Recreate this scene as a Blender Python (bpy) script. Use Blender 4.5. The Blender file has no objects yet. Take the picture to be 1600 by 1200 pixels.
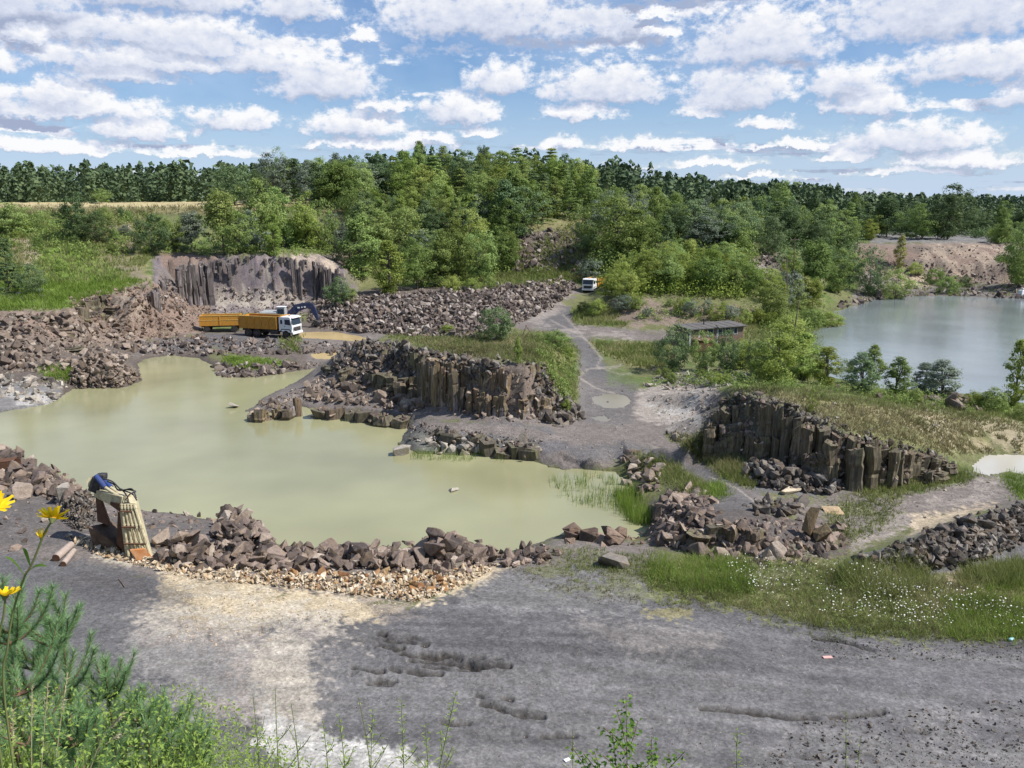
import bpy, bmesh, math, random
import numpy as np
from mathutils import Vector, Matrix, Euler
from mathutils.geometry import delaunay_2d_cdt

C = bpy.context.scene.collection
sc = bpy.context.scene
# ------------------------------------------------------------------ camera
CAMH, FPX, PITCH = 18.0, 1300.0, math.radians(12.2)
cam_d = bpy.data.cameras.new('camera'); cam = bpy.data.objects.new('camera', cam_d); C.objects.link(cam)
cam.location = (0, 0, CAMH); cam.rotation_euler = (math.radians(90) - PITCH, 0, 0)
cam_d.sensor_width = 36; cam_d.lens = 36 * FPX / 1600; cam_d.clip_start = 0.05; cam_d.clip_end = 9000
sc.camera = cam
# ------------------------------------------------------------------ light
SUNV = Vector((0.80, -0.20, 1.0)).normalized()
SUN_EL = math.asin(SUNV.z); SUN_AZ = math.atan2(SUNV.x, SUNV.y)      # azimuth from +Y towards +X
sun_d = bpy.data.lights.new('sun', 'SUN'); sun_d.energy = 4.8; sun_d.angle = math.radians(0.53); sun_d.color = (1.0, 0.955, 0.89)
sun = bpy.data.objects.new('sun', sun_d); C.objects.link(sun)
sun.rotation_euler = SUNV.to_track_quat('Z', 'Y').to_euler(); sun.location = (60, 0, 90)
sc.view_settings.view_transform = 'Standard'; sc.view_settings.look = 'None'
sc.view_settings.gamma = 1; sc.view_settings.use_curve_mapping = False; sc.view_settings.exposure = 0.42
sc.cycles.max_bounces = 6; sc.cycles.diffuse_bounces = 3; sc.cycles.transparent_max_bounces = 4
sc.cycles.transmission_bounces = 2; sc.cycles.glossy_bounces = 2

# ------------------------------------------------------------------ sky with clouds
def make_world():
    w = bpy.data.worlds.new('World'); sc.world = w; w.use_nodes = True
    nt = w.node_tree; N = nt.nodes; L = nt.links; N.clear()
    def m(op, a, b=None, c=None, clamp=False):
        n = N.new('ShaderNodeMath'); n.operation = op; n.use_clamp = clamp
        for k, v in enumerate((a, b, c)):
            if v is None: continue
            if isinstance(v, (int, float)): n.inputs[k].default_value = v
            else: L.new(v, n.inputs[k])
        return n.outputs[0]
    tc = N.new('ShaderNodeTexCoord'); sep = N.new('ShaderNodeSeparateXYZ'); L.new(tc.outputs['Generated'], sep.inputs[0])
    X, Y, Z = sep.outputs
    az = m('ARCTAN2', X, Y); el = m('ARCSINE', Z)
    # pixel-like units: 1 unit = 1/1300 rad
    U = m('MULTIPLY', az, 1300.0); V = m('MULTIPLY', el, 1300.0)
    # noise coordinates, squeezed towards the horizon like a flat cloud deck
    comb = N.new('ShaderNodeCombineXYZ'); L.new(m('MULTIPLY', U, 0.01), comb.inputs[0]); L.new(m('MULTIPLY', V, 0.014), comb.inputs[1])
    def noise(vec, scale, detail, rough, off=0.0):
        n = N.new('ShaderNodeTexNoise'); n.noise_dimensions = '3D'
        n.inputs['Scale'].default_value = scale; n.inputs['Detail'].default_value = detail; n.inputs['Roughness'].default_value = rough
        mp = N.new('ShaderNodeVectorMath'); mp.operation = 'ADD'; L.new(vec, mp.inputs[0]); mp.inputs[1].default_value = (off, off * 1.7, off * .3)
        L.new(mp.outputs[0], n.inputs['Vector']); return n
    # domain warp shared by both taps
    wn = noise(comb.outputs[0], 2.6, 7.0, 0.66)
    sc3 = N.new('ShaderNodeSeparateColor'); L.new(wn.outputs['Color'], sc3.inputs[0])
    wu = m('MULTIPLY', m('SUBTRACT', sc3.outputs[0], 0.5), 62.0)
    wv = m('MULTIPLY', m('SUBTRACT', sc3.outputs[1], 0.5), 44.0)
    # clouds: (px x, px y of the flat base, half width, height) in the sky as photographed, one pixel = 1/1300 rad
    cl = [(150,200,150,26),(330,110,120,40),(680,225,60,16),(1020,60,30,12),(45,72,130,85),(290,48,165,70),(490,55,70,50),(750,66,185,75),(1060,24,120,45),(95,112,34,28),(290,100,170,45),(250,135,190,36),
          (580,88,26,20),(1022,84,24,20),(1170,108,125,75),(525,156,95,60),(785,148,62,42),(945,160,125,52),(1140,168,95,62),(1300,165,70,45),
          (1330,189,85,32),(1440,84,175,95),(1500,150,140,50),(1575,188,52,38),(130,183,75,34),(25,147,48,38),(215,153,90,34),(20,190,55,30),
          (385,208,75,32),(565,211,95,32),(605,182,55,20),(720,192,75,38),(240,224,85,30),(1180,211,52,20),(1080,190,45,20),(900,190,70,24),
          (990,236,65,18),(880,233,45,20),(1400,240,120,42),(1310,256,55,18),(1480,264,110,22),(1420,278,85,12),(750,216,45,16),(80,246,150,18),
          (330,250,110,14),(600,234,130,18),(1100,262,90,12),(1590,70,60,70),(430,130,100,40),(1240,235,60,9),(1180,280,60,7)]
    random.seed(5)
    def field(u, v):
        acc = None
        for (cx, cy, rx, ry) in cl:
            dx = m('MULTIPLY', m('SUBTRACT', u, math.atan((cx - 800) / FPX) * 1300), 1.0 / rx)
            a2 = m('SUBTRACT', v, 319.0 - cy)
            dy = m('MAXIMUM', m('MULTIPLY', a2, 1.0 / ry), m('MULTIPLY', a2, -3.2 / ry))
            r2 = m('ADD', m('MULTIPLY', dx, dx), m('MULTIPLY', dy, dy))
            f = m('SUBTRACT', 1.0, r2)
            acc = f if acc is None else m('MAXIMUM', acc, f)
        return acc
    u1 = m('ADD', U, wu); v1 = m('ADD', V, wv)
    f1 = m('MAXIMUM', field(u1, v1), -2.0)
    f2 = m('MAXIMUM', field(m('ADD', u1, 7.0), m('ADD', v1, 13.0)), -2.0)
    det = noise(comb.outputs[0], 5.0, 7.0, 0.62, 3.1)
    dn = m('SUBTRACT', det.outputs['Fac'], 0.5)
    # clouds in the rest of the sky: the same broken deck, from noise alone
    zz = m('ADD', m('MAXIMUM', Z, 0.0), 0.045); c2 = N.new('ShaderNodeCombineXYZ'); L.new(m('DIVIDE', X, zz), c2.inputs[0]); L.new(m('DIVIDE', Y, zz), c2.inputs[1])
    gen = noise(c2.outputs[0], 0.62, 7.0, 0.60, 9.4)
    gf = m('MULTIPLY', m('SUBTRACT', gen.outputs['Fac'], 0.545), 8.0)
    F = m('ADD', m('MAXIMUM', f1, gf), m('MULTIPLY', dn, 2.4))
    mr = N.new('ShaderNodeMapRange'); mr.interpolation_type = 'SMOOTHSTEP'
    L.new(F, mr.inputs[0]); mr.inputs[1].default_value = -0.28; mr.inputs[2].default_value = 0.75
    # thin veil
    veil = noise(comb.outputs[0], 0.35, 4.0, 0.55, 21.0)
    vm = N.new('ShaderNodeMapRange'); L.new(veil.outputs['Fac'], vm.inputs[0]); vm.inputs[1].default_value = .30; vm.inputs[2].default_value = .62; vm.inputs[4].default_value = .46
    low = N.new('ShaderNodeMapRange'); L.new(el, low.inputs[0]); low.inputs[1].default_value = 0.0; low.inputs[2].default_value = 0.16; low.inputs[3].default_value = .85; low.inputs[4].default_value = .0
    vv = m('MAXIMUM', vm.outputs[0], low.outputs[0])
    alpha = m('MAXIMUM', mr.outputs[0], vv)
    # shading: bright where the cloud thins towards the sun, grey under
    grad = m('SUBTRACT', f1, f2)
    sh = m('ADD', 0.50, m('MULTIPLY', grad, 0.80), clamp=True)
    thick = m('MULTIPLY', m('MAXIMUM', m('SUBTRACT', F, .55), 0.0), .22)
    sh = m('SUBTRACT', m('ADD', sh, m('MULTIPLY', dn, 1.3)), thick, clamp=True)
    ramp = N.new('ShaderNodeValToRGB'); L.new(sh, ramp.inputs[0])
    e = ramp.color_ramp.elements
    e[0].position = 0.0; e[0].color = (.36, .42, .58, 1); e[1].position = .82; e[1].color = (.93, .935, .955, 1)
    q = e.new(.42); q.color = (.64, .69, .82, 1)
    # veil colour where there is no thick cloud
    mixc = N.new('ShaderNodeMix'); mixc.data_type = 'RGBA'; L.new(mr.outputs[0], mixc.inputs[0])
    mixc.inputs[6].default_value = (.58, .70, .91, 1); L.new(ramp.outputs[0], mixc.inputs[7])
    sky = N.new('ShaderNodeTexSky'); sky.sky_type = 'NISHITA'; sky.sun_disc = False
    sky.sun_elevation = SUN_EL; sky.sun_rotation = SUN_AZ; sky.air_density = 1.0; sky.dust_density = 0.6; sky.ozone_density = 2.5
    tint = N.new('ShaderNodeMix'); tint.data_type = 'RGBA'; tint.blend_type = 'MULTIPLY'; tint.inputs[0].default_value = 1
    L.new(sky.outputs[0], tint.inputs[6]); tint.inputs[7].default_value = (.72, .95, 1.22, 1)
    b1 = N.new('ShaderNodeBackground'); L.new(tint.outputs[2], b1.inputs[0]); b1.inputs[1].default_value = 0.074
    b2 = N.new('ShaderNodeBackground'); L.new(mixc.outputs[2], b2.inputs[0]); b2.inputs[1].default_value = 0.78
    ms = N.new('ShaderNodeMixShader'); L.new(alpha, ms.inputs[0]); L.new(b1.outputs[0], ms.inputs[1]); L.new(b2.outputs[0], ms.inputs[2])
    out = N.new('ShaderNodeOutputWorld'); L.new(ms.outputs[0], out.inputs[0])
    w.cycles.sampling_method = 'MANUAL'; w.cycles.sample_map_resolution = 512
make_world()

# ------------------------------------------------------------------ numpy helpers
def _h(ix, iy, iz, seed):
    h = (ix.astype(np.int64) * 374761393 + iy.astype(np.int64) * 668265263 + iz.astype(np.int64) * 2147483647 + seed * 974711) & 0xffffffff
    h = ((h ^ (h >> 13)) * 1274126177) & 0xffffffff
    h = (h ^ (h >> 16)) & 0xffffff
    return h / float(0xffffff)
def vnoise(x, y, seed=0, z=None):
    x = np.asarray(x, float); y = np.asarray(y, float)
    x0 = np.floor(x); y0 = np.floor(y); fx = x - x0; fy = y - y0
    fx = fx * fx * (3 - 2 * fx); fy = fy * fy * (3 - 2 * fy)
    zz = np.zeros_like(x0)
    a = _h(x0, y0, zz, seed); b = _h(x0 + 1, y0, zz, seed); c = _h(x0, y0 + 1, zz, seed); d = _h(x0 + 1, y0 + 1, zz, seed)
    return (a + (b - a) * fx) * (1 - fy) + (c + (d - c) * fx) * fy
def fbm(x, y, seed=0, oct=4, gain=.5):
    s = 0; a = 1; t = 0
    for k in range(oct):
        s = s + a * (vnoise(x * 2 ** k + 17.3 * k, y * 2 ** k - 9.1 * k, seed + k) * 2 - 1); t += a; a *= gain
    return s / t
def sstep(a, b, x):
    t = np.clip((x - a) / (b - a), 0, 1); return t * t * (3 - 2 * t)

cp, sp = math.cos(PITCH), math.sin(PITCH)
def dirpx(px, py):
    u = (px - 800) / FPX; v = -(py - 600) / FPX
    return u, cp + v * sp, -sp + v * cp           # x, y, z of the ray
def W(px, py, z):                                  # pixel + height -> ground plan point
    x, y, k = dirpx(px, py)
    t = (z - CAMH) / k
    return x * t, y * t, z
def Dp(px, py, d):                                 # pixel + distance along y
    x, y, k = dirpx(px, py); t = d / y
    return x * t, d, CAMH + k * t
def Dz(px, d, z):
    yc = d * cp - (z - CAMH) * sp                  # depth along the view axis
    return (px - 800) / FPX * yc, d, z
def proj(X, Y, Z):
    dz = Z - CAMH
    dep = Y * cp - dz * sp; up = Y * sp + dz * cp
    dd = np.where(dep > 0.05, dep, 0.05)
    return 800 + FPX * X / dd, 600 - FPX * up / dd, dep

def inpoly(px, py, poly):
    px = np.asarray(px, float); py = np.asarray(py, float)
    r = np.zeros(px.shape, bool); n = len(poly)
    for i in range(n):
        x1, y1 = poly[i]; x2, y2 = poly[(i + 1) % n]
        if y1 == y2: continue
        c = ((y1 > py) != (y2 > py)) & (px < (x2 - x1) * (py - y1) / (y2 - y1) + x1)
        r ^= c
    return r
def sdist(px, py, poly, closed=True):              # + inside
    d = np.full(np.shape(px), 1e18); n = len(poly)
    for i in range(n if closed else n - 1):
        x1, y1 = poly[i]; x2, y2 = poly[(i + 1) % n]
        dx, dy = x2 - x1, y2 - y1; l2 = dx * dx + dy * dy + 1e-12
        t = np.clip(((px - x1) * dx + (py - y1) * dy) / l2, 0, 1)
        d = np.minimum(d, (px - x1 - t * dx) ** 2 + (py - y1 - t * dy) ** 2)
    d = np.sqrt(d)
    return np.where(inpoly(px, py, poly), d, -d) if closed else d

def tag(o, label=None, cat=None, group=None, kind=None):
    if label: o['label'] = label
    if cat: o['category'] = cat
    if group: o['group'] = group
    if kind: o['kind'] = kind
    return o
def link(o, parent=None):
    C.objects.link(o)
    if parent is not None: o.parent = parent
    return o
def empty(name, loc, rz=0, parent=None):
    o = bpy.data.objects.new(name, None); o.location = loc; o.rotation_euler = (0, 0, rz); o.empty_display_size = .3
    return link(o, parent)
def mesh_np(name, V, F, mat=None, smooth=False, attrs=None, parent=None, obj=True):
    """V (n,3); F (m,3) or (m,4) index array; attrs: name -> per-vertex float array or (n,3) colours"""
    V = np.asarray(V, np.float32); F = np.asarray(F, np.int32)
    me = bpy.data.meshes.new(name)
    k = F.shape[1]
    me.vertices.add(len(V)); me.vertices.foreach_set('co', V.ravel())
    me.loops.add(F.size); me.loops.foreach_set('vertex_index', F.ravel())
    me.polygons.add(len(F)); me.polygons.foreach_set('loop_start', np.arange(0, F.size, k, dtype=np.int32))
    me.polygons.foreach_set('loop_total', np.full(len(F), k, np.int32))
    me.polygons.foreach_set('use_smooth', np.full(len(F), bool(smooth)))
    if attrs:
        for an, av in attrs.items():
            av = np.asarray(av, np.float32)
            if av.ndim == 2:
                a = me.attributes.new(an, 'FLOAT_COLOR', 'POINT')
                a.data.foreach_set('color', np.concatenate([av, np.ones((len(av), 1), np.float32)], 1).ravel())
            else:
                a = me.attributes.new(an, 'FLOAT', 'POINT'); a.data.foreach_set('value', av)
    if mat: me.materials.append(mat)
    me.update(calc_edges=True)
    if not obj: return me
    return link(bpy.data.objects.new(name, me), parent)

# ------------------------------------------------------------------ material helpers
def newmat(name):
    mt = bpy.data.materials.new(name); mt.use_nodes = True
    nt = mt.node_tree; b = nt.nodes['Principled BSDF']
    b.inputs['Specular IOR Level'].default_value = .25
    return mt, nt, nt.nodes, nt.links, b
def nnoise(N, L, scale, detail=4, rough=.6, vec=None, coord='Object'):
    if vec is None:
        tc = N.new('ShaderNodeTexCoord'); vec = tc.outputs[coord]
    n = N.new('ShaderNodeTexNoise'); n.inputs['Scale'].default_value = scale; n.inputs['Detail'].default_value = detail
    n.inputs['Roughness'].default_value = rough; L.new(vec, n.inputs['Vector']); return n
def nmix(N, L, fac, a, b, blend='MIX'):
    n = N.new('ShaderNodeMix'); n.data_type = 'RGBA'; n.blend_type = blend
    for i, v in ((0, fac), (6, a), (7, b)):
        if isinstance(v, (int, float)): n.inputs[i].default_value = v
        elif isinstance(v, tuple): n.inputs[i].default_value = (*v, 1) if len(v) == 3 else v
        else: L.new(v, n.inputs[i])
    return n.outputs[2]
def nramp(N, L, fac, stops):
    r = N.new('ShaderNodeValToRGB'); e = r.color_ramp.elements
    while len(e) < len(stops): e.new(.5)
    for k, (p, c) in enumerate(stops):
        e[k].position = p; e[k].color = (*c, 1) if len(c) == 3 else c
    L.new(fac, r.inputs[0]); return r.outputs[0]
def nmap(N, L, v, a, b, c=0., d=1.):
    n = N.new('ShaderNodeMapRange'); L.new(v, n.inputs[0])
    for i, x in enumerate((a, b, c, d)): n.inputs[i + 1].default_value = x
    return n.outputs[0]
def bump(N, L, b, h, strength=.5, dist=.1):
    n = N.new('ShaderNodeBump'); n.inputs['Strength'].default_value = strength; n.inputs['Distance'].default_value = dist
    L.new(h, n.inputs['Height']); L.new(n.outputs[0], b.inputs['Normal'])
# ------------------------------------------------------------------ terrain: break lines of the quarry, then a triangulated surface
POND = [(-150,700),(0,697),(30,712),(95,752),(150,786),(235,800),(290,806),(335,812),(395,822),(425,850),(480,858),(540,864),(600,864),(660,858),(740,862),
        (790,864),(835,850),(872,836),(920,838),(960,838),(1003,842),(1022,822),(1008,800),(990,786),(984,765),(974,746),(960,737),(880,734),(840,724),(818,714),
        (770,708),(700,712),(650,708),(622,694),(636,668),(648,654),(600,651),(545,646),(490,640),(468,634),(440,646),(384,643),(415,621),(455,600),(488,586),
        (518,573),(480,577),(440,584),(400,590),(346,590),(341,578),(330,570),(310,560),(270,555),(230,560),(214,570),(222,596),(190,606),(110,607),(85,628),
        (60,635),(0,645),(-150,652)]
LAKE = [(1365,468),(1330,479),(1302,487),(1312,500),(1322,508),(1272,514),(1262,530),(1272,560),(1295,588),(1380,608),(1450,612),(1520,618),(1600,630),(1750,645),
        (1950,650),(1950,472),(1600,467),(1500,463),(1440,461),(1400,466)]
LAKEZ = 1.0
PUD = [  # polygon, water height, kind
    ([(466,519),(520,518),(560,525),(600,533),(600,536),(520,531),(470,528)], .62, 'tan'),
    ([(484,553),(545,549),(572,552),(540,562),(492,561)], .5, 'tan'),
    ([(925,620),(950,615),(978,618),(987,628),(975,637),(945,638),(928,632)], .85, 'clear'),
    ([(926,652),(945,650),(953,655),(945,659),(928,657)], .8, 'clear'),
    ([(1047,700),(1068,700),(1082,713),(1068,716),(1052,710)], .9, 'clear'),
    ([(1020,696),(1040,701),(1046,706),(1026,703)], .9, 'clear'),
    ([(1521,728),(1540,712),(1575,709),(1660,715),(1660,742),(1600,741),(1575,736),(1545,743),(1524,738)], 1.55, 'white'),
]
pts = []; edges = []
def ln(pl, f=None, close=False):
    s = len(pts)
    for p in pl: pts.append(p)
    n = len(pl)
    for i in range(n - 1): edges.append((s + i, s + i + 1))
    if close: edges.append((s + n - 1, s))
def z_(*a): return [W(px, py, z) for (px, py, z) in a]
def d_(*a): return [Dp(*t) for t in a]
def w_(*a): return list(a)
ln([W(x, y, 0) for x, y in POND], close=True)
ln([W(x, y, LAKEZ) for x, y in LAKE], close=True)
def single(l): pts.extend(l)
# pond and lake beds
single(z_((40,670,-1.5),(150,650,-2),(250,620,-2),(300,590,-1.5),(260,575,-1),(200,720,-2.5),(350,700,-3),(500,700,-3),(350,620,-2),(430,800,-2),(600,760,-3),
          (750,780,-3),(850,790,-2),(900,760,-1.2),(950,780,-1),(470,590,-.6),(600,700,-2)))
single(z_((1320,530,-1),(1400,500,-2),(1500,480,-2),(1500,550,-3),(1650,600,-2),(1350,580,-1),(1450,590,-1)))
# near platform and berm
ln(z_((-150,735,1.3),(0,720,1.2),(50,742,1.5),(100,770,1.5),(150,800,1.5),(240,822,1.3),(320,836,1.3),(365,838,1.7),(420,872,1.2),(480,880,1.2),(540,882,1.1),(640,876,1.3),
      (700,868,1.5),(760,878,1.0),(820,868,.8),(870,850,.7),(920,850,.7),(960,850,.7),(1008,856,.7)))
ln(z_((-150,800,1.7),(0,810,1.6),(100,850,1.6),(200,880,1.5),(300,897,1.4),(400,912,1.3),(540,934,1.2),(640,938,1.2),(740,905,1.2),(800,888,1.2),(880,884,1.2),(960,895,1.3),(1030,885,1.3)))
single(z_((-150,960,1.5),(100,950,1.5),(300,960,1.5),(500,985,1.45),(700,980,1.4),(900,960,1.4),(1100,950,1.4),(1300,960,1.4),(1500,960,1.5),(1750,960,1.6),
          (-300,1080,1.5),(100,1080,1.5),(400,1080,1.45),(700,1080,1.4),(1000,1080,1.4),(1300,1080,1.5),(1600,1080,1.6),(1900,1080,1.8),
          (900,985,1.7),(1000,1000,1.75),(1080,1010,1.7)))
single(w_((-14,19.5,1.6),(-7,19.5,1.5),(-3,19.5,1.5),(0,19.5,1.5),(4,19.5,1.5),(9,19.5,1.6),(15,19.5,1.8)))
# the bank the photographer stands on
single(w_((0,-3,16.6),(-3,-2,16.6),(3,-2,16.4),(-1,0,16.5),(1.2,0,16.4),(-2.5,1.2,16.35),(0,1.2,16.2),(2.4,1,16.1),(-2.6,2.6,15.95),(-1.2,2.9,15.75),(-.2,2.8,15.5),(.8,2.7,15.3),(2,2.4,15.2),
          (-3.4,4.0,15.2),(-2.0,4.2,14.6),(-.8,4.0,14.2),(.6,4,13.9),(2.5,4,13.6),(-5,5,14.6),(-3,6,12.6),(0,6,11.7),(3,6,11.3),(-7,9,9.5),(-3,9,8.6),(0,10,7.2),(4,10,7.2),
          (-8,14,4.2),(-3,15,3),(0,16,2.4),(5,16,2.6),(-16,12,9),(-16,5,15),(10,3,15),(12,10,9),(14,15,5),(25,5,16),(28,15,12),(30,22,6),(-30,5,16),(-30,15,12),(-32,24,6)))
# left near side outside the frame
single(w_((-40,30,4),(-48,42,2),(-60,60,3),(-75,75,4),(-90,95,7),(-110,110,9),(-130,120,12)))
# left far shore and cliffs
single(z_((0,632,.35),(55,620,.45),(100,604,.45),(0,600,.9),(-150,625,.6),(-150,600,1.2)))
ln(z_((112,600,.6),(128,575,1.8),(150,562,2.6),(175,560,2.3),(200,577,1.4),(215,592,.5)))
ln(z_((-150,580,1.2),(0,574,1.2),(60,565,1.3),(110,556,1.5),(150,540,1.5),(190,530,1.6),(235,524,1.6),(290,520,1.4)))
ln(z_((-150,492,5.8),(0,490,5.8),(50,488,5.8),(108,485,5.9),(118,470,6.4),(165,460,6.6),(215,462,6.6),(236,440,7.6),(250,405,9.4),(330,402,9.65),(380,396,10.25),(440,398,10.05),(500,405,9.3),
      (526,420,7.9),(545,448,5.4),(562,462,3.8)))
ln(z_((262,462,3.6),(300,480,2.6),(340,476,2.4),(420,479,2.1),(480,478,2.0),(520,476,2.2),(545,470,2.8)))
single(z_((200,490,3.8),(250,490,3.2),(160,500,3.6),(60,530,3.4),(0,530,3.4),(110,525,3.0)))
single(z_((250,500,2.4),(310,497,1.6),(320,520,.9),(400,524,.85),(460,516,.75),(480,500,1.1),(440,500,1.2),(380,498,1.3)))
single(z_((240,540,.9),(330,540,.9),(450,541,.8),(530,541,.7),(330,552,.6),(400,556,.6),(500,564,.45),(430,568,.55),(370,575,.45)))
# rubble field
ln(z_((500,514,.9),(560,516,.9),(620,521,.9),(700,524,1.0),(800,512,1.4),(850,492,1.8),(880,468,2.8)))
ln(z_((560,480,2.6),(600,468,3.6),(680,462,4.2),(760,457,4.4),(850,447,4.3),(885,443,4.2)))
single(z_((520,480,2.0),(560,500,1.6),(650,495,2.4),(740,490,2.8),(820,475,3.2)))
ln(d_((590,438,148),(700,440,148),(800,435,152),(880,432,152)))
# hollow on the left and slope up to the field
single(z_((0,478,6),(110,476,6.2),(180,452,7)))
single(d_((-150,430,115),(0,430,118),(100,440,113),(200,430,121),(-150,370,135),(0,378,140),(100,370,141),(200,372,145),(-150,335,155),(0,332,158),(100,326,162),(200,326,166),
          (300,326,170),(400,326,175),(500,328,176),(310,388,148),(400,382,150),(490,388,150),(350,350,160),(450,350,160),(545,405,152),(560,380,160)))
single(d_((-300,317,220),(0,317.2,220),(200,317.2,220),(400,317.2,225),(560,322,200),(-300,316,290),(100,316,290),(400,314,290)))
# central wooded hill
single(d_((600,395,158),(680,398,157),(760,392,159),(600,360,166),(680,365,164),(760,360,168),(600,335,176),(700,335,176),(800,335,178),(560,300,198),(650,292,200),(750,290,202),
          (850,298,200),(900,322,195),(440,310,200),(500,300,205),(650,285,230),(800,288,230),(950,318,230),(380,314,215),(660,290,280),(850,296,280)))
single(d_((830,425,152),(900,425,151),(815,398,158),(845,360,168),(908,362,166),(870,350,172),(930,402,152),(1000,402,152),(950,350,185),(1000,352,190),(1045,322,235),(1100,352,215),(1200,372,200),(1200,352,240)))
# mound between road and lake
ln(z_((892,490,2.0),(930,500,2.1),(1000,506,2.1),(1060,508,2.1),(1120,508,2.0),(1170,512,1.8)))
ln(z_((925,476,2.3),(922,466,2.6),(920,460,2.9)))
ln(d_((955,470,119.5),(1000,470,118.5),(1050,472,118),(1110,470,118),(1160,478,117)))
single(d_((962,442,126),(1000,430,127),(1050,425,128),(1110,430,127),(1150,448,124),(1000,418,136),(1100,418,138)))
single(d_((1160,385,170),(1165,402,160),(1190,438,142),(1250,452,140),(1215,470,128)))
single(z_((1245,490,1.5),(1220,518,1.3),(1180,540,1.2),(1235,560,1.3),(1250,590,1.5),(1130,550,1.2),(1070,545,1.2)))
# road
single(z_((908,459,3),(935,450,3.4),(860,490,1.8),(820,505,1.5),(880,520,1.5),(925,538,1.3),(1000,528,1.4),(1050,525,1.5),(960,560,1.1),(940,585,1),(930,605,.9),(970,600,.9),
          (1010,590,1.0),(1050,570,1.1),(960,640,.85),(910,640,.9),(900,680,.9),(960,690,.9),(1030,670,.9),(1090,655,1.0),(1000,620,.9),(1080,610,1.1),(870,705,.7),(920,720,.6),
          (990,718,.8),(1060,735,1.1),(1110,755,1.6),(1080,700,1.0),(1100,725,1.3),(1000,762,.6)))
# left mesa
MESA_L = [(565,535,4.8),(610,538,5),(650,545,5.3),(700,558,5.5),(760,568,5.5),(820,573,5.5),(846,566,5.6)]
ln(z_(*MESA_L))
ln(z_((858,540,4.6),(868,522,4.2)))
single(z_((600,527,5),(700,521,5),(790,519,4.9),(700,538,5.3),(800,545,5.4),(555,531,4.2)))
ln(z_((505,588,1.4),(530,600,1.5),(560,604,1.5),(620,613,1.4),(680,622,1.4),(710,642,1.3),(760,655,1.3),(820,661,1.3),(852,652,1.2),(905,652,.9)))
single(z_((515,560,2.6),(540,545,3.8)))
ln(z_((905,590,1.2),(908,560,1.3),(905,535,1.4)))
single(z_((895,545,2.6),(880,580,2.4)))
ln([Dz(540,90,.8), Dz(600,92,.9), Dz(700,96,.9), Dz(800,98,1.2), Dz(870,99,1.4)])
# terrace and spits in front of it
single(z_((400,637,.5),(430,630,.7),(480,626,1.0),(540,630,1.1),(600,636,1.1),(645,643,1.1),(500,602,1.3),(470,612,.9),(700,652,1.1)))
single(z_((665,662,1.2),(720,666,1.3),(780,672,1.2),(840,676,1.1),(690,690,.3),(740,697,.3),(800,700,.3)))
ln(z_((655,672,1.0),(690,670,1.25),(740,680,1.25),(800,688,1.15),(845,696,.9)))
# right mesa
MESA_R = [(1112,648,4.35),(1130,622,5.5),(1160,612,6.1),(1230,636,5.75),(1320,676,4.85),(1400,690,4.15),(1440,700,3.5),(1475,714,2.6)]
ln(z_(*MESA_R))
ln(z_((1096,690,1.7),(1120,702,2.0),(1150,714,2.1),(1225,730,2.1),(1310,756,1.8),(1380,752,1.8),(1440,742,1.8),(1490,732,1.8)))
single(z_((1250,612,5.6),(1400,645,4.1),(1500,675,2.9),(1600,692,2.2),(1200,600,5.0),(1350,614,3.9),(1480,632,2.6),(1600,655,2.0),(1750,700,2.0),(1750,665,1.9),(1140,603,3.6),(1155,594,2.4),(1100,600,1.3)))
# right shelf
ln(z_((1015,790,.7),(1040,790,1.4),(1080,802,2.1),(1130,810,2.35),(1190,822,2.2),(1250,826,1.9),(1320,830,1.6)))
ln(z_((1015,852,.7),(1080,862,.95),(1130,866,1),(1190,868,1.1),(1260,870,1.2),(1320,874,1.35)))
single(z_((1120,762,1.7),(1180,785,1.9),(1060,755,1.2),(1020,745,.9),(1250,775,1.5),(1330,800,1.4)))
# front right
ln(z_((1340,880,1.9),(1400,858,2.4),(1480,830,2.8),(1560,805,3.0),(1650,790,3.2),(1800,770,3.2)))
ln(z_((1330,866,1.4),(1400,838,1.4),(1480,808,1.4),(1560,785,1.5),(1650,768,1.6),(1800,750,1.7)))
ln(z_((1400,900,1.4),(1500,890,1.5),(1620,870,1.6),(1800,850,1.7)))
single(z_((1100,905,1.35),(1300,900,1.4),(1290,860,1.4),(1400,800,1.4),(1500,760,1.5),(1560,750,1.6)))
# far bank of the lake and quarry wall beyond
single(z_((1370,460,2.2),(1420,452,2.2),(1500,452,2.0),(1560,456,2),(1620,456,2.2),(1340,465,2.5)))
ln(d_((1350,384,195),(1400,380,196),(1450,379,196),(1500,379,197),(1570,383,197),(1700,384,197)))
ln(d_((1340,400,189),(1400,402,189.5),(1440,404,189),(1480,405,189),(1520,412,187),(1570,406,187),(1700,410,187)))
ln(d_((1340,412,187),(1405,430,186),(1480,432,186),(1530,440,184),(1580,440,184),(1700,440,184)))
single(d_((1300,425,165),(1290,400,178),(1260,380,195),(1380,366,225),(1480,366,225),(1600,368,225),(1300,366,225),(1800,366,225)))
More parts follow.
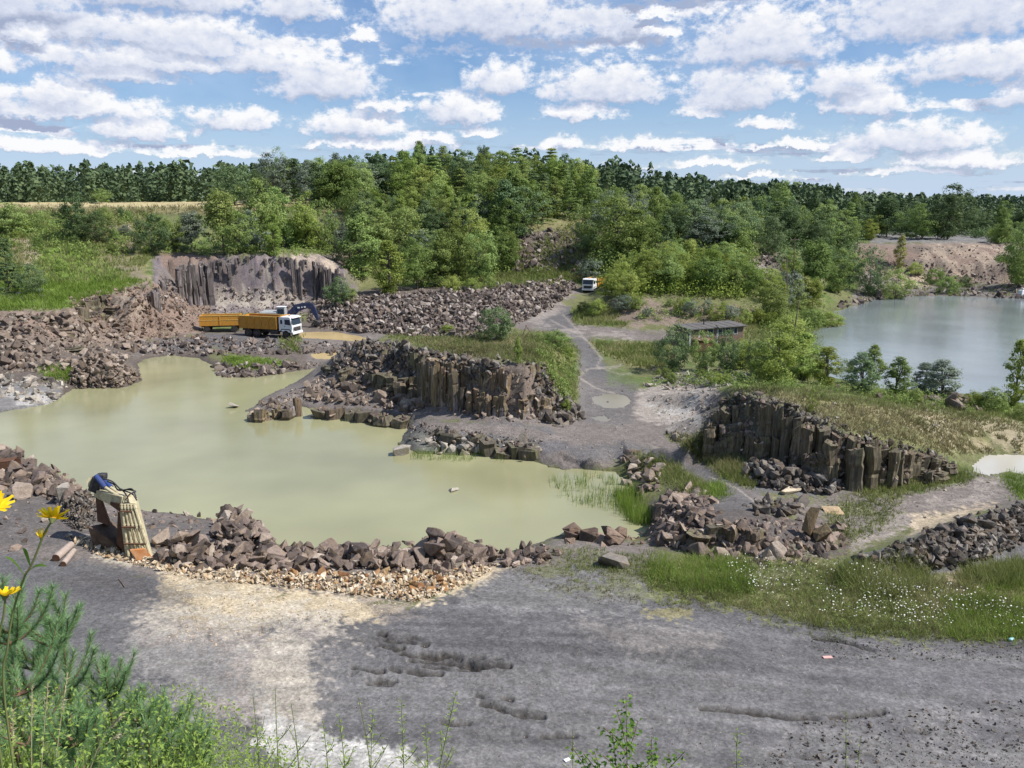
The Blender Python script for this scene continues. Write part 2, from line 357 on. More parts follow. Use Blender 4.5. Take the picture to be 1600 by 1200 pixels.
# far country
for px, py, d in ((-300,316,400),(100,316,400),(500,312,400),(750,310,400),(900,312,300),(1000,322,300),(1000,322,380),(1200,338,300),(1200,330,380),(1400,345,300),(1400,336,380),(1600,352,300),(1600,342,380),(1900,352,300),(1900,342,380)):
    single(d_((px, py, d)))
single(w_((250,60,4),(200,120,2),(260,200,8),(-200,60,14),(-200,120,15),(-220,200,17.5),(60,15,12),(90,40,4),(60,30,5),(75,45,3),(90,60,1.6),(120,90,1.5),
          (-60,10,16),(-60,35,13),(-75,50,10),(-85,70,8),(0,-12,16.8),(-20,-15,17),(20,-15,17),(0,-60,17),(100,-60,16),(-100,-60,17)))
R0 = 5200
for k in range(24):
    a = 2 * math.pi * k / 24
    single(w_((R0 * math.sin(a), R0 * math.cos(a), 12), (700 * math.sin(a), 700 * math.cos(a), 12)))

PA = np.array(pts)
res = delaunay_2d_cdt([Vector((p[0], p[1])) for p in pts], edges, [], 0, 1e-4, True)
tv = np.array([(v.x, v.y) for v in res[0]]); TF = res[2]; orig = res[3]
tz = np.zeros(len(tv))
for i, ol in enumerate(orig):
    if ol: tz[i] = PA[ol[0], 2]
    else:
        d = (PA[:, 0] - tv[i, 0]) ** 2 + (PA[:, 1] - tv[i, 1]) ** 2; k = np.argsort(d)[:3]; w = 1 / (d[k] + .01); tz[i] = (PA[k, 2] * w).sum() / w.sum()

# polar grid round the camera: fine where the picture looks, coarse elsewhere
rows = [0.6]
def upto(r, st):
    while rows[-1] < r: rows.append(rows[-1] + st)
upto(8, .25); upto(18, .5); upto(46, .105); upto(62, .17); upto(120, .34); upto(260, .8)
while rows[-1] < 5000: rows.append(rows[-1] * 1.06)
RR = np.array(rows)
th = list(np.arange(-38, 38.01, .115)); a = 38.0
left = []
st = .3
while a < 180 - st: a += st; st = min(st * 1.25, 6); left.append(a)
TH = np.radians(np.array([-x for x in left[::-1] if x < 179] + th + [x for x in left if x < 179]))
nr, ntt = len(RR), len(TH)
def tin_eval(X, Y):
    shp = X.shape; X = X.ravel(); Y = Y.ravel(); Z = np.full(X.shape, np.nan)
    order = np.argsort(Y); Ys = Y[order]
    for f in TF:
        for t in range(1, len(f) - 1):
            ia, ib, ic = f[0], f[t], f[t + 1]
            (ax, ay), (bx, by), (cx, cy) = tv[ia], tv[ib], tv[ic]
            lo = np.searchsorted(Ys, min(ay, by, cy) - 1e-6); hi = np.searchsorted(Ys, max(ay, by, cy) + 1e-6)
            if hi <= lo: continue
            idx = order[lo:hi]; x = X[idx]
            mk = (x >= min(ax, bx, cx) - 1e-6) & (x <= max(ax, bx, cx) + 1e-6)
            idx = idx[mk]
            if not len(idx): continue
            x = X[idx]; y = Y[idx]
            det = (by - cy) * (ax - cx) + (cx - bx) * (ay - cy)
            if abs(det) < 1e-9: continue
            u = ((by - cy) * (x - cx) + (cx - bx) * (y - cy)) / det
            v = ((cy - ay) * (x - cx) + (ax - cx) * (y - cy)) / det
            w = 1 - u - v; ok = (u > -1e-6) & (v > -1e-6) & (w > -1e-6)
            Z[idx[ok]] = u[ok] * tz[ia] + v[ok] * tz[ib] + w[ok] * tz[ic]
    Z[np.isnan(Z)] = 12.0
    return Z.reshape(shp)
TT, RG = np.meshgrid(TH, RR)
GX = RG * np.sin(TT); GY = RG * np.cos(TT)
GZ = tin_eval(GX, GY)
# steepness of the broken surface
dzr = np.gradient(GZ, axis=0) / np.gradient(RG, axis=0)
dzt = np.gradient(GZ, axis=1) / (np.gradient(TT, axis=1) * RG)
STEEP = np.sqrt(dzr ** 2 + dzt ** 2)
# soften the facets a little away from the cliffs
def blur(A, n):
    for _ in range(n):
        A = A.copy(); A[1:-1] = (A[:-2] + 2 * A[1:-1] + A[2:]) / 4; A[:, 1:-1] = (A[:, :-2] + 2 * A[:, 1:-1] + A[:, 2:]) / 4
    return A
soft = blur(GZ, 14); k = 1 - sstep(.5, 1.2, blur(STEEP, 3))
GZ = GZ + (soft - GZ) * k
PXg, PYg, DEP = proj(GX, GY, GZ)
vis = (DEP > 1) & (RG < 400)
# relief noise
far = sstep(10, 400, RG)
amp = .05 + .10 * sstep(45, 90, RG) + .25 * sstep(100, 200, RG)
flatp = inpoly(PXg, PYg, [(-400,905),(540,945),(760,905),(1030,900),(1700,900),(2000,900),(2000,1400),(-400,1400)])
roadp = inpoly(PXg, PYg, [(830,520),(905,455),(925,460),(890,500),(1060,520),(1060,540),(920,545),(1000,640),(1100,690),(1200,800),(1120,810),(1000,720),(880,720),(640,700),(640,660),(900,650),(880,560)])
amp = np.where(flatp | roadp, amp * .35, amp)
GZ = GZ + amp * fbm(GX * .45, GY * .45, 3, 5, .55)
st = sstep(.55, 1.5, STEEP) * (RG < 260) * (RG > 22)
GZ = GZ + st * (.42 * fbm(GX * .9, GY * .35, 11, 4, .6) + .3 * (.5 - np.abs(fbm(GX * 1.6, GY * .8, 12, 2)))) * np.clip(RG / 60, .5, 2.0)
# wheel ruts and dozer ridges on the platform
def rutmask(poly, soft=14): return sstep(-2, soft, sdist(PXg, PYg, poly)) if True else 0
sel = (RG > 20) & (RG < 48) & (np.abs(TT) < .8)
def sdist_sel(poly):
    o = np.full(GX.shape, -99.); o[sel] = sdist(PXg[sel], PYg[sel], poly); return o
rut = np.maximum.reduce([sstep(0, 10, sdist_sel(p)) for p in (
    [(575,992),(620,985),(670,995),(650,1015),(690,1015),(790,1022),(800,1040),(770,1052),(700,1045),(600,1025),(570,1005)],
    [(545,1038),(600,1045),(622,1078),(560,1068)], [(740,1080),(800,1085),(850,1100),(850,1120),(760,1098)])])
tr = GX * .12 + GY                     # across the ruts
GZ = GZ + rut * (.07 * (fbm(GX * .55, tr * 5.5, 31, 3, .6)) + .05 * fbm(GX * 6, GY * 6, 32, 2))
long_ = (flatp & sel); n_w = fbm(GX * .1, GY * .1, 44, 2)
GZ = GZ + np.where(long_, .03 * fbm(GX * .16 + 3 * n_w, (GY + .1 * GX) * 1.3 + n_w * 2, 41, 4, .6) + .012 * fbm(GX * 5, GY * 5, 42, 2), 0)
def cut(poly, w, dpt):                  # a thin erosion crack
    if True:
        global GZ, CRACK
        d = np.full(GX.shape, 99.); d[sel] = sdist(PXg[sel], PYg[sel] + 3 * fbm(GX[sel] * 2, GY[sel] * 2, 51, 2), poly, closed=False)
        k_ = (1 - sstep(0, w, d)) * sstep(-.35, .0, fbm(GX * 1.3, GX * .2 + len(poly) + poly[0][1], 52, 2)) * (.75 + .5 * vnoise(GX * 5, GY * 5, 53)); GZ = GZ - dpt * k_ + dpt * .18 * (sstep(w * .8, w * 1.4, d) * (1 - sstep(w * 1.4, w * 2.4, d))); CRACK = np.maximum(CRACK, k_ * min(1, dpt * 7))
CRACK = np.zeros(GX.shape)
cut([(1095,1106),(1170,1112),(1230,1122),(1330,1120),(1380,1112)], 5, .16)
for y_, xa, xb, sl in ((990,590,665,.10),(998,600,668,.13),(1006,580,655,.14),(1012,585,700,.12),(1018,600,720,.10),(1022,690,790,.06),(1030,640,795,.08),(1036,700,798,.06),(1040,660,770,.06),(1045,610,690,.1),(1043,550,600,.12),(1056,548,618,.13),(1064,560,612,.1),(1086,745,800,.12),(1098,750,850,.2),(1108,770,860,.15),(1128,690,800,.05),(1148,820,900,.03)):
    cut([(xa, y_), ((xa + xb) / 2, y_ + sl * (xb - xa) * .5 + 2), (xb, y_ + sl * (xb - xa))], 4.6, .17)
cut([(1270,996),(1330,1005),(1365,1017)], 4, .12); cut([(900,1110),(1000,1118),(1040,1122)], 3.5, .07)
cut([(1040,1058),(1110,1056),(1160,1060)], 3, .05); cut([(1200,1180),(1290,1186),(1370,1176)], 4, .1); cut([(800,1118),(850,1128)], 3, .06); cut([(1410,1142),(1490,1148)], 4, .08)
# shorelines stay exact
wx, wy = zip(*[W(x, y, 0)[:2] for x, y in POND]); PONDW = list(zip(wx, wy))
wx, wy = zip(*[W(x, y, LAKEZ)[:2] for x, y in LAKE]); LAKEW = list(zip(wx, wy))
near = (RG > 35) & (RG < 200) & (np.abs(TT) < 1.0)
sdp = np.full(GX.shape, -99.); sdp[near] = sdist(GX[near] + .35 * fbm(GX[near] * .9, GY[near] * .9, 61, 3), GY[near] + .35 * fbm(GX[near] * .9, GY[near] * .9, 65, 3), PONDW)
sdl = np.full(GX.shape, -99.); sdl[near] = sdist(GX[near], GY[near] + 1.0 * fbm(GX[near] * .4, GY[near] * .4, 62, 3), LAKEW)
GZ = np.where(sdp > 0, np.minimum(GZ, -.02 - .35 * sdp), GZ)
GZ = np.where((sdp <= 0) & (sdp > -12), np.maximum(GZ, .03 + np.minimum(.22 * -sdp, .28)), GZ)
GZ = np.where(sdl > 0, np.minimum(GZ, LAKEZ - .03 - .35 * sdl), GZ)
GZ = np.where((sdl <= 0) & (sdl > -12), np.maximum(GZ, LAKEZ + .04 + np.minimum(.2 * -sdl, .25)), GZ)
# puddle hollows
PUDW = []
for poly, pz, kd in PUD:
    pw = [W(x, y, pz)[:2] for x, y in poly]; PUDW.append(pw)
    d = np.full(GX.shape, -99.); d[near] = sdist(GX[near] + .2 * fbm(GX[near] * 1.2, GY[near] * 1.2, 71, 3), GY[near] + .3 * fbm(GX[near] * 1.2, GY[near] * 1.2, 72, 3), pw)
    GZ = np.where(d > 0, pz - .03 - .03 * np.minimum(d, 1), GZ)
    GZ = np.where((d <= 0) & (d > -2.2), np.maximum(pz + .02 + .04 * -d, GZ + (pz + .04 - GZ) * sstep(-2.2, 0, d)), GZ)

def H(x, y):
    """ground height at plan points, from the finished grid"""
    x = np.asarray(x, float); y = np.asarray(y, float)
    r = np.clip(np.hypot(x, y), RR[0], RR[-1]); t = np.arctan2(x, y)
    fi = np.interp(r, RR, np.arange(nr)); fj = np.interp(t, TH, np.arange(ntt))
    i = np.clip(fi.astype(int), 0, nr - 2); j = np.clip(fj.astype(int), 0, ntt - 2); a = fi - i; b = fj - j
    return (GZ[i, j] * (1 - b) + GZ[i, j + 1] * b) * (1 - a) + (GZ[i + 1, j] * (1 - b) + GZ[i + 1, j + 1] * b) * a
def hit(px, py, dmin=19.0, dmax=420.0, water=False):
    """where the sight line of a pixel meets the ground (vectorised)"""
    px = np.atleast_1d(np.asarray(px, float)); py = np.atleast_1d(np.asarray(py, float))
    x, y, k = dirpx(px, py)
    ds = np.concatenate([np.arange(dmin, 60, .15), np.arange(60, 130, .3), np.arange(130, dmax, .8)])
    out = np.full(px.shape, dmax)
    for s in range(0, len(px), 4000):
        e = slice(s, s + 4000)
        t = ds[None, :] / y[e][:, None]
        zz = CAMH + k[e][:, None] * t; g = H(x[e][:, None] * t, np.broadcast_to(ds, t.shape))
        below = zz <= g
        first = np.argmax(below, 1); none = ~below.any(1)
        hi = ds[first]; lo = ds[np.maximum(first - 1, 0)]; ye = y[e]; xe = x[e]; ke = k[e]
        for _ in range(9):                            # close in on the crossing
            mid = (lo + hi) / 2; tm = mid / ye; bl = CAMH + ke * tm <= H(xe * tm, mid); hi = np.where(bl, mid, hi); lo = np.where(bl, lo, mid)
        out[e] = np.where(none, dmax, hi)
    t = out / y
    X = x * t; Y = out; return X, Y, H(X, Y)
def at(px, py, **k):
    X, Y, Z = hit(px, py, **k); return Vector((X[0], Y[0], Z[0]))
# ------------------------------------------------------------------ what the ground is made of, place by place (base colours only)
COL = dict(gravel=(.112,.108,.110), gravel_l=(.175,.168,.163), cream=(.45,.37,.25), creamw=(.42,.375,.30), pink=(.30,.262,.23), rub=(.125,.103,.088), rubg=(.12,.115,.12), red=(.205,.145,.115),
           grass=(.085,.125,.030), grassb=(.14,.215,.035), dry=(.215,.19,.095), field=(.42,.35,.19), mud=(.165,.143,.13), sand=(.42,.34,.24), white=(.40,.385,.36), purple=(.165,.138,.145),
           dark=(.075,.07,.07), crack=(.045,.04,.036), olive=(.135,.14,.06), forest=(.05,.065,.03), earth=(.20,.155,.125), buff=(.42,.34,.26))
PX, PY, DEP = proj(GX, GY, GZ)
n1 = fbm(GX * .12, GY * .12, 101, 4); n2 = fbm(GX * .6, GY * .6, 102, 4); n3 = fbm(GX * 2.5, GY * 2.5, 103, 3); n4 = fbm(GX * 7, GY * 7, 104, 2) * (RG < 60)
col = np.zeros(GX.shape + (3,))
def mixc(mask, c):
    global col
    c = np.array(COL[c]); col += (c - col) * mask[..., None]
def full(c): col[:] = np.array(COL[c])
full('olive')
mixc(sstep(-.2, .3, n1 + .6 * n2), 'grass'); mixc(sstep(.25, .5, n2) * .6, 'dry')
mixc(sstep(232, 250, RG) * (np.abs(TT) < 3) , 'forest')
inview = (DEP > 5) & (RG > 18) & (RG < 320) & (np.abs(TT) < .75)
IX = np.where(inview)
vx = PX[IX]; vy = PY[IX]; s2 = n2[IX]; s3 = n3[IX]; s1 = n1[IX]; s4 = n4[IX]
def paint(poly, c, soft=10, wob=10, k=1.0, patch=None, thr=0.0, streak=None):
    """blend a ground kind into a region with a ragged edge; patch = break it up with noise"""
    P = np.array(poly); pad = soft + wob + 5
    b = (vx > P[:, 0].min() - pad) & (vx < P[:, 0].max() + pad) & (vy > P[:, 1].min() - pad) & (vy < P[:, 1].max() + pad)
    if not b.any(): return
    x = vx[b]; y = vy[b]
    sd = sdist(x, y, poly) + wob * (s2[b] + .9 * s3[b] + 1.3 * s4[b])
    mk = sstep(-soft * .5, soft * .5, sd) * k
    if patch is not None:
        gx = GX[IX][b]; gy = GY[IX][b]
        if streak: nn = fbm(gx * streak[0] + gy * streak[2], gy * streak[1], 200 + len(poly), 4, .6)
        else: nn = fbm(gx * patch, gy * patch, 150 + len(poly), 4, .6)
        mk = mk * sstep(thr - .15, thr + .15, nn)
    cc = np.array(COL[c]); i0 = IX[0][b]; i1 = IX[1][b]
    col[i0, i1] += (cc - col[i0, i1]) * mk[:, None]
# left bank and hollow
paint([(-300,330),(240,330),(250,420),(230,450),(160,470),(-300,480)], 'grass', 10, 10)
paint([(-50,400),(190,385),(230,430),(180,465),(100,480),(-50,480)], 'grassb', 20, 12)
paint([(-300,308),(800,305),(600,322),(300,324),(-300,326)], 'field', 2, 1)
paint([(-300,324),(550,324),(550,332),(-300,334)], 'dry', 4, 2)
paint([(120,335),(230,335),(235,440),(200,430),(150,400)], 'dry', 20, 12, .8)
paint([(15,365),(40,372),(60,395),(45,420),(25,410)], 'red', 8, 6); paint([(35,375),(60,385),(60,410),(40,415)], 'buff', 8, 6, .7)
paint([(170,355),(215,345),(215,375),(200,405),(175,385)], 'earth', 8, 8); paint([(192,350),(214,350),(212,372),(196,380)], 'buff', 5, 5)
paint([(170,370),(200,400),(230,440),(200,440),(160,400)], 'earth', 10, 10, .7)
paint([(0,455),(80,458),(78,472),(0,470)], 'rubg', 5, 4)
# far cliff
paint([(238,398),(530,398),(560,440),(560,490),(240,490)], 'purple', 4, 4)
paint([(250,396),(340,396),(345,412),(255,416)], 'red', 6, 6, .9); paint([(430,396),(520,402),(540,440),(500,430)], 'buff', 10, 8, .75)
paint([(240,420),(330,410),(330,450),(260,460)], 'mud', 10, 8, .8)
paint([(330,450),(400,458),(450,452),(480,470),(420,482),(340,480)], 'creamw', 14, 12, .55)
paint([(345,405),(520,410),(540,470),(340,470)], 'creamw', 5, 5, .5, patch=.8, thr=.25, streak=(.7,.5,.3))
paint([(110,460),(240,440),(330,470),(330,520),(220,535),(110,555),(-100,580),(-100,485),(110,484)], 'earth', 5, 8)
paint([(0,490),(110,490),(110,530),(0,520)], 'red', 6, 8, .6); paint([(-50,520),(110,535),(110,580),(-50,580)], 'rub', 10, 8, .9)
paint([(110,465),(240,445),(240,480),(200,500),(130,490)], 'rub', 10, 8, .7); paint([(230,445),(320,470),(330,510),(220,530),(180,500)], 'red', 15, 8, .8)
paint([(190,455),(240,470),(200,510),(165,500)], 'buff', 10, 8, .5)
# quarry floor
paint([(-100,560),(120,545),(330,520),(480,500),(600,515),(600,575),(480,580),(400,600),(220,610),(-100,660)], 'rub', 6, 6)
paint([(220,535),(330,520),(480,528),(600,535),(600,545),(330,548),(210,552)], 'gravel', 5, 5, .9)
paint([(465,514),(600,518),(640,540),(560,560),(480,562)], 'mud', 5, 5, .9)
paint([(350,555),(420,560),(450,568),(400,576),(360,570)], 'grassb', 6, 6, .85); paint([(330,545),(360,548),(350,570),(325,562)],'olive',5,5,.8)
paint([(440,530),(470,528),(465,548),(440,545)], 'grass', 5, 5, .8)
paint([(-100,600),(100,598),(90,640),(-100,660)], 'gravel_l', 6, 6); paint([(0,612),(70,612),(90,625),(30,632)], 'white', 6, 6, .7); paint([(60,575),(112,570),(112,592),(70,590)], 'grass', 6, 6, .8)
paint([(480,470),(600,448),(880,436),(915,450),(850,490),(800,512),(740,530),(560,528),(480,520)], 'rub', 5, 5)
paint([(690,432),(800,425),(900,425),(900,440),(790,445),(700,448)], 'grass', 6, 6, .9)
# hill slope scars
paint([(660,330),(690,335),(700,375),(680,385),(660,360)], 'earth', 10, 8); paint([(665,335),(690,340),(692,368),(672,365)], 'buff', 8, 8, .8)
paint([(520,385),(560,390),(570,420),(540,425)], 'earth', 10, 8, .8); paint([(730,370),(760,365),(770,380),(740,385)], 'earth', 8, 8, .8)
paint([(540,425),(900,410),(900,440),(540,450)], 'olive', 8, 8, .6)
paint([(815,362),(908,355),(915,425),(800,425)], 'rub', 6, 6); paint([(800,345),(910,343),(905,360),(810,362)], 'dry', 6, 6, .8); paint([(800,418),(915,418),(915,440),(800,442)], 'grass', 5, 5, .8)
paint([(1035,305),(1080,310),(1080,325),(1035,322)], 'grassb', 4, 3)
# road
paint([(800,515),(810,490),(850,470),(895,455),(930,455),(935,465),(895,490),(900,505),(990,515),(1065,520),(1065,535),(990,532),(925,528),(930,550),(950,580),(985,610),(1100,600),(1130,615),
       (1110,650),(1095,690),(1150,740),(1200,780),(1190,815),(1090,810),(1050,770),(1000,715),(960,730),(880,735),(830,715),(820,690),(640,672),(650,655),(700,660),(830,665),(905,655),(905,610),(880,560),(860,530)], 'mud', 6, 5)
paint([(900,470),(890,500),(930,540),(960,590),(920,590),(900,540),(860,520),(830,500)], 'gravel', 8, 6, .75)
paint([(895,560),(935,560),(1000,600),(990,660),(900,660),(905,600)], 'gravel', 10, 8, .6)
paint([(810,515),(850,475),(890,462),(900,470),(850,500),(880,525),(990,530),(990,520),(900,510)], 'pink', 8, 6, .6, patch=.5, thr=-.1)
paint([(1000,610),(1110,600),(1125,625),(1100,660),(1090,685),(1030,665),(990,650)], 'pink', 12, 10, .9); paint([(1010,630),(1100,610),(1110,640),(1090,670),(1040,660)], 'white', 10, 12, .75, patch=1.2, thr=0)
paint([(1080,720),(1150,755),(1200,800),(1120,810),(1060,760),(1000,720),(900,720),(880,700),(980,690)], 'gravel', 8, 6, .7)
for a in ([(880,492),(925,540),(940,560),(932,572),(970,585),(990,583)], [(860,500),(900,520),(938,548),(975,562),(968,572),(935,575)], [(905,588),(920,576),(965,575)], [(905,590),(930,606),(960,615)], [(1110,745),(1150,762),(1180,785)]):
    d = sdist(vx, vy + 2 * s3, a, closed=False); mk = (1 - sstep(.4, 2.2, d)) * .6
    cc = np.array(COL['pink']); ok = mk > .01; col[IX[0][ok], IX[1][ok]] += (cc - col[IX[0][ok], IX[1][ok]]) * mk[ok][:, None]
paint([(880,470),(905,490),(900,500),(1050,508),(1160,512),(1180,470),(940,450)], 'olive', 6, 8); paint([(955,470),(1060,475),(1060,508),(965,505)], 'earth', 10, 12, .95); paint([(1060,475),(1180,480),(1180,515),(1060,510)], 'red', 8, 10, .6)
paint([(895,485),(960,485),(955,508),(900,505)], 'grassb', 6, 6, .8)
paint([(920,535),(1040,538),(1060,570),(1030,582),(980,570),(940,550)], 'dry', 8, 8, .9); paint([(950,540),(1040,540),(1050,560),(980,565)], 'olive', 8, 8, .7)
paint([(945,570),(990,580),(1010,600),(950,600)], 'grass', 8, 6, .5)
paint([(1020,575),(1180,580),(1150,600),(1060,600)], 'mud', 8, 8, .9)
paint([(1150,385),(1240,400),(1230,450),(1180,450)], 'rub', 6, 6, .9); paint([(1155,395),(1185,410),(1220,440),(1190,440)], 'pink', 5, 4, .6)
# left mesa top
paint([(560,530),(690,515),(800,512),(870,520),(850,566),(820,575),(700,560),(600,540)], 'olive', 4, 4); paint([(690,525),(860,525),(840,560),(720,555)], 'grass', 8, 8, .7, patch=.5, thr=-.1)
paint([(600,532),(700,545),(820,568),(700,560)], 'mud', 5, 5, .6)
paint([(835,520),(900,535),(905,590),(880,650),(850,640),(858,565)], 'grass', 8, 8, .9); paint([(840,525),(890,530),(900,560),(870,580)], 'dry', 8, 8, .7)
paint([(500,545),(560,535),(700,560),(845,570),(852,655),(700,650),(560,610),(490,600)], 'rub', 2, 3); paint([(680,570),(850,575),(850,655),(700,650)], 'earth', 4, 4, .6)
paint([(380,645),(460,608),(520,595),(700,625),(905,655),(860,668),(650,655),(470,640)], 'mud', 4, 4)
paint([(640,655),(850,665),(900,700),(850,712),(620,705)], 'rubg', 4, 4, .8); paint([(650,655),(830,668),(900,690),(840,690),(740,676),(660,668)], 'mud', 4, 3)
paint([(370,642),(420,600),(490,570),(560,530),(575,545),(520,600),(480,630),(420,650)], 'mud', 5, 5); paint([(540,515),(600,520),(580,540),(500,575),(480,575)], 'mud', 4, 4)
# right mesa
paint([(1130,605),(1300,600),(1500,625),(1700,650),(1700,720),(1530,720),(1470,712),(1320,672),(1160,608)], 'olive', 6, 6)
paint([(1180,600),(1500,640),(1560,700),(1450,700),(1250,630)], 'dry', 14, 12, .7, patch=.35, thr=-.1); paint([(1350,640),(1650,650),(1650,710),(1480,700)], 'sand', 16, 12, .55, patch=.4, thr=-.05)
paint([(1200,598),(1600,635),(1600,655),(1300,625)], 'grass', 10, 8, .8)
paint([(1160,612),(1230,636),(1330,677),(1320,660),(1230,625)], 'mud', 5, 4, .7)
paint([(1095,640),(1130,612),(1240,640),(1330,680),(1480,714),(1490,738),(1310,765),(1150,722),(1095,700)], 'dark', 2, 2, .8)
paint([(1040,680),(1100,690),(1170,730),(1180,760),(1130,740),(1080,700)], 'olive', 8, 8, .9)
paint([(1160,735),(1320,760),(1340,780),(1180,770)], 'rubg', 8, 6, .9)
paint([(1300,770),(1480,735),(1600,745),(1640,790),(1500,805),(1400,830),(1300,880),(1230,800)], 'mud', 12, 10); paint([(1320,745),(1480,730),(1520,745),(1440,765),(1350,775)], 'grass', 10, 8, .85)
paint([(1290,790),(1420,770),(1380,830),(1290,860)], 'olive', 14, 12, .7, patch=.5, thr=-.15)
paint([(1400,800),(1560,740),(1580,760),(1480,800),(1380,840),(1290,890),(1270,880)], 'pink', 12, 8, .55, patch=.5, thr=-.1, streak=(.9,.9,-.9)); paint([(1430,805),(1560,790),(1500,815),(1420,840)], 'sand', 10, 8, .8)
paint([(1560,740),(1700,745),(1700,780),(1600,785)], 'grass', 10, 10, .6)
# shelf
paint([(1010,780),(1180,800),(1330,820),(1330,875),(1190,870),(1010,858)], 'rub', 6, 6); paint([(960,720),(1050,720),(1120,770),(1060,800),(1010,760)], 'olive', 8, 8, .8)
paint([(1080,862),(1300,868),(1300,885),(1100,880)], 'sand', 8, 6, .8)
# near side
paint([(-200,690),(60,700),(150,780),(320,800),(430,850),(540,862),(790,862),(880,840),(1010,845),(1060,880),(960,910),(780,905),(640,945),(380,930),(150,900),(-200,840)], 'mud', 6, 8)
paint([(-300,830),(150,880),(420,925),(640,945),(790,890),(900,880),(1100,900),(1300,960),(1900,960),(2100,1400),(-600,1400)], 'gravel', 10, 8)
paint([(-600,1150),(2100,1120),(2100,1400),(-600,1400)], 'gravel', 30, 8)
paint([(1150,975),(1700,1000),(1750,1300),(1000,1300),(1050,1150)], 'rubg', 40, 20, .5, patch=.4, thr=0, streak=(.10,.9,.05))
paint([(250,880),(420,915),(640,945),(760,890),(800,880),(740,915),(640,950),(560,975),(440,960),(400,990),(300,1000),(250,960)], 'cream', 14, 12, .95)
paint([(220,950),(400,985),(520,965),(560,1000),(500,1010),(480,1035),(500,1060),(500,1100),(470,1180),(360,1120),(300,1090),(200,1030)], 'pink', 40, 26, .9)
paint([(300,900),(540,940),(540,985),(420,1000),(320,985),(240,1000),(230,960)], 'creamw', 26, 26, .65, patch=1.1, thr=-.1)
paint([(420,985),(490,1005),(480,1035),(495,1065),(500,1170),(420,1130),(380,1080)], 'creamw', 10, 10, .55); paint([(410,1100),(520,1150),(640,1170),(700,1220),(500,1230),(400,1160)], 'white', 14, 12, .8)
paint([(190,1000),(330,1010),(420,1080),(300,1090),(180,1040)], 'gravel_l', 20, 20, .8)
paint([(130,830),(330,880),(300,905),(150,870)], 'creamw', 8, 10, .8)
paint([(60,900),(180,890),(310,925),(300,950),(140,935)], 'dark', 16, 12, .6); paint([(560,935),(640,945),(660,965),(600,970)], 'mud', 10, 8, .7)
paint([(800,890),(1030,905),(1000,960),(800,960),(720,940)], 'gravel_l', 20, 14, .7); paint([(800,865),(1040,870),(1080,950),(990,930),(850,920),(790,900)], 'olive', 16, 12, .6, patch=.8, thr=0)
paint([(890,965),(1010,975),(1130,995),(1120,1022),(1010,1020),(940,1000)], 'pink', 24, 14, .28); paint([(1000,955),(1080,950),(1080,965),(1030,965)], 'dry', 8, 8, .8)
paint([(-600,940),(2200,985),(2200,1400),(-600,1400)], 'gravel_l', 20, 5, .3, patch=.3, thr=.05, streak=(.14,.9,.12)); paint([(700,1140),(1250,1130),(1650,1120),(1900,1400),(700,1400)], 'gravel_l', 30, 20, .45, patch=.9, thr=.0)
paint([(1000,880),(1300,870),(1700,890),(1700,990),(1460,988),(1300,978),(1180,958),(1060,930),(1010,905)], 'olive', 16, 20); paint([(1480,885),(1700,900),(1700,960),(1520,960)], 'sand', 12, 14, .7)
# ruts dark
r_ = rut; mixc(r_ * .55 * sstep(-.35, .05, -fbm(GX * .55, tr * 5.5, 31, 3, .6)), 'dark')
# right bank dark rubble
paint([(1320,880),(1400,850),(1500,812),(1650,785),(1700,860),(1500,890),(1400,905)], 'rubg', 6, 6)
paint([(-100,755),(60,775),(150,805),(330,815),(430,870),(300,885),(160,860),(-100,850)], 'dark', 12, 10, .55); paint([(1020,780),(1180,795),(1320,830),(1310,868),(1030,860)], 'dark', 8, 8, .5)
# far side of the lake
paint([(1330,380),(1700,375),(1700,450),(1340,440)], 'earth', 4, 4); paint([(1330,388),(1700,388),(1700,450),(1340,440)], 'red', 6, 6, .7); paint([(1400,384),(1500,386),(1480,400),(1430,396)], 'rub', 4, 3, .7); paint([(1405,404),(1480,405),(1475,432),(1412,430)], 'rub', 4, 3, .8); paint([(1520,412),(1570,405),(1570,440),(1525,438)], 'rub', 4, 3, .7); paint([(1360,366),(1480,362),(1700,366),(1700,378),(1360,380)], 'gravel_l', 3, 3); paint([(1440,384),(1580,384),(1580,410),(1500,430),(1440,425)], 'buff', 8, 8, .5, patch=.5, thr=-.1)
paint([(1350,425),(1430,440),(1620,445),(1620,470),(1330,470)], 'mud', 5, 5); paint([(1400,425),(1460,435),(1450,450),(1410,445)], 'sand', 6, 5, .7)
# wet shore
wet = np.maximum(sstep(-.9, -.1, sdp) * (sdp <= .5), sstep(-1.2, -.1, sdl) * (sdl < .5))
col *= (1 - .25 * wet)[..., None]
# dozer and tyre streaks over the yard
yard = (RG > 19.5) & (RG < 46) & inpoly(PX, PY, [(430,1000),(560,960),(760,925),(1000,950),(1200,985),(1700,1005),(1900,1400),(300,1400)])
sc_ = GY + .13 * GX + .006 * GX ** 2 + .5 * fbm(GX * .12, GY * .12, 300, 2)
k1 = fbm(GX * .045, sc_ * 1.25, 301, 3, .6); k2 = fbm(GX * .25 + 2 * n1, sc_ * 2.3 + .6 * n2, 302, 3, .6)
col *= np.where(yard, np.clip(1 + .42 * k1 + .16 * k2, .55, 1.55), 1)[..., None]
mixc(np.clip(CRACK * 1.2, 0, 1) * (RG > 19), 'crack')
# standing on the bank: grass and earth
bk = (RG < 19.5) & (GZ > 1.9); mixc(bk * 1.0, 'grass'); mixc(bk * sstep(0, .4, n2) * .6, 'earth')
# steep natural soil
mixc(sstep(.9, 1.6, STEEP) * (RG < 230) * (RG > 60) * sstep(0, .3, n2) * .35, 'earth')
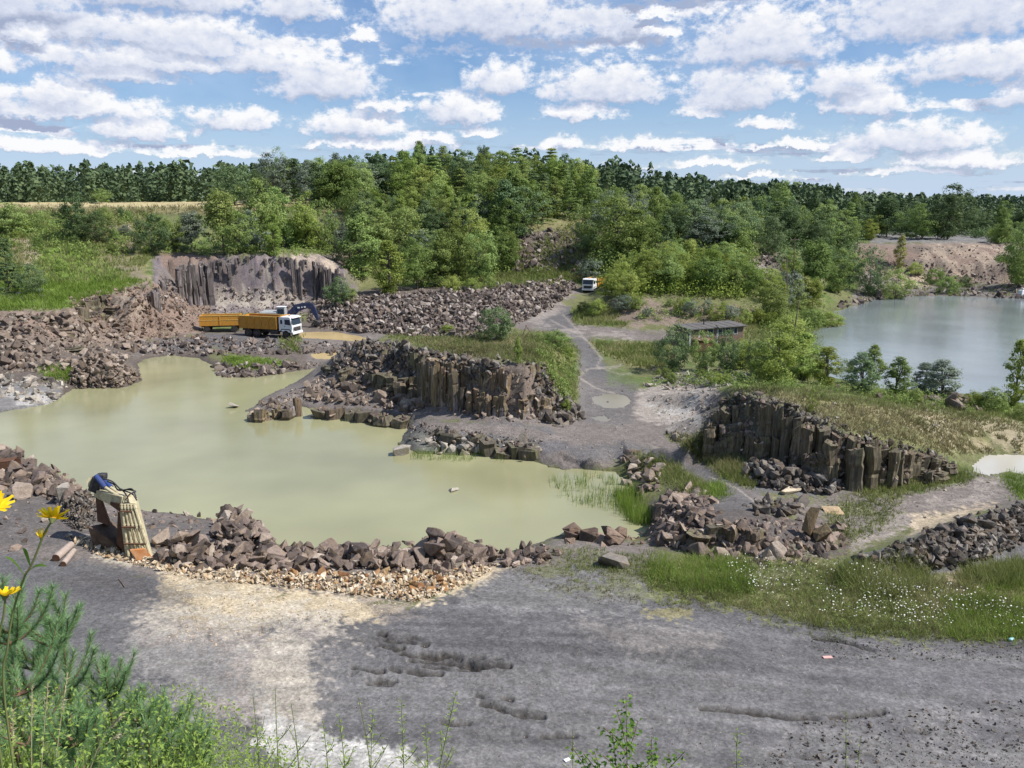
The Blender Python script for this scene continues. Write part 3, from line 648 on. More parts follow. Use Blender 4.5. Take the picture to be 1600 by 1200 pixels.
# small scale variation of the stuff itself
v = 1 + .16 * n2 + .18 * n3 + .16 * n4
col = np.clip(col * v[..., None], 0.01, .8)
# ------------------------------------------------------------------ ground sheet
def make_ground():
    V = np.stack([GX, GY, GZ], -1).reshape(-1, 3)
    i = np.arange(nr - 1)[:, None] * ntt; j = np.arange(ntt - 1)[None, :]
    a = (i + j).ravel(); F = np.stack([a, a + 1, a + ntt + 1, a + ntt], 1)
    F = F[:, ::-1]
    # close the back seam and the hole under the camera
    k = np.arange(nr - 1) * ntt
    seam = np.stack([k + ntt - 1, k, k + ntt, k + 2 * ntt - 1], 1)[:, ::-1]
    c = len(V); V = np.vstack([V, [[0, 0, float(GZ[0].mean())]]])
    jj = np.arange(ntt); cap = np.stack([jj, (jj + 1) % ntt, np.full(ntt, c), np.full(ntt, c)], 1)
    F = np.vstack([F, seam])
    colr = np.vstack([col.reshape(-1, 3), col[0, 0][None]])
    mt, nt, N, L, b = newmat('ground')
    at_ = N.new('ShaderNodeAttribute'); at_.attribute_name = 'Col'
    tc = N.new('ShaderNodeTexCoord'); o = tc.outputs['Object']
    f1 = nnoise(N, L, 9.0, 5, .7, o); f2 = nnoise(N, L, 2.0, 6, .65, o); f3 = nnoise(N, L, 28.0, 3, .7, o)
    vo = N.new('ShaderNodeTexVoronoi'); vo.inputs['Scale'].default_value = 7.0; L.new(o, vo.inputs['Vector'])
    v1 = nmap(N, L, f1.outputs['Fac'], .3, .7, .70, 1.31); v2 = nmap(N, L, f2.outputs['Fac'], .3, .7, .82, 1.2)
    c1 = nmix(N, L, 1.0, at_.outputs['Color'], v1, 'MULTIPLY'); c2 = nmix(N, L, 1.0, c1, v2, 'MULTIPLY')
    vo.inputs['Scale'].default_value = 11.0; vc = N.new('ShaderNodeSeparateColor'); L.new(vo.outputs['Color'], vc.inputs[0]); c2 = nmix(N, L, 1.0, c2, nmap(N, L, vc.outputs[0], 0, 1, .80, 1.21), 'MULTIPLY')
    # pale grit specks
    sp_ = nmap(N, L, f3.outputs['Fac'], .66, .74); spk = N.new('ShaderNodeMath'); spk.operation = 'MULTIPLY'; L.new(sp_, spk.inputs[0]); spk.inputs[1].default_value = .35
    c3 = nmix(N, L, spk.outputs[0], c2, (.42, .41, .39))
    L.new(c3, b.inputs['Base Color']); b.inputs['Roughness'].default_value = .95
    ad = N.new('ShaderNodeMath'); ad.operation = 'ADD'; L.new(vc.outputs[1], ad.inputs[0]); L.new(f2.outputs['Fac'], ad.inputs[1])
    bump(N, L, b, ad.outputs[0], .8, .04)
    g = mesh_np('ground', V, F, mt, True, {'Col': colr}); tag(g, kind='structure')
    return g
make_ground()

def water_mat(name, base, rough=.06, wave=.02, scale=3.0, spec=.5):
    mt, nt, N, L, b = newmat(name)
    tc = N.new('ShaderNodeTexCoord')
    n = nnoise(N, L, .08, 3, .5, tc.outputs['Object'])
    c = nmix(N, L, nmap(N, L, n.outputs['Fac'], .35, .65), tuple(x * .84 for x in base), tuple(x * 1.12 for x in base))
    L.new(c, b.inputs['Base Color']); b.inputs['Roughness'].default_value = rough; b.inputs['IOR'].default_value = 1.33
    b.inputs['Specular IOR Level'].default_value = spec
    mp = N.new('ShaderNodeMapping'); mp.inputs['Scale'].default_value = (.7, 1.6, 1); L.new(tc.outputs['Object'], mp.inputs[0])
    h = nnoise(N, L, scale, 4, .55, mp.outputs[0]); bump(N, L, b, h.outputs['Fac'], 1.0, wave)
    return mt
def flat_water(name, polyw, z, mat, grow, label=None):
    P = np.array(polyw); ce = P.mean(0); P2 = []
    n = len(P)
    area = sum(P[i][0] * P[(i + 1) % n][1] - P[(i + 1) % n][0] * P[i][1] for i in range(n))
    sg = 1 if area > 0 else -1
    for i in range(n):
        t = P[(i + 1) % n] - P[i - 1]; nn = np.array([t[1], -t[0]]) * sg / (np.hypot(*t) + 1e-9); P2.append(P[i] + nn * grow)
    bm = bmesh.new(); vs = [bm.verts.new((p[0], p[1], z)) for p in P2]; f = bm.faces.new(vs)
    if f.normal.z < 0: bmesh.ops.reverse_faces(bm, faces=[f])
    bmesh.ops.triangulate(bm, faces=bm.faces[:])
    me = bpy.data.meshes.new(name); bm.to_mesh(me); bm.free(); me.materials.append(mat)
    for p in me.polygons:
        pass
    o = link(bpy.data.objects.new(name, me)); tag(o, label, kind='structure'); return o
M_POND = water_mat('pond_water', (.285, .278, .158), .05, .008, 5.0)
M_LAKE = water_mat('lake_water', (.19, .22, .225), .07, .012, 3.5)
M_TAN = water_mat('tan_water', (.50, .38, .19), .15, .004, 6.0); M_CLR = water_mat('puddle_water', (.22, .19, .13), .05, .003, 6.0); M_WHT = water_mat('milky_water', (.50, .47, .40), .12, .004, 6.0)
def ccw(P):
    n = len(P); a = sum(P[i][0] * P[(i + 1) % n][1] - P[(i + 1) % n][0] * P[i][1] for i in range(n)); return P if a > 0 else P[::-1]
flat_water('pond', ccw(PONDW), 0.0, M_POND, .9)
flat_water('lake', ccw(LAKEW), LAKEZ, M_LAKE, 1.6)
for pw, (pl, pz, kd) in zip(PUDW, PUD):
    flat_water('puddle', ccw(pw), pz, {'tan': M_TAN, 'clear': M_CLR, 'white': M_WHT}[kd], .35)
# ------------------------------------------------------------------ stone
def rock_mat(name, stops, rough=.9, by='OBJECT', bstr=.9):
    mt, nt, N, L, b = newmat(name)
    if by == 'OBJECT':
        oi = N.new('ShaderNodeObjectInfo'); r = oi.outputs['Random']
    else:
        a = N.new('ShaderNodeAttribute'); a.attribute_name = 'rc'; r = a.outputs['Fac']
    tc = N.new('ShaderNodeTexCoord'); o = tc.outputs['Object']
    base = nramp(N, L, r, stops)
    sc_ = 3.0 if by == 'OBJECT' else 4.0
    n = nnoise(N, L, sc_, 5, .7, o); n2 = nnoise(N, L, sc_ * .4, 3, .6, o)
    c = nmix(N, L, 1.0, base, nmap(N, L, n.outputs['Fac'], .28, .72, .62, 1.38), 'MULTIPLY')
    c = nmix(N, L, nmap(N, L, n2.outputs['Fac'], .48, .66, 0, .5), c, (.25, .19, .13)); c = nmix(N, L, 1.0, c, (.86, .81, .75), 'MULTIPLY')
    L.new(c, b.inputs['Base Color']); b.inputs['Roughness'].default_value = rough
    bump(N, L, b, n.outputs['Fac'], bstr, .08)
    return mt
PAL = {
 'brown': [(0, (.07,.06,.06)), (.3, (.135,.113,.108)), (.6, (.22,.18,.165)), (.82, (.33,.27,.235)), (1, (.42,.38,.34))],
 'pile': [(0, (.09,.075,.07)), (.35, (.18,.15,.135)), (.75, (.29,.245,.215)), (1, (.42,.38,.34))],
 'grey': [(0, (.05,.047,.047)), (.4, (.095,.088,.086)), (.75, (.17,.16,.155)), (1, (.33,.315,.30))],
 'field': [(0, (.06,.053,.054)), (.35, (.13,.11,.108)), (.7, (.24,.21,.20)), (1, (.44,.41,.39))],
 'pale': [(0, (.22,.21,.20)), (.5, (.36,.345,.32)), (1, (.52,.50,.46))],
 'cream': [(0, (.33,.20,.11)), (.2, (.48,.37,.24)), (.6, (.62,.53,.40)), (1, (.74,.70,.60))],
 'rust': [(0, (.22,.11,.06)), (.5, (.36,.20,.09)), (1, (.50,.36,.20))],
 'red': [(0, (.09,.066,.055)), (.5, (.19,.14,.115)), (1, (.33,.26,.22))],
 'col': [(0, (.085,.07,.055)), (.4, (.15,.125,.08)), (.7, (.20,.155,.10)), (1, (.20,.12,.08))],
}
RM = {k: rock_mat('stone_' + k, v) for k, v in PAL.items()}
RMS = {k: rock_mat('rubble_' + k, v, by='ATTR') for k, v in PAL.items()}
def hull_rock(seed, n=13, ex=(1, .8, .65), box=.5):
    rnd = random.Random(seed); bm = bmesh.new()
    for _ in range(n):
        while True:
            p = Vector((rnd.uniform(-1, 1), rnd.uniform(-1, 1), rnd.uniform(-1, 1)))
            if rnd.random() < box:
                k = max(abs(p.x), abs(p.y), abs(p.z)); p = p / k * rnd.uniform(.8, 1); break
            if .6 < p.length < 1: break
        bm.verts.new((p.x * ex[0], p.y * ex[1], p.z * ex[2]))
    r = bmesh.ops.convex_hull(bm, input=bm.verts[:])
    dead = [v for v in bm.verts if not v.link_faces]
    bmesh.ops.delete(bm, geom=dead, context='VERTS')
    return bm
def finish_rock(bm, name):
    bmesh.ops.bevel(bm, geom=bm.edges[:], offset=.035, segments=1, affect='EDGES')
    me = bpy.data.meshes.new(name); bm.to_mesh(me); bm.free(); return me
PROTO = []; PNP = []
for s in range(12):
    ex = [(1, .8, .65), (1, .62, .5), (1, .9, .35), (.9, .8, .8)][s % 4]
    bm = hull_rock(900 + s, 13 + s % 6, ex, .88)
    bmesh.ops.triangulate(bm, faces=bm.faces[:])
    bm.verts.ensure_lookup_table()
    PNP.append((np.array([v.co[:] for v in bm.verts]), np.array([[v.index for v in f.verts] for f in bm.faces])))
    bmesh.ops.dissolve_limit(bm, angle_limit=.22, verts=bm.verts[:], edges=bm.edges[:])
    PROTO.append(finish_rock(bm, 'boulder'))
PLITE = []                                             # cheap ones for small rubble
for s in range(8):
    bm = hull_rock(70 + s, 9, (1, .8, .55), .85); bmesh.ops.triangulate(bm, faces=bm.faces[:])
    bm.verts.ensure_lookup_table(); PLITE.append((np.array([v.co[:] for v in bm.verts]), np.array([[v.index for v in f.verts] for f in bm.faces]))); bm.free()
def rotmats(rng, n, tilt=math.pi):
    a = rng.uniform(0, 2 * math.pi, n); b = rng.uniform(-tilt, tilt, n) * .5; c = rng.uniform(-tilt, tilt, n) * .5
    ca, sa, cb, sb, cc, sc2 = np.cos(a), np.sin(a), np.cos(b), np.sin(b), np.cos(c), np.sin(c)
    Rz = np.zeros((n, 3, 3)); Rz[:, 0, 0] = ca; Rz[:, 0, 1] = -sa; Rz[:, 1, 0] = sa; Rz[:, 1, 1] = ca; Rz[:, 2, 2] = 1
    Rx = np.zeros((n, 3, 3)); Rx[:, 0, 0] = 1; Rx[:, 1, 1] = cb; Rx[:, 1, 2] = -sb; Rx[:, 2, 1] = sb; Rx[:, 2, 2] = cb
    Ry = np.zeros((n, 3, 3)); Ry[:, 1, 1] = 1; Ry[:, 0, 0] = cc; Ry[:, 0, 2] = sc2; Ry[:, 2, 0] = -sc2; Ry[:, 2, 2] = cc
    return Rz @ Rx @ Ry
def join_instances(protos, which, Rm, S, T):
    """stack copies of small meshes into one vertex/face array; returns V, F, owner index per vertex"""
    Vs, Fs, Os = [], [], []; off = 0
    for k, (pv, pf) in enumerate(protos):
        idx = np.where(which == k)[0]
        if not len(idx): continue
        P = np.einsum('nij,vj->nvi', Rm[idx], pv) if S.ndim == 1 else np.einsum('nij,nvj->nvi', Rm[idx], pv[None] * S[idx][:, None, :])
        if S.ndim == 1: P = P * S[idx][:, None, None]
        P = P + T[idx][:, None, :]
        nv = len(pv); F = pf[None] + (np.arange(len(idx)) * nv)[:, None, None] + off
        Vs.append(P.reshape(-1, 3)); Fs.append(F.reshape(-1, pf.shape[1])); Os.append(np.repeat(idx, nv)); off += nv * len(idx)
    return np.concatenate(Vs), np.concatenate(Fs), np.concatenate(Os)
def scatter_px(poly, n, rng):
    P = np.array(poly, float); x0, y0 = P.min(0); x1, y1 = P.max(0); X = np.zeros(0); Y = np.zeros(0)
    while len(X) < n:
        x = rng.uniform(x0, x1, n * 2); y = rng.uniform(y0, y1, n * 2); ok = inpoly(x, y, poly); X = np.append(X, x[ok]); Y = np.append(Y, y[ok])
    return X[:n], Y[:n]
ROCKS = []    # dicts of arrays per zone
def zone(poly, n, smin, smax, pal, where, power=2.2, lift=.25, lite=False, what='rock', seed=None, stuffname='rubble', sink=.4, heap=None, maxind=999):
    rng = np.random.default_rng(len(ROCKS) + 11 if seed is None else seed)
    px, py = scatter_px(poly, n, rng); X, Y, Z = hit(px, py)
    s = smin + (smax - smin) * rng.random(n) ** (power * 2.2)
    if heap is not None:                              # the heap's own shape: higher towards its middle
        sd = np.clip(sdist(px, py, poly), 0, heap[0]) / heap[0]; Z = Z + heap[1] * sd * (2 - sd) * rng.uniform(.3, 1, n); s = s * (.55 + .6 * sd)
    Z = Z + s * (rng.uniform(-sink, lift, n))
    ok = ~((Y > 400))
    ROCKS.append(dict(X=X[ok], Y=Y[ok], Z=Z[ok], s=s[ok] * .5, pal=pal, where=where, lite=lite, what=what, rng=rng, stuff=stuffname, maxind=maxind))
# near shore
zone([(0,700),(40,712),(100,748),(140,775),(150,790),(100,790),(40,770),(0,765)], 800, .15, 1.15, 'brown', 'heaped on the left near shore of the green pond', 1.6, .5)
zone([(0,775),(90,780),(150,800),(140,840),(60,850),(0,840)], 90, .1, .6, 'brown', 'scattered on the dark ground behind the yellow flower')
zone([(88,795),(125,770),(150,775),(152,815),(130,832),(100,820)], 900, .12, .42, 'grey', 'x', 1.2, .8, lite=True, stuffname='crushed_stone', heap=(20,.7), maxind=0)
zone([(330,845),(340,800),(360,785),(398,795),(408,825),(430,850),(440,880),(400,880),(340,870)], 750, .16, 1.1, 'brown', 'in the steep heap of rocks rising from the near shore', 1.2, .6, heap=(30,.5))
zone([(240,850),(300,850),(350,860),(430,862),(470,868),(470,895),(380,890),(300,895),(250,880)], 480, .18, 1.15, 'brown', 'in the row of rocks below the steep heap', 1.3, .5)
zone([(430,865),(520,860),(600,862),(630,858),(640,895),(560,890),(470,892)], 560, .18, 1.2, 'brown', 'in the middle of the near rock row', 1.1, .5, heap=(18,.4))
zone([(628,858),(650,840),(690,836),(735,845),(770,868),(775,885),(700,900),(640,892)], 520, .2, 1.3, 'brown', 'in the highest part of the near rock row', 1.1, .5, heap=(26,.3))
zone([(770,868),(830,850),(880,862),(860,880),(790,888)], 200, .15, .7, 'brown', 'at the right end of the near shore rock row', 1.6, .5)
zone([(880,830),(930,822),(970,828),(1005,848),(1000,862),(930,855),(880,848)], 70, .3, 1.4, 'red', 'by the near corner of the pond', 1.2, .3)
zone([(160,800),(245,795),(330,812),(330,830),(250,830),(180,830)], 160, .12, .7, 'brown', 'on the dark shore right of the digger arm', 2)
# cream and orange stones
zone([(100,838),(160,842),(250,875),(380,888),(470,898),(640,895),(760,885),(770,893),(700,925),(650,942),(560,930),(420,915),(300,905),(240,890),(150,868)], 6500, .07, .36, 'cream', 'in the band of cream stones', 1.8, .6, lite=True, stuffname='cream_stones', maxind=0)
zone([(250,900),(420,915),(640,942),(620,960),(520,975),(430,1000),(330,1010),(260,1000),(300,950)], 2600, .03, .10, 'cream', 'x', 1.5, .4, lite=True, stuffname='cream_gravel', maxind=0)
zone([(430,895),(640,893),(750,895),(690,925),(640,940),(560,915),(440,912)], 70, .2, .7, 'rust', 'among the cream stones', 1.2, .4)
# platform pebbles
zone([(0,870),(300,950),(640,960),(800,910),(1000,930),(1160,985),(1600,1010),(1600,1200),(0,1200)], 7000, .018, .075, 'field', 'x', 2.5, .3, lite=True, stuffname='pebbles', maxind=0)
zone([(0,870),(300,950),(640,960),(800,910),(1000,930),(1160,985),(1600,1010),(1600,1200),(0,1200)], 4500, .012, .045, 'cream', 'x', 2.5, .3, lite=True, stuffname='pale_grit', maxind=0)
zone([(1240,1130),(1600,1090),(1600,1200),(1180,1200)], 2200, .03, .16, 'grey', 'x', 2, .3, lite=True, stuffname='gravel_lumps', maxind=0)
zone([(1240,1000),(1600,1010),(1600,1035),(1300,1030)], 1300, .03, .13, 'grey', 'x', 2, .3, lite=True, stuffname='gravel_lumps', maxind=0)
# right bank
zone([(1325,885),(1400,852),(1480,822),(1560,798),(1605,788),(1605,845),(1520,880),(1400,900)], 4200, .05, .6, 'grey', 'on the dark rubble bank at the right', 2.0, .4)
zone([(1440,830),(1500,808),(1600,792),(1600,815),(1510,828),(1460,845)], 34, .35, 1.3, 'grey', 'on the crest of the dark rubble bank at the right', 1.2, .3)
# shelf right of the inlet
zone([(1015,845),(1020,800),(1040,775),(1070,760),(1110,770),(1120,800),(1095,840),(1070,862)], 1100, .08, .9, 'brown', 'heaped on the shelf edge right of the reeds', 1.9, .25)
zone([(970,770),(985,745),(1000,735),(1025,745),(1035,765),(1010,775)], 70, .3, 1.1, 'pile', 'on the bank above the reeds', 1.2, .4)
zone([(970,715),(995,705),(1030,725),(1050,745),(1010,745),(975,735)], 60, .3, 1.2, 'pile', 'on the mossy bank north of the reeds', 1.3, .3)
zone([(1110,815),(1200,808),(1260,812),(1320,822),(1330,850),(1280,872),(1190,870),(1120,867),(1085,852)], 1100, .06, .75, 'brown', 'on the ledge in front of the standing stone', 2.3, .2)
zone([(1165,790),(1250,780),(1260,805),(1190,812)], 140, .2, 1.0, 'grey', 'left of the standing stone', 1.4, .4)
zone([(1080,862),(1200,858),(1300,872),(1250,885),(1120,880)], 60, .25, 1.2, 'pile', 'at the foot of the ledge behind the tall grass', 1.3, .2)
# foot of the right mesa
zone([(1160,728),(1200,728),(1300,752),(1325,762),(1300,775),(1200,765),(1160,750)], 950, .15, .9, 'grey', 'in the scree at the foot of the right rock wall', 1.3, .6, heap=(14,.6))
zone([(1040,672),(1095,680),(1100,695),(1045,690)], 60, .25, .8, 'grey', 'beside the road left of the right rock wall', 1.4)
zone([(1100,640),(1160,608),(1240,634),(1330,672),(1475,712),(1470,722),(1330,690),(1230,655),(1150,628),(1110,655)], 500, .12, .6, 'grey', 'on the upper edge of the right rock wall', 1.7, .4, maxind=3)
# left mesa
zone([(515,545),(560,532),(620,536),(700,556),(780,570),(760,590),(640,600),(560,590),(520,580)], 2200, .15, .9, 'grey', 'on the rubble slope of the left outcrop', 1.6, .5)
zone([(560,532),(850,566),(848,576),(700,566),(560,545)], 350, .15, .55, 'grey', 'on the upper edge of the left outcrop', 1.7, .4, maxind=3)
zone([(470,610),(500,590),(560,605),(680,622),(690,640),(640,645),(560,632),(480,628)], 800, .15, 1.3, 'pile', 'on the terrace below the left outcrop', 1.7, .3)
zone([(400,630),(470,605),(480,625),(420,638)], 90, .3, 1.0, 'pile', 'on the tip of the spit in the pond', 1.3, .3)
zone([(690,630),(830,655),(850,662),(700,650)], 60, .25, .9, 'brown', 'at the foot of the columned wall', 1.4, .3)
zone([(845,570),(870,610),(905,640),(912,655),(870,668),(845,655),(835,610)], 520, .18, 1.1, 'grey', 'tumbled down the outcrop beside the road', 1.3, .4)
zone([(640,690),(690,685),(850,697),(862,710),(700,712),(640,705)], 75, .35, 1.35, 'pale', 'along the waterline of the low spit', 1.0, .3)
zone([(640,660),(700,668),(850,690),(840,697),(690,690),(640,690)], 380, .12, .5, 'grey', 'x', 1.6, .4, lite=True, maxind=0)
# broken faces
zone([(250,440),(330,450),(500,450),(545,465),(550,482),(330,484),(240,475)], 900, .15, .9, 'field', 'x', 1.8, .2, maxind=0)
zone([(520,545),(700,565),(850,575),(850,655),(700,645),(520,600)], 500, .15, .7, 'brown', 'x', 1.6, .5, maxind=0)
zone([(1105,650),(1160,615),(1320,680),(1475,716),(1480,735),(1310,755),(1110,705)], 900, .15, .6, 'brown', 'x', 1.6, .1, maxind=0)
# quarry floor and far shore
zone([(108,606),(110,585),(135,562),(165,555),(195,570),(222,592),(190,608)], 650, .28, .95, 'pile', 'in the pile on the far left shore', .9, .5, heap=(16,1.0))
zone([(0,590),(60,585),(105,600),(85,628),(50,630),(0,620)], 230, .25, 1.1, 'pale', 'on the pale shore at the far left', 1.4, .3)
zone([(0,490),(110,490),(170,500),(230,540),(215,560),(110,580),(0,585)], 2000, .18, 1.15, 'pile', 'in the broken slope under the far left cliff', 1.8, .5)
zone([(110,465),(240,445),(330,480),(320,530),(220,540),(130,510)], 2600, .12, .75, 'red', 'on the reddish talus behind the trailer', 2.2, .4)
zone([(220,535),(330,528),(500,535),(560,540),(540,552),(330,556),(220,555)], 1500, .18, 1.0, 'field', 'between the haul road and the pond', 1.9, .4)
zone([(330,572),(400,570),(455,570),(500,566),(480,578),(400,590),(345,590)], 220, .3, 1.3, 'field', 'on the small headland of the pond', 1.2, .4)
zone([(240,475),(420,480),(520,478),(520,500),(440,510),(300,505)], 700, .25, .9, 'field', 'x', 1.8, .4, lite=True, maxind=0)
zone([(480,475),(560,465),(700,455),(880,438),(905,448),(860,485),(800,510),(740,528),(640,526),(560,520),(490,512)], 8500, .25, 1.05, 'field', 'in the wide rubble field behind the outcrop', 1.4, .7)
zone([(820,362),(905,357),(912,385),(915,425),(870,428),(800,420)], 900, .3, 1.3, 'field', 'on the rubble slope below the wooded hill', 1.6, .5)
zone([(795,405),(830,390),(840,420),(800,430)], 60, .7, 2.2, 'field', 'x', 1.2, .4, maxind=5)
zone([(1145,375),(1180,380),(1245,410),(1240,450),(1190,440),(1165,400)], 380, .3, 1.5, 'field', 'x', 1.6, .4, maxind=0)
zone([(1330,462),(1420,448),(1620,448),(1620,470),(1500,462),(1380,470),(1300,486)], 500, .3, 1.6, 'field', 'x', 1.6, .4, maxind=6)
zone([(1340,386),(1580,384),(1600,440),(1400,438),(1340,425)], 1500, .2, .9, 'brown', 'x', 2.2, .1, maxind=0)
zone([(1360,400),(1440,420),(1560,430),(1560,445),(1400,440),(1350,425)], 400, .3, 1.2, 'field', 'x', 1.6, .4, maxind=0)
zone([(1180,585),(1110,578),(1030,585),(1000,605),(1100,615),(1150,600)], 400, .2, .8, 'pale', 'on the pale rubble above the flooded road', 1.8, .4)
zone([(1060,600),(1125,605),(1110,660),(1090,680),(1030,660),(1010,625)], 500, .08, .4, 'pale', 'x', 1.6, .4, lite=True, maxind=0)
zone([(1290,600),(1380,618),(1500,625),(1520,640),(1380,630)], 40, .3, 1.3, 'pile', 'near the lake bushes', 1.3, .3)
zone([(1478,625),(1520,628),(1535,642),(1480,640)], 26, .6, 1.6, 'pile', 'in the small rock heap by the lake', .8, .6)
zone([(1180,610),(1500,640),(1600,660),(1600,710),(1450,700),(1250,640)], 160, .1, .5, 'pale', 'x', 1.8, .2, lite=True, maxind=0)
zone([(1320,775),(1480,745),(1600,760),(1500,790),(1330,850)], 110, .08, .45, 'pale', 'x', 2, .2, lite=True, maxind=0)
zone([(900,610),(1000,600),(1000,700),(1100,740),(900,710),(650,665),(850,660)], 350, .05, .3, 'pale', 'x', 2, .2, lite=True, maxind=0)
zone([(0,450),(75,455),(78,470),(0,470)], 160, .2, .8, 'grey', 'x', 2, .2, lite=True, maxind=0)

def build_rocks():
    cand = []
    for zi, z in enumerate(ROCKS):
        if z['maxind'] == 0: continue
        px, py, dep = proj(z['X'], z['Y'], z['Z']); app = z['s'] / np.maximum(dep, 1)
        ok = np.where((px > 0) & (px < 1600))[0]
        o = ok[np.argsort(-app[ok])][:z['maxind'] if z['maxind'] < 999 else 60]
        for i in o: cand.append((app[i], zi, i))
    cand.sort(reverse=True); cand = cand[:285]; pick = {}
    for _, zi, i in cand: pick.setdefault(zi, []).append(i)
    adj = {'brown': 'brown angular rock', 'pile': 'light brown rock block', 'grey': 'dark grey angular rock', 'field': 'rough grey brown rock', 'pale': 'pale grey stone slab', 'rust': 'rusty orange stone', 'red': 'reddish brown rock'}
    for zi, z in enumerate(ROCKS):
        n = len(z['X']); rng = z['rng']; keep = np.ones(n, bool)
        for i in pick.get(zi, []):
            keep[i] = False
            o = bpy.data.objects.new('boulder', PROTO[int(rng.integers(12))]); link(o)
            if not o.data.materials: o.data.materials.append(RM['brown'])
            o.material_slots[0].link = 'OBJECT'; o.material_slots[0].material = RM[z['pal']]
            s = z['s'][i]; o.location = (z['X'][i], z['Y'][i], z['Z'][i] + s * .15); o.scale = (s * rng.uniform(.9, 1.2), s * rng.uniform(.8, 1.1), s * rng.uniform(.8, 1.15))
            o.rotation_euler = tuple(rng.uniform(-.9, .9, 2)) + (rng.uniform(0, 6.28),)
            a_ = adj[z['pal']]
            ids = pick[zi]; shp = {0: 'angular', 1: 'long', 2: 'flat', 3: 'blocky'}[PROTO.index(o.data) % 4]; xs_ = [z['X'][q] / z['Y'][q] for q in ids]; rk = ids.index(i) / len(ids)
            wds = a_.replace('angular ', '').replace(' block', '').replace(' slab', '').replace('rough ', ''); lab = ('big ' if rk < .33 else 'middling ' if rk < .66 else 'small ') + shp + ' ' + wds + ' ' + z['where']
            part = ', left' if z['X'][i] / z['Y'][i] < np.quantile(xs_, .33) else ', middle' if z['X'][i] / z['Y'][i] < np.quantile(xs_, .67) else ', right'
            part += ' front' if z['Y'][i] < np.median([z['Y'][q] for q in ids]) else ' back'
            if len((lab + part).split()) <= 16: lab += part
            gen_ = lab
            if len(ids) > 3:
                if i == ids[0]: lab = 'largest ' + a_ + ' ' + z['where']
                elif i == min(ids, key=lambda q: z['X'][q] / z['Y'][q]): lab = 'leftmost ' + a_ + ' ' + z['where']
                elif i == max(ids, key=lambda q: z['X'][q] / z['Y'][q]): lab = 'rightmost ' + a_ + ' ' + z['where']
                elif i == max(ids, key=lambda q: z['Y'][q]): lab = 'farthest back ' + a_ + ' ' + z['where']
            if len(lab.split()) > 16: lab = gen_
            tag(o, lab, 'rock', a_ + 's ' + z['where'])
        idx = np.where(keep)[0]; m = len(idx)
        if m == 0: continue
        protos = PLITE if z['lite'] else PNP
        if not z['lite']:
            small = z['s'][idx] / np.maximum(proj(z['X'][idx], z['Y'][idx], z['Z'][idx])[2], 1) * FPX < 3.2
            wh = np.where(small, rng.integers(12, 20, m), rng.integers(0, 12, m)); protos = PNP + PLITE
        else: wh = rng.integers(0, len(protos), m)
        _ = 0; S = z['s'][idx][:, None] * rng.uniform(.75, 1.2, (m, 3)); Rm = rotmats(rng, m, 2.6)
        T = np.stack([z['X'][idx], z['Y'][idx], z['Z'][idx]], 1)
        V, F, O = join_instances(protos, wh, Rm, S, T)
        o = mesh_np(z['stuff'], V, F, RMS[z['pal']], False, {'rc': rng.random(m)[O]}); tag(o, kind='stuff')
build_rocks()

# ------------------------------------------------------------------ basalt walls: every column a part
def column_proto(seed):
    rnd = random.Random(seed); n = rnd.choice([5, 6, 6, 5]); bm = bmesh.new()
    ang = sorted([(k + rnd.uniform(-.25, .25)) * 2 * math.pi / n for k in range(n)])
    lv = [0] + sorted(rnd.uniform(.08, .92) for _ in range(6)) + [1]; rings = []; sx, sy = rnd.uniform(-.06, .06), rnd.uniform(-.06, .06); ox = oy = 0
    for q, t in enumerate(lv):
        ox, oy = rnd.uniform(-.09, .09), rnd.uniform(-.09, .09); g = rnd.uniform(.86, 1.12)
        rings.append([bm.verts.new((math.cos(a) * .56 * g + ox + rnd.uniform(-.05, .05), math.sin(a) * .56 * g + oy + rnd.uniform(-.05, .05), t + (rnd.uniform(-.03, .03) + sx * math.cos(a) + sy * math.sin(a) if t == 1 else rnd.uniform(-.015, .015)))) for a in ang])
    for r0, r1 in zip(rings, rings[1:]):
        for k in range(n): bm.faces.new((r0[k], r0[(k + 1) % n], r1[(k + 1) % n], r1[k]))
    bm.faces.new(rings[-1]); bmesh.ops.triangulate(bm, faces=[bm.faces[-1]] if False else [f for f in bm.faces if len(f.verts) > 4])
    me = bpy.data.meshes.new('basalt_column'); bm.to_mesh(me); bm.free(); return me
COLP = [column_proto(300 + k) for k in range(16)]
RIB = []
def col_mat(stops=None):
    mt, nt, N, L, b = newmat('basalt')
    oi = N.new('ShaderNodeObjectInfo'); tc = N.new('ShaderNodeTexCoord')
    base = nramp(N, L, oi.outputs['Random'], stops or [(0, (.12,.105,.08)), (.3, (.17,.145,.095)), (.55, (.23,.18,.115)), (.8, (.15,.135,.08)), (1, (.20,.14,.10))])
    mp = N.new('ShaderNodeMapping'); mp.inputs['Scale'].default_value = (3, 3, .5); L.new(tc.outputs['Object'], mp.inputs[0])
    n = nnoise(N, L, 2.2, 5, .7, mp.outputs[0]); n2 = nnoise(N, L, 6, 5, .7, tc.outputs['Object'])
    c = nmix(N, L, nmap(N, L, n.outputs['Fac'], .40, .60), base, (.075, .066, .055))
    n3 = nnoise(N, L, 1.6, 4, .6, tc.outputs['Object']); c = nmix(N, L, nmap(N, L, n3.outputs['Fac'], .5, .66, 0, .7), c, (.15, .15, .07) if not stops else (.34, .30, .31))
    c = nmix(N, L, nmap(N, L, n.outputs['Fac'], .34, .22), c, (.30, .21, .12))
    c = nmix(N, L, 1.0, c, nmap(N, L, n2.outputs['Fac'], .3, .7, .65, 1.35), 'MULTIPLY')
    L.new(c, b.inputs['Base Color']); b.inputs['Roughness'].default_value = .9; bump(N, L, b, n2.outputs['Fac'], .6, .05)
    return mt
M_COL = col_mat()
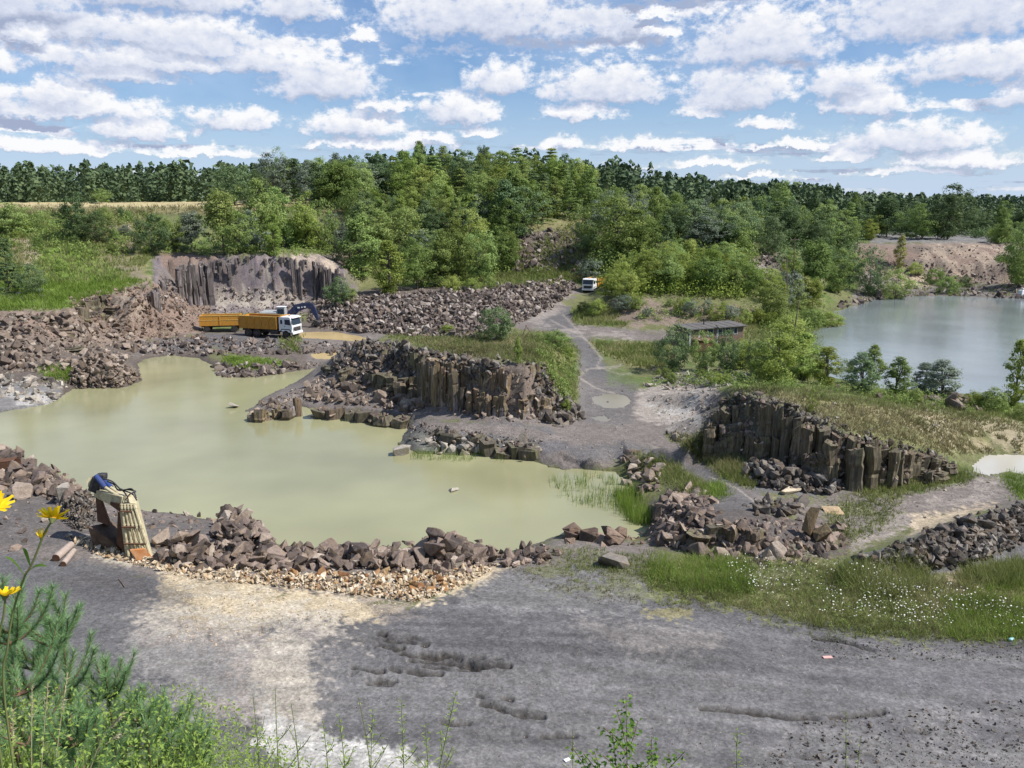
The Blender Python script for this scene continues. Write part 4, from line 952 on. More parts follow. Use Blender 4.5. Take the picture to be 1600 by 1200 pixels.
for me in COLP: me.materials.append(M_COL)
M_RIB = col_mat([(0, (.08,.066,.068)), (.5, (.15,.125,.125)), (1, (.26,.22,.21))]); M_OCH = col_mat([(0, (.13,.10,.07)), (.3, (.22,.165,.09)), (.6, (.30,.22,.12)), (1, (.24,.15,.09))])
def wall(label, line, width, jit=.35, broken=.4, front=True, seed=1, top_off=0, group=None, minh=.5, rows=2, mat=None, fwd=.1):
    """line: world points (x, y, ztop) along the upper edge, left to right as seen"""
    rnd = random.Random(seed); P = [Vector(p) for p in line]
    c = sum((p for p in P), Vector()) / len(P); root = empty('rock_outcrop', (c.x, c.y, float(H(c.x, c.y)))); tag(root, label, 'rock wall', group)
    face = []
    for row in range(rows):
        for a, b in zip(P, P[1:]):
            L_ = (b - a).to_2d().length; n = max(1, round(L_ / width)); d = (b - a)
            nrm = Vector((d.y, -d.x)).normalized()
            if nrm.dot(Vector((-a.x, -a.y))) < 0: nrm = -nrm
            for k in range(n):
                t = (k + .5 + rnd.uniform(-.2, .2)) / n; p = a + d * t; w = width * rnd.choice([.7, .85, 1.0, 1.0, 1.2])
                off = rnd.uniform(-jit, jit) + row * width * .5 + fwd
                x, y = p.x + nrm.x * off, p.y + nrm.y * off
                zt = p.z + rnd.uniform(-.22, .02) - .08 + top_off
                xf, yf = p.x + nrm.x * (off + width * 1.2), p.y + nrm.y * (off + width * 1.2)
                zb = min(float(H(x, y)), float(H(xf, yf))) - .4
                if row > 0:
                    if rnd.random() < .25: continue
                    zt = zb + (zt - zb) * (rnd.uniform(.3, .75) if rnd.random() < broken else rnd.uniform(.86, 1.0))
                elif rnd.random() < broken * .3: zt -= rnd.uniform(.1, .25) * (zt - zb)
                led = float(vnoise(np.array([x * .42 + seed * 7.1]), np.array([row * 3.7 + y * .1]), 60 + seed)[0])
                if row > 0 and led < .55: zt = zb + (zt - zb) * (.30 + .75 * led)
                elif led < .3: zt = zb + (zt - zb) * .86
                h = zt - zb
                if h < minh: continue
                face.append((x, y, zb + .4, zt, nrm.x, nrm.y))
                o = bpy.data.objects.new('basalt_column', rnd.choice(COLP)); link(o, root)
                if mat: o.material_slots[0].link = 'OBJECT'; o.material_slots[0].material = mat
                o.location = Vector((x, y, zb)) - root.location; o.scale = (w * rnd.uniform(1.05, 1.3), w * rnd.uniform(1.0, 1.4), h)
                o.rotation_euler = (rnd.uniform(-.035, .035), rnd.uniform(-.05, .05), rnd.uniform(0, 6.28))
    # chips and blocks caught on the ledges of the face
    rg = np.random.default_rng(seed); fc = np.array(face)[rg.integers(0, len(face), int(len(face) * 5))]; m = len(fc); t = np.where(rg.random(m) < .55, 1.0, rg.random(m) ** .7)
    T = np.stack([fc[:, 0] + fc[:, 4] * width * .45 * (t < 1) + rg.normal(0, .15, m), fc[:, 1] + fc[:, 5] * width * .45 * (t < 1) + rg.normal(0, .15, m), fc[:, 2] + (fc[:, 3] - fc[:, 2]) * t + .02], 1)
    S = (width * (.10 + .34 * rg.random(m) ** 2.5))[:, None] * rg.uniform(.7, 1.2, (m, 3)); V, F, O = join_instances(PLITE, rg.integers(0, 8, m), rotmats(rg, m, 2.6), S, T - np.array(root.location[:]))
    o = mesh_np('loose_stones', V, F, RMS['brown'], False, {'rc': (rg.random(m) ** 1.4)[O]}, parent=root); tag(o, kind='stuff')
    return root
def zl(*a): return [W(*t) for t in a]
wall('tall columned brown rock wall at the right of the left outcrop', zl((672,556,5.3),(700,560,5.4),(760,570,5.4),(800,574,5.4),(852,567,5.5)), .62, seed=2, rows=4, jit=.18, broken=.25, mat=M_OCH, fwd=.2)
wall('lower rubble topped rock step on the left half of the outcrop', zl((512,566,2.6),(560,572,3.0),(620,585,3.1),(680,588,3.2)), 1.1, seed=3, broken=.5)
wall('upper dark rock rim above the rubble slope of the outcrop', zl((600,540,4.9),(640,546,5.1),(680,557,5.3)), 1.0, seed=4, broken=.6, rows=1)
wall('low reddish columned rock tongue reaching into the pond', zl((388,640,.9),(410,632,1.2),(440,628,1.5),(472,622,1.6)), .8, seed=5, jit=.5, broken=.5, rows=3, mat=M_OCH)
wall('low rounded rock edge along the pond under the terrace', zl((478,632,.9),(540,638,.9),(600,645,.9),(638,650,.9)), 1.3, seed=6, jit=.3, broken=.3, minh=.4)
wall('short slab edged step on the low spit', zl((665,662,1.35),(700,668,1.4),(750,680,1.35),(800,687,1.25),(840,694,1.05)), 1.2, seed=7, jit=.3, broken=.4, rows=1)
wall('long dark columned rock wall at the right', zl((1106,660,4.2),(1114,645,4.4),(1130,624,5.5),(1160,614,6.05),(1230,638,5.7),(1320,678,4.8),(1400,692,4.1),(1440,702,3.5),(1476,716,2.6)), .56, seed=8, rows=4, jit=.16, broken=.2, fwd=.15)
wall('steep broken cliff at the far left edge above the pond', zl((-40,491,5.7),(0,490,5.7),(50,489,5.7),(108,486,5.8)), 1.2, seed=9, rows=2, jit=.8, broken=.7)
wall('ragged cliff under the grassy hollow at the left', zl((112,476,6.2),(122,470,6.4),(165,461,6.6)), 1.2, seed=10, rows=3, jit=.6, broken=.5)
wall('lowest rock step of the far left cliff', zl((-30,520,3.8),(20,520,3.7),(60,520,3.5),(100,528,3.0),(120,540,2.4)), 1.2, seed=11, rows=2, jit=.9, broken=.6)
wall('brown rock face of the shelf behind the tall grass', zl((1086,814,2.3),(1130,816,2.35),(1190,822,2.2)), .8, seed=12, rows=2, jit=.3, broken=.3)
wall('grey purple ribbed quarry face below the bushy cliff top at the left', zl((330,405,9.4),(352,403,9.6),(380,399,9.9),(440,401,9.8),(500,408,9.0),(526,424,7.6),(543,448,5.2)), .5, seed=15, rows=3, jit=1.3, broken=.85, mat=M_RIB)
wall('dark brown shoulder of rock above the red talus at the left', zl((222,462,6.4),(240,442,7.4),(262,425,8.2),(300,412,9.0),(328,408,9.3)), .8, seed=16, rows=2, jit=1.0, broken=.85, mat=M_RIB)
# single stones one can point at
def stone(label, px, py, size, rot, pal, seed, n=11, box=1.0, lift=0., name='boulder', z=None, cat='rock', group=None):
    bm = hull_rock(seed, n, (1, 1, 1), box); bmesh.ops.dissolve_limit(bm, angle_limit=.3, verts=bm.verts[:], edges=bm.edges[:])
    me = finish_rock(bm, name); me.materials.append(RM[pal]); o = link(bpy.data.objects.new(name, me))
    p = Vector(W(px, py, z)) if z is not None else at(px, py)
    o.location = p + Vector((0, 0, size[2] * .8 + lift)); o.scale = size; o.rotation_euler = rot; tag(o, label, cat, group); return o
stone('large squared pale block standing in the pond off the low spit', 628, 712, (.75, .6, .48), (.05, .05, .2), 'pale', 21, 14, z=-.1)
stone('flat beige block lying alone on the platform before the reeds', 958, 884, (.9, .6, .36), (.06, .08, -.35), 'pale', 22, 12)
stone('lone folded grey slab breaking the pond surface', 708, 769, (.42, .28, .17), (.1, .25, .3), 'pale', 23, 8, z=-.06)
stone('small leaning slab in the pond left of the spit tip', 366, 637, (.62, .4, .25), (.1, .35, .3), 'pale', 24, 7, z=0)
stone('big brown boulder leaning against the digger arm', 168, 852, (1.0, .7, .55), (.1, .55, -.1), 'red', 25, 16, box=.5)
stone('upright thin stone slab standing on the ledge at the right', 1264, 838, (.28, .24, .9), (.05, .14, .3), 'col', 26, 18, box=.35)
stone('short blunt column beside the upright stone slab', 1284, 845, (.45, .35, .5), (0, .1, .3), 'col', 27, 16, box=.4)
stone('upright pale slab at the waterline of the low spit', 818, 700, (.45, .2, .7), (.1, -.35, .3), 'pale', 28, 8)
stone('white faced block with a rusty patch on the left shore', 104, 786, (.62, .5, .62), (.2, .1, .2), 'pale', 29, 12)
stone('dark squared block at the left edge of the shore heap', 36, 778, (.55, .45, .5), (.0, .1, .2), 'brown', 30, 12)
stone('long brown block lying at the near corner of the pond', 893, 838, (.85, .5, .42), (.1, .3, .9), 'red', 31, 11)
stone('ochre long slab in the highest part of the shore rocks', 655, 862, (1.2, .5, .35), (.1, -.35, .3), 'red', 32, 9)
stone('flat brown stone alone on the platform at the left', 24, 858, (.35, .28, .14), (0, .1, .3), 'brown', 33, 10)
stone('pale squat slab behind the upright stone at the right', 1300, 800, (.8, .5, .12), (0, .05, .2), 'cream', 34, 9)
stone('cream coloured slab at the foot of the scree', 1235, 770, (.8, .5, .15), (0, .0, .2), 'cream', 35, 9)
# ------------------------------------------------------------------ plants
def leaf_mat(name, dark, mid, light, trans=.35, by='OBJECT'):
    mt, nt, N, L, b = newmat(name)
    a = N.new('ShaderNodeAttribute'); a.attribute_name = 'lv'; oi = N.new('ShaderNodeObjectInfo')
    base = nramp(N, L, a.outputs['Fac'], [(0, dark), (.5, mid), (1, light)])
    if by == 'OBJECT':
        h = N.new('ShaderNodeHueSaturation'); L.new(base, h.inputs['Color'])
        L.new(nmap(N, L, oi.outputs['Random'], 0, 1, .485, .515), h.inputs['Hue'])
        w = N.new('ShaderNodeTexWhiteNoise'); w.noise_dimensions = '1D'; L.new(oi.outputs['Random'], w.inputs['W'])
        L.new(nmap(N, L, w.outputs['Value'], 0, 1, .68, 1.3), h.inputs['Value']); base = h.outputs[0]
        L.new(nmap(N, L, w.outputs['Value'], 0, 1, .98, .86), h.inputs['Saturation'])
    L.new(base, b.inputs['Base Color']); b.inputs['Roughness'].default_value = .65; b.inputs['Specular IOR Level'].default_value = .2
    t = N.new('ShaderNodeBsdfTranslucent'); L.new(base, t.inputs[0]); ms = N.new('ShaderNodeMixShader'); ms.inputs[0].default_value = trans
    out = nt.nodes['Material Output']; L.new(b.outputs[0], ms.inputs[1]); L.new(t.outputs[0], ms.inputs[2]); L.new(ms.outputs[0], out.inputs[0])
    return mt
LM = {
 'mid': leaf_mat('leaves_mid', (.125,.180,.040), (.225,.31,.068), (.38,.47,.13), .42),
 'dark': leaf_mat('leaves_dark', (.062,.105,.040), (.12,.19,.068), (.22,.30,.115)),
 'lime': leaf_mat('leaves_lime', (.15,.205,.030), (.27,.35,.055), (.41,.49,.11), .45),
 'silver': leaf_mat('leaves_silver', (.09,.12,.075), (.17,.215,.14), (.34,.39,.31), .3),
 'pine': leaf_mat('needles', (.038,.075,.038), (.07,.125,.058), (.12,.18,.08), .2),
 'yellow': leaf_mat('leaves_yellow', (.16,.17,.03), (.26,.27,.05), (.36,.36,.09), .4),
}
def bark_mat():
    mt, nt, N, L, b = newmat('bark'); n = nnoise(N, L, 6, 4, .6)
    L.new(nramp(N, L, n.outputs['Fac'], [(.3, (.06,.05,.04)), (.7, (.17,.145,.12))]), b.inputs['Base Color']); b.inputs['Roughness'].default_value = .95
    return mt
M_BARK = bark_mat()
def leaf_cards(P, Nn, size, rng, aspect=.6, droop=0):
    """quads at P, facing roughly Nn"""
    n = len(P); a = rng.normal(size=(n, 3)); Nn = Nn + rng.normal(size=(n, 3)) * .55
    Nn /= np.linalg.norm(Nn, axis=1)[:, None] + 1e-9
    T = np.cross(Nn, a); T /= np.linalg.norm(T, axis=1)[:, None] + 1e-9; B = np.cross(Nn, T)
    s = (size * rng.uniform(.6, 1.25, n))[:, None]
    V = np.stack([P - T * s * .5, P + B * s * aspect * .5 + Nn * s * .08, P + T * s * .5, P - B * s * aspect * .5 + Nn * s * .08], 1)
    F = np.arange(n * 4).reshape(n, 4)
    return V.reshape(-1, 3), F
def tube_np(pts_, rad, sides=5):
    P = [Vector(p) for p in pts_]; V = []; F = []
    for i, p in enumerate(P):
        d = (P[min(i + 1, len(P) - 1)] - P[max(i - 1, 0)]).normalized(); a = d.orthogonal().normalized(); b = d.cross(a)
        for k in range(sides):
            t = 2 * math.pi * k / sides; V.append(p + (a * math.cos(t) + b * math.sin(t)) * rad[i])
    for i in range(len(P) - 1):
        for k in range(sides):
            a0 = i * sides + k; a1 = i * sides + (k + 1) % sides; F.append((a0, a1, a1 + sides, a0 + sides))
    return np.array([v[:] for v in V]), np.array(F)
def merge(parts):
    Vs, Fs = [], []; o = 0
    for v, f in parts: Vs.append(v); Fs.append(f + o); o += len(v)
    return np.concatenate(Vs), np.concatenate(Fs)
def crown(kind, seed):
    """normalised to height 1; returns leaf mesh arrays, lv, and wood arrays"""
    rng = np.random.default_rng(seed); wood = []
    if kind == 'poplar': ncl, per, rc, ls = 90, 62, .064, .029
    elif kind == 'sparse': ncl, per, rc, ls = 70, 46, .066, .028
    elif kind == 'round': ncl, per, rc, ls = 105, 64, .092, .034
    elif kind == 'bush': ncl, per, rc, ls = 75, 56, .125, .046
    elif kind == 'pine': ncl, per, rc, ls = 120, 40, .052, .036
    else: ncl, per, rc, ls = 120, 64, .080, .031
    C_ = []
    if kind == 'leafy':
        lob = [(rng.normal(0, .13), rng.normal(0, .13), rng.uniform(.14, .72), rng.uniform(.15, .24)) for _ in range(10)] + [(rng.normal(0, .04), rng.normal(0, .04), .82, .13)]
    for i in range(ncl * 3):
        if len(C_) >= ncl: break
        if kind in ('poplar', 'sparse'):
            z = rng.uniform(.02, .97); w = (.20 if kind == 'poplar' else .25) * (math.sin(min(1, z * 1.35) * math.pi * .62) ** .7) * (1 - z ** 3.0) + .02
            w *= 1 + .25 * math.sin(z * 17 + seed)
            a = rng.uniform(0, 6.28); r = w * math.sqrt(rng.uniform(.25, 1)); C_.append((r * math.cos(a), r * math.sin(a), z))
        elif kind in ('round', 'bush'):
            v = rng.normal(size=3); v /= np.linalg.norm(v); r = rng.uniform(.45, 1) ** .5
            w = 1 + .22 * math.sin(v[0] * 4 + seed) + .18 * math.sin(v[1] * 5 + seed * 2)
            zc = .50 if kind == 'round' else .34
            p = (v[0] * .42 * r * w, v[1] * .42 * r * w, zc + v[2] * (.46 if kind == 'round' else .5) * r * (1 + .12 * math.sin(v[0] * 7 + seed)))
            if p[2] > .04: C_.append(p)
        elif kind == 'pine':
            lev = rng.integers(0, 14); z = .07 + lev * .065; w = .27 * (1 - (z - .05) / .97) ** .8 * rng.uniform(.5, 1.1) + .015
            a = rng.uniform(0, 6.28); C_.append((w * math.cos(a), w * math.sin(a), z - .12 * w + rng.normal(0, .01)))
        else:
            l = lob[rng.integers(len(lob))]; v = rng.normal(size=3); v /= np.linalg.norm(v)
            C_.append((l[0] + v[0] * l[3], l[1] + v[1] * l[3], min(.97, max(.1, l[2] + v[2] * l[3] * 1.05))))
    C_ = np.array(C_); n = len(C_)
    cen = np.array([0, 0, .45]); P = []; Nn = []; lv = []
    for i in range(n):
        v = rng.normal(size=(per, 3)); v /= np.linalg.norm(v, axis=1)[:, None]; r = rng.uniform(.25, 1, per)[:, None] ** .6
        rr = rc * rng.uniform(.6, 1.35); q = C_[i] + v * r * rr * (np.array([1.15, 1.15, .75]) if kind != 'pine' else np.array([1.3, 1.3, .35]))
        P.append(q); o = (C_[i] - cen) * np.array([1.5, 1.5, 1]); Nn.append(v * .8 + o / (np.linalg.norm(o) + 1e-6) * .7 + np.array([0, 0, .35])); lv.append(np.clip(rng.uniform(.1, .8) * .5 + rng.uniform(0, .6, per), 0, 1))
    P = np.concatenate(P); Nn = np.concatenate(Nn); lv = np.concatenate(lv); P[:, 2] = np.maximum(P[:, 2], .01)
    V, F = leaf_cards(P, Nn, ls, rng, .62)
    # trunk and limbs
    tr = {'bush': .5, 'round': .7, 'pine': .97, 'poplar': .9, 'sparse': .92}.get(kind, .75); r0 = .016 if kind != 'pine' else .014
    bend = rng.normal(0, .015, 2); trunk_ = [(bend[0] * math.sin(t * 3), bend[1] * math.sin(t * 3), t * tr - .02) for t in np.linspace(0, 1, 6)]
    wood.append(tube_np(trunk_, [r0 * (1 - .8 * t) for t in np.linspace(0, 1, 6)], 6))
    for k in rng.choice(n, min(n, 16), replace=False):
        c = C_[k]; z0 = max(.05, min(tr * .95, c[2] * rng.uniform(.35, .75)))
        wood.append(tube_np([(0, 0, z0), (c[0] * .45, c[1] * .45, z0 + (c[2] - z0) * .4), tuple(c)], [.007, .005, .002], 4))
    return V, F, np.repeat(lv, 4), merge(wood)
CROWNS = {}
def get_crown(kind, k):
    key = (kind, k)
    if key not in CROWNS:
        V, F, lv, (wv, wf) = crown(kind, hash_kind(kind) * 100 + k)
        me = mesh_np('crown', V, F, LM['mid'], True, {'lv': lv}, obj=False)
        tm = mesh_np('trunk', wv, wf, M_BARK, True, obj=False); CROWNS[key] = (me, tm)
    return CROWNS[key]
def hash_kind(k): return ['poplar', 'sparse', 'round', 'bush', 'pine', 'leafy'].index(k) + 1
rt = random.Random(77)
def tree(p, h, kind, mat, label, wide=1.0, group=None, cat=None, name=None):
    me, tm = get_crown(kind, rt.randrange(4))
    name = name or {'bush': 'shrub', 'round': 'willow_bush', 'pine': 'pine_tree', 'poplar': 'poplar_tree', 'sparse': 'young_tree', 'leafy': 'deciduous_tree'}[kind]
    e = empty(name, p, rt.uniform(0, 6.28)); tag(e, label, cat or ('bush' if kind in ('bush', 'round') else 'tree'), group)
    e.scale = (h * wide, h * wide, h)
    c = link(bpy.data.objects.new('crown', me), e); c.material_slots[0].link = 'OBJECT'; c.material_slots[0].material = LM[mat]
    link(bpy.data.objects.new('trunk', tm), e); return e
def tpx(px, py, hpx, kind, mat, label, wpx=None, **k):
    p = at(px, py); dep = proj(p.x, p.y, p.z)[2]; h = hpx * float(dep) / FPX * 1.03
    base = {'poplar': .44, 'sparse': .5, 'round': .95, 'bush': 1.05, 'pine': .55, 'leafy': .72}[kind]
    wide = 1.0 if wpx is None else max(.5, min(2.2, wpx / (hpx * base)))
    return tree(p + Vector((0, 0, -.02 * h)), h, kind, mat, label, wide, **k)

T = [
 # left hollow
 (122,374,70,'round','dark','dark rounded bush high on the slope left of the pale scar',62),(152,380,48,'round','dark','lower dark bush touching the dark rounded bush on the left slope',46),
 (16,300,1,'',0,'',0),(14,456,88,'pine','dark','tall bluish pine at the left edge above the cliff',40),(52,460,52,'round','dark','small dark bush right of the edge pine above the cliff',38),
 (12,365,50,'leafy','mid','grey green bushy tree at the left edge below the field',70),(165,345,26,'bush','mid','small shrub on the bank just right of the dark bushes',30),(190,342,20,'bush','dark','small dark juniper on the bank above the pale scar',14),
 (238,398,66,'round','dark','dense round bush at the left end of the far cliff top',56),(268,392,55,'round','mid','smaller round bush right of the dense bush on the far cliff',46),(300,392,66,'leafy','silver','grey leaved tree on the far cliff left of the tall tree',55),
 (350,398,108,'leafy','mid','tallest light green tree on the far cliff top',74),(375,396,70,'round','mid','bushy tree filling the foot of the tall cliff top tree',60),(398,392,66,'leafy','silver','grey green tree between the two tall cliff top trees',50),
 (428,399,64,'poplar','lime','slim bright yellow green birch on the far cliff edge',28),(408,390,110,'leafy','mid','broad tree behind the slim birch on the far cliff',66),(445,386,96,'leafy','mid','wide pale tree right of the slim birch on the far cliff',78),
 (478,388,90,'leafy','lime','light green tree near the right end of the far cliff top',60),(503,392,80,'round','mid','rounded light tree at the right end of the far cliff top',50),(523,390,56,'leafy','silver','dull grey tree beside the last cliff top tree',44),
 (530,476,44,'round','dark','dark round bush at the foot of the far cliff beside the rubble field',46),(545,470,26,'bush','mid','small bush right of the dark round one by the rubble field',30),
 (565,434,98,'poplar','mid','tall pale poplar at the left end of the row behind the rubble',62),(608,458,82,'poplar','lime','bright poplar standing forward at the back of the rubble field',52),(590,400,80,'leafy','mid','broad tree up the slope behind the pale poplars',70),
 (570,370,70,'leafy','dark','dark tree above the tall pale poplar',50),(632,398,76,'round','mid','round light tree on the slope left of the buff scar',70),(655,405,50,'round','silver','grey bush below the buff scar',46),
 (652,452,84,'leafy','mid','tree at the back of the rubble field right of the bright poplar',56),(682,448,92,'leafy','mid','tall leafy tree in the middle of the row behind the rubble',66),(716,446,82,'leafy','mid','light leafy tree right of the middle of the row behind the rubble',66),
 (748,440,86,'round','mid','dense tree near the right end of the row behind the rubble',72),(785,422,70,'leafy','mid','last leafy tree of the row behind the rubble',52),(705,456,32,'bush','lime','small bright bush at the foot of the row behind the rubble',36),
 (738,454,26,'bush','lime','low bright bush right of the small one behind the rubble',32),(765,450,22,'bush','mid','lowest bush at the right end of the row behind the rubble',28),(722,372,52,'round','dark','dark round bush just right of the buff scar',44),
 (745,368,66,'leafy','silver','grey green tree above the dark round bush by the scar',46),(690,335,60,'leafy','mid','leafy tree on the rim above the buff scar',50),(655,318,62,'leafy','lime','light tree on the rim left of the buff scar',56),
 (583,305,48,'leafy','silver','silvery willow standing out of the wood on the left part of the hill',44),(630,310,52,'round','mid','rounded tree below the hill top wood',60),
 # centre
 (775,532,58,'round','dark','dense dark round bush alone on top of the left outcrop',66),(809,568,42,'poplar','lime','tiny slim sapling on the edge of the left outcrop',13),(700,522,18,'bush','lime','low bright shrub on the back edge of the left outcrop',26),
 (868,542,30,'bush','mid','dry green hump of shrub at the right shoulder of the left outcrop',50),(883,640,24,'bush','lime','small fresh green shrub below the right shoulder of the outcrop',22),(885,560,24,'bush','lime','light shrub on the slope between outcrop and road',28),
 (960,392,88,'round','mid','big wide rounded tree above the second truck',106),(915,395,55,'round','dark','dark bush under the big rounded tree',50),(1000,398,70,'leafy','mid','leafy tree right of the big rounded tree',60),
 (925,435,36,'bush','silver','grey willow shrub just behind the second truck',44),(955,462,52,'leafy','lime','bright bushy tree hiding the orange body of the second truck',46),(978,470,50,'round','lime','yellow green bush right of the second truck',48),
 (932,492,30,'bush','lime','low shrub on the bank of the road bend',34),(912,486,18,'bush','mid','smallest shrub in the road bend',22),(1100,394,56,'leafy','silver','whitish silver willow standing above the mound',54),
 (1115,392,40,'leafy','silver','second lower silver willow beside the whitish one',40),(1052,580,74,'round','dark','dark blue green willow bush left of the shed',60),(1098,580,64,'round','mid','bush in front of the left half of the shed',44),
 (1134,582,68,'round','dark','dark bush in front of the right half of the shed',44),(1160,575,48,'leafy','lime','light bush right of the shed',44),(1213,600,98,'leafy','lime','tall bright willow between the shed and the lake',82),
 (1180,585,60,'round','dark','dark bush left of the tall bright willow',40),(1252,592,74,'poplar','lime','thin yellow tree right of the tall bright willow',56),(1290,602,62,'poplar','lime','sparse light tree on the near shore of the lake',46),
 (1345,614,64,'poplar','dark','dark rounded bush on the near shore of the lake',48),(1362,604,66,'poplar','mid','slender dark tree behind the rounded bush on the lake shore',34),(1400,619,62,'poplar','mid','thin two stemmed tree on the lake shore',44),
 (1443,616,50,'poplar','silver','low grey thin shrub on the lake shore',44),(1470,622,60,'poplar','silver','grey thin shrub reaching over the lake edge',60),(1430,630,26,'bush','mid','low green bush in front of the grey shore shrubs',30),
 (1583,640,112,'poplar','lime','tall feathery young tree at the right edge by the lake',40),(1550,642,40,'bush','mid','green bush at the foot of the feathery tree by the lake',56),(1520,636,30,'bush','lime','small bush left of the feathery tree by the lake',34),
 (1596,655,30,'bush','mid','bush at the right edge beyond the milky puddle',30),(1372,556,30,'sparse','silver','drowned branchy shrub standing in the lake',50),(1268,645,38,'sparse','lime','single small sapling on top of the right outcrop',18),
 (1320,590,34,'bush','mid','low bush between the lake and the sparse tree',34),(1235,520,36,'bush','lime','bright shrub on the mound side of the lake',46),(1300,508,26,'bush','lime','low willow scrub on the spit at the left of the lake',44),(1268,510,34,'bush','mid','willow scrub left of the spit at the lake',46),
 # lake left bank
 (1205,400,64,'round','dark','dark pine like bush above the red scree',44),(1268,462,92,'leafy','mid','big green tree at the left corner of the lake',66),(1310,458,70,'leafy','mid','tree right of the big corner tree by the lake',46),(1232,480,60,'leafy','silver','grey green tree below the poles',52),
 (1255,488,56,'sparse','yellow','yellowish tree below the big corner tree',34),(1358,462,76,'round','dark','very dark round tree on the far bank of the lake',44),(1397,470,54,'round','mid','round bush at the waterline of the far bank',52),(1405,420,52,'poplar','yellow','narrow yellow green poplar before the earth wall',18),
 (1480,458,34,'bush','mid','fresh green round bush on the far shore of the lake',40),(1462,444,30,'bush','mid','bush behind the fresh green one on the far shore',34),(1430,428,22,'bush','lime','pale bush at the foot of the earth wall',26),(1508,448,20,'bush','dark','small dark bush right of the fresh green ones on the far shore',26),
 (1588,446,84,'leafy','dark','tall dark tree at the right edge before the earth wall',56),(1602,450,110,'leafy','mid','edge tree overlapping the tall dark one at the far right',60),(1357,374,32,'leafy','lime','small bright yellow tree on the gravel plateau',26),
 (1440,374,58,'leafy','mid','broad tree behind the earth wall',50),(1480,374,86,'leafy','dark','tallest dark tree behind the earth wall',56),(1385,370,66,'leafy','dark','dark tree behind the gravel plateau',48),(1555,380,30,'bush','lime','light bush by the far gravel plateau',28),
 (1568,380,38,'leafy','mid','bushy tree right of the light bush on the plateau',36),(1318,380,52,'leafy','mid','tree left of the blue truck on the plateau',44),(1280,385,66,'leafy','mid','leafy tree behind the poles',54),(1225,370,90,'leafy','mid','tall loose tree above the red scree',52),
 (1040,398,60,'poplar','dark','dark slim tree behind the mound',34),(1160,400,34,'bush','mid','shrub beside the upper end of the red scree',36),(1330,440,40,'leafy','dark','shaded tree on the bank between corner tree and round tree',40),
 (40,316,32,'round','mid','round bush at the left edge of the field',40),(160,317,23,'round','mid','small round tree alone in front of the left pine wood',26),
]
for t in T:
    if t[2] < 3: continue
    tpx(t[0], t[1], t[2], t[3], t[4], t[5], t[6] if t[6] else None)
def fill(poly, n, hr, kinds, mats, label, group, seed, mind=10, hm=None, wj=(.85, 1.25)):
    rng = np.random.default_rng(seed); X, Y = scatter_px(poly, n * 6, rng); got = []
    for x, y in zip(X, Y):
        if len(got) >= n: break
        if all((x - a) ** 2 + ((y - b) * 1.8) ** 2 > mind ** 2 for a, b in got): got.append((x, y))
    xm = np.median([g[0] for g in got]); ym = np.median([g[1] for g in got])
    for x, y in sorted(got, key=lambda g: g[1]):
        p = at(x, y); k = kinds[rng.integers(len(kinds))]; h = rng.uniform(*hr); m = mats[rng.integers(len(mats))]
        if p.y > 390: continue
        kd = {'poplar': 'slim poplar', 'round': 'round bushy tree', 'leafy': 'loose crowned tree', 'pine': 'pine', 'bush': 'low shrub', 'sparse': 'thin young tree'}[k]
        md = {'mid': 'green', 'dark': 'dark green', 'lime': 'light green', 'silver': 'grey green', 'pine': 'dark', 'yellow': 'yellowish'}[m]
        wd = rng.uniform(*wj); sz = ('tall ' if h > (hr[0] + hr[1]) / 2 else 'short ') + ('broad ' if wd > sum(wj) / 2 else 'narrow '); ps = ('left ' if x < xm else 'right ') + ('back' if y < ym else 'front'); lb = sz + md + ' ' + kd + ' ' + label
        if len((lb + ps).split()) < 16: lb += ', ' + ps
        if len(lb.split()) > 16: lb = md + ' ' + kd + ' ' + label
        tree(p, h, k, m, lb, wd, group=md + ' ' + kd + 's ' + group)
fill([(360,322),(400,300),(480,292),(560,300),(590,330),(520,325),(420,322)], 24, (7.5, 10.5), ['leafy', 'leafy', 'round', 'poplar'], ['mid', 'dark', 'mid', 'silver'], 'in the left part of the wood on the hill', 'in the left part of the hill wood', 1, 15)
fill([(560,300),(650,288),(780,290),(870,296),(930,325),(930,350),(860,345),(790,365),(760,345),(700,330),(640,318)], 46, (7.5, 11), ['leafy', 'poplar', 'leafy', 'pine'], ['mid', 'dark', 'mid', 'lime'], 'in the middle of the wood on the hill', 'in the middle of the hill wood', 2, 17)
fill([(760,345),(800,345),(830,370),(800,400),(780,395)], 8, (9, 12), ['leafy', 'poplar'], ['dark', 'mid'], 'at the hill wood edge over the rubble slope', 'at the edge of the hill wood', 3, 15)
fill([(930,345),(1010,350),(1100,365),(1180,375),(1150,398),(1080,385),(990,372),(930,365)], 26, (6.5, 9.5), ['leafy', 'round', 'poplar', 'leafy'], ['mid', 'dark', 'mid', 'silver'], 'in the thicket right of the wooded hill', 'in the thicket right of the hill', 4, 15)
fill([(960,435),(1000,425),(1060,410),(1140,408),(1170,440),(1165,468),(1100,458),(1040,455),(985,462)], 34, (3.2, 5.5), ['round', 'leafy', 'leafy'], ['lime', 'mid', 'lime', 'mid'], 'in the bright scrub on the mound', 'in the bright scrub on the mound', 5, 14)
fill([(960,470),(1060,478),(1180,485),(1230,510),(1180,512),(1080,500),(980,500)], 16, (1.2, 2.8), ['bush', 'round'], ['mid', 'lime', 'silver'], 'on the bare front slope of the mound', 'on the front slope of the mound', 6, 18)
fill([(1170,455),(1240,440),(1290,478),(1250,500),(1200,500)], 12, (3, 6), ['leafy', 'round', 'sparse'], ['mid', 'silver', 'lime'], 'between the mound and the lake corner', 'between mound and lake', 7, 16)
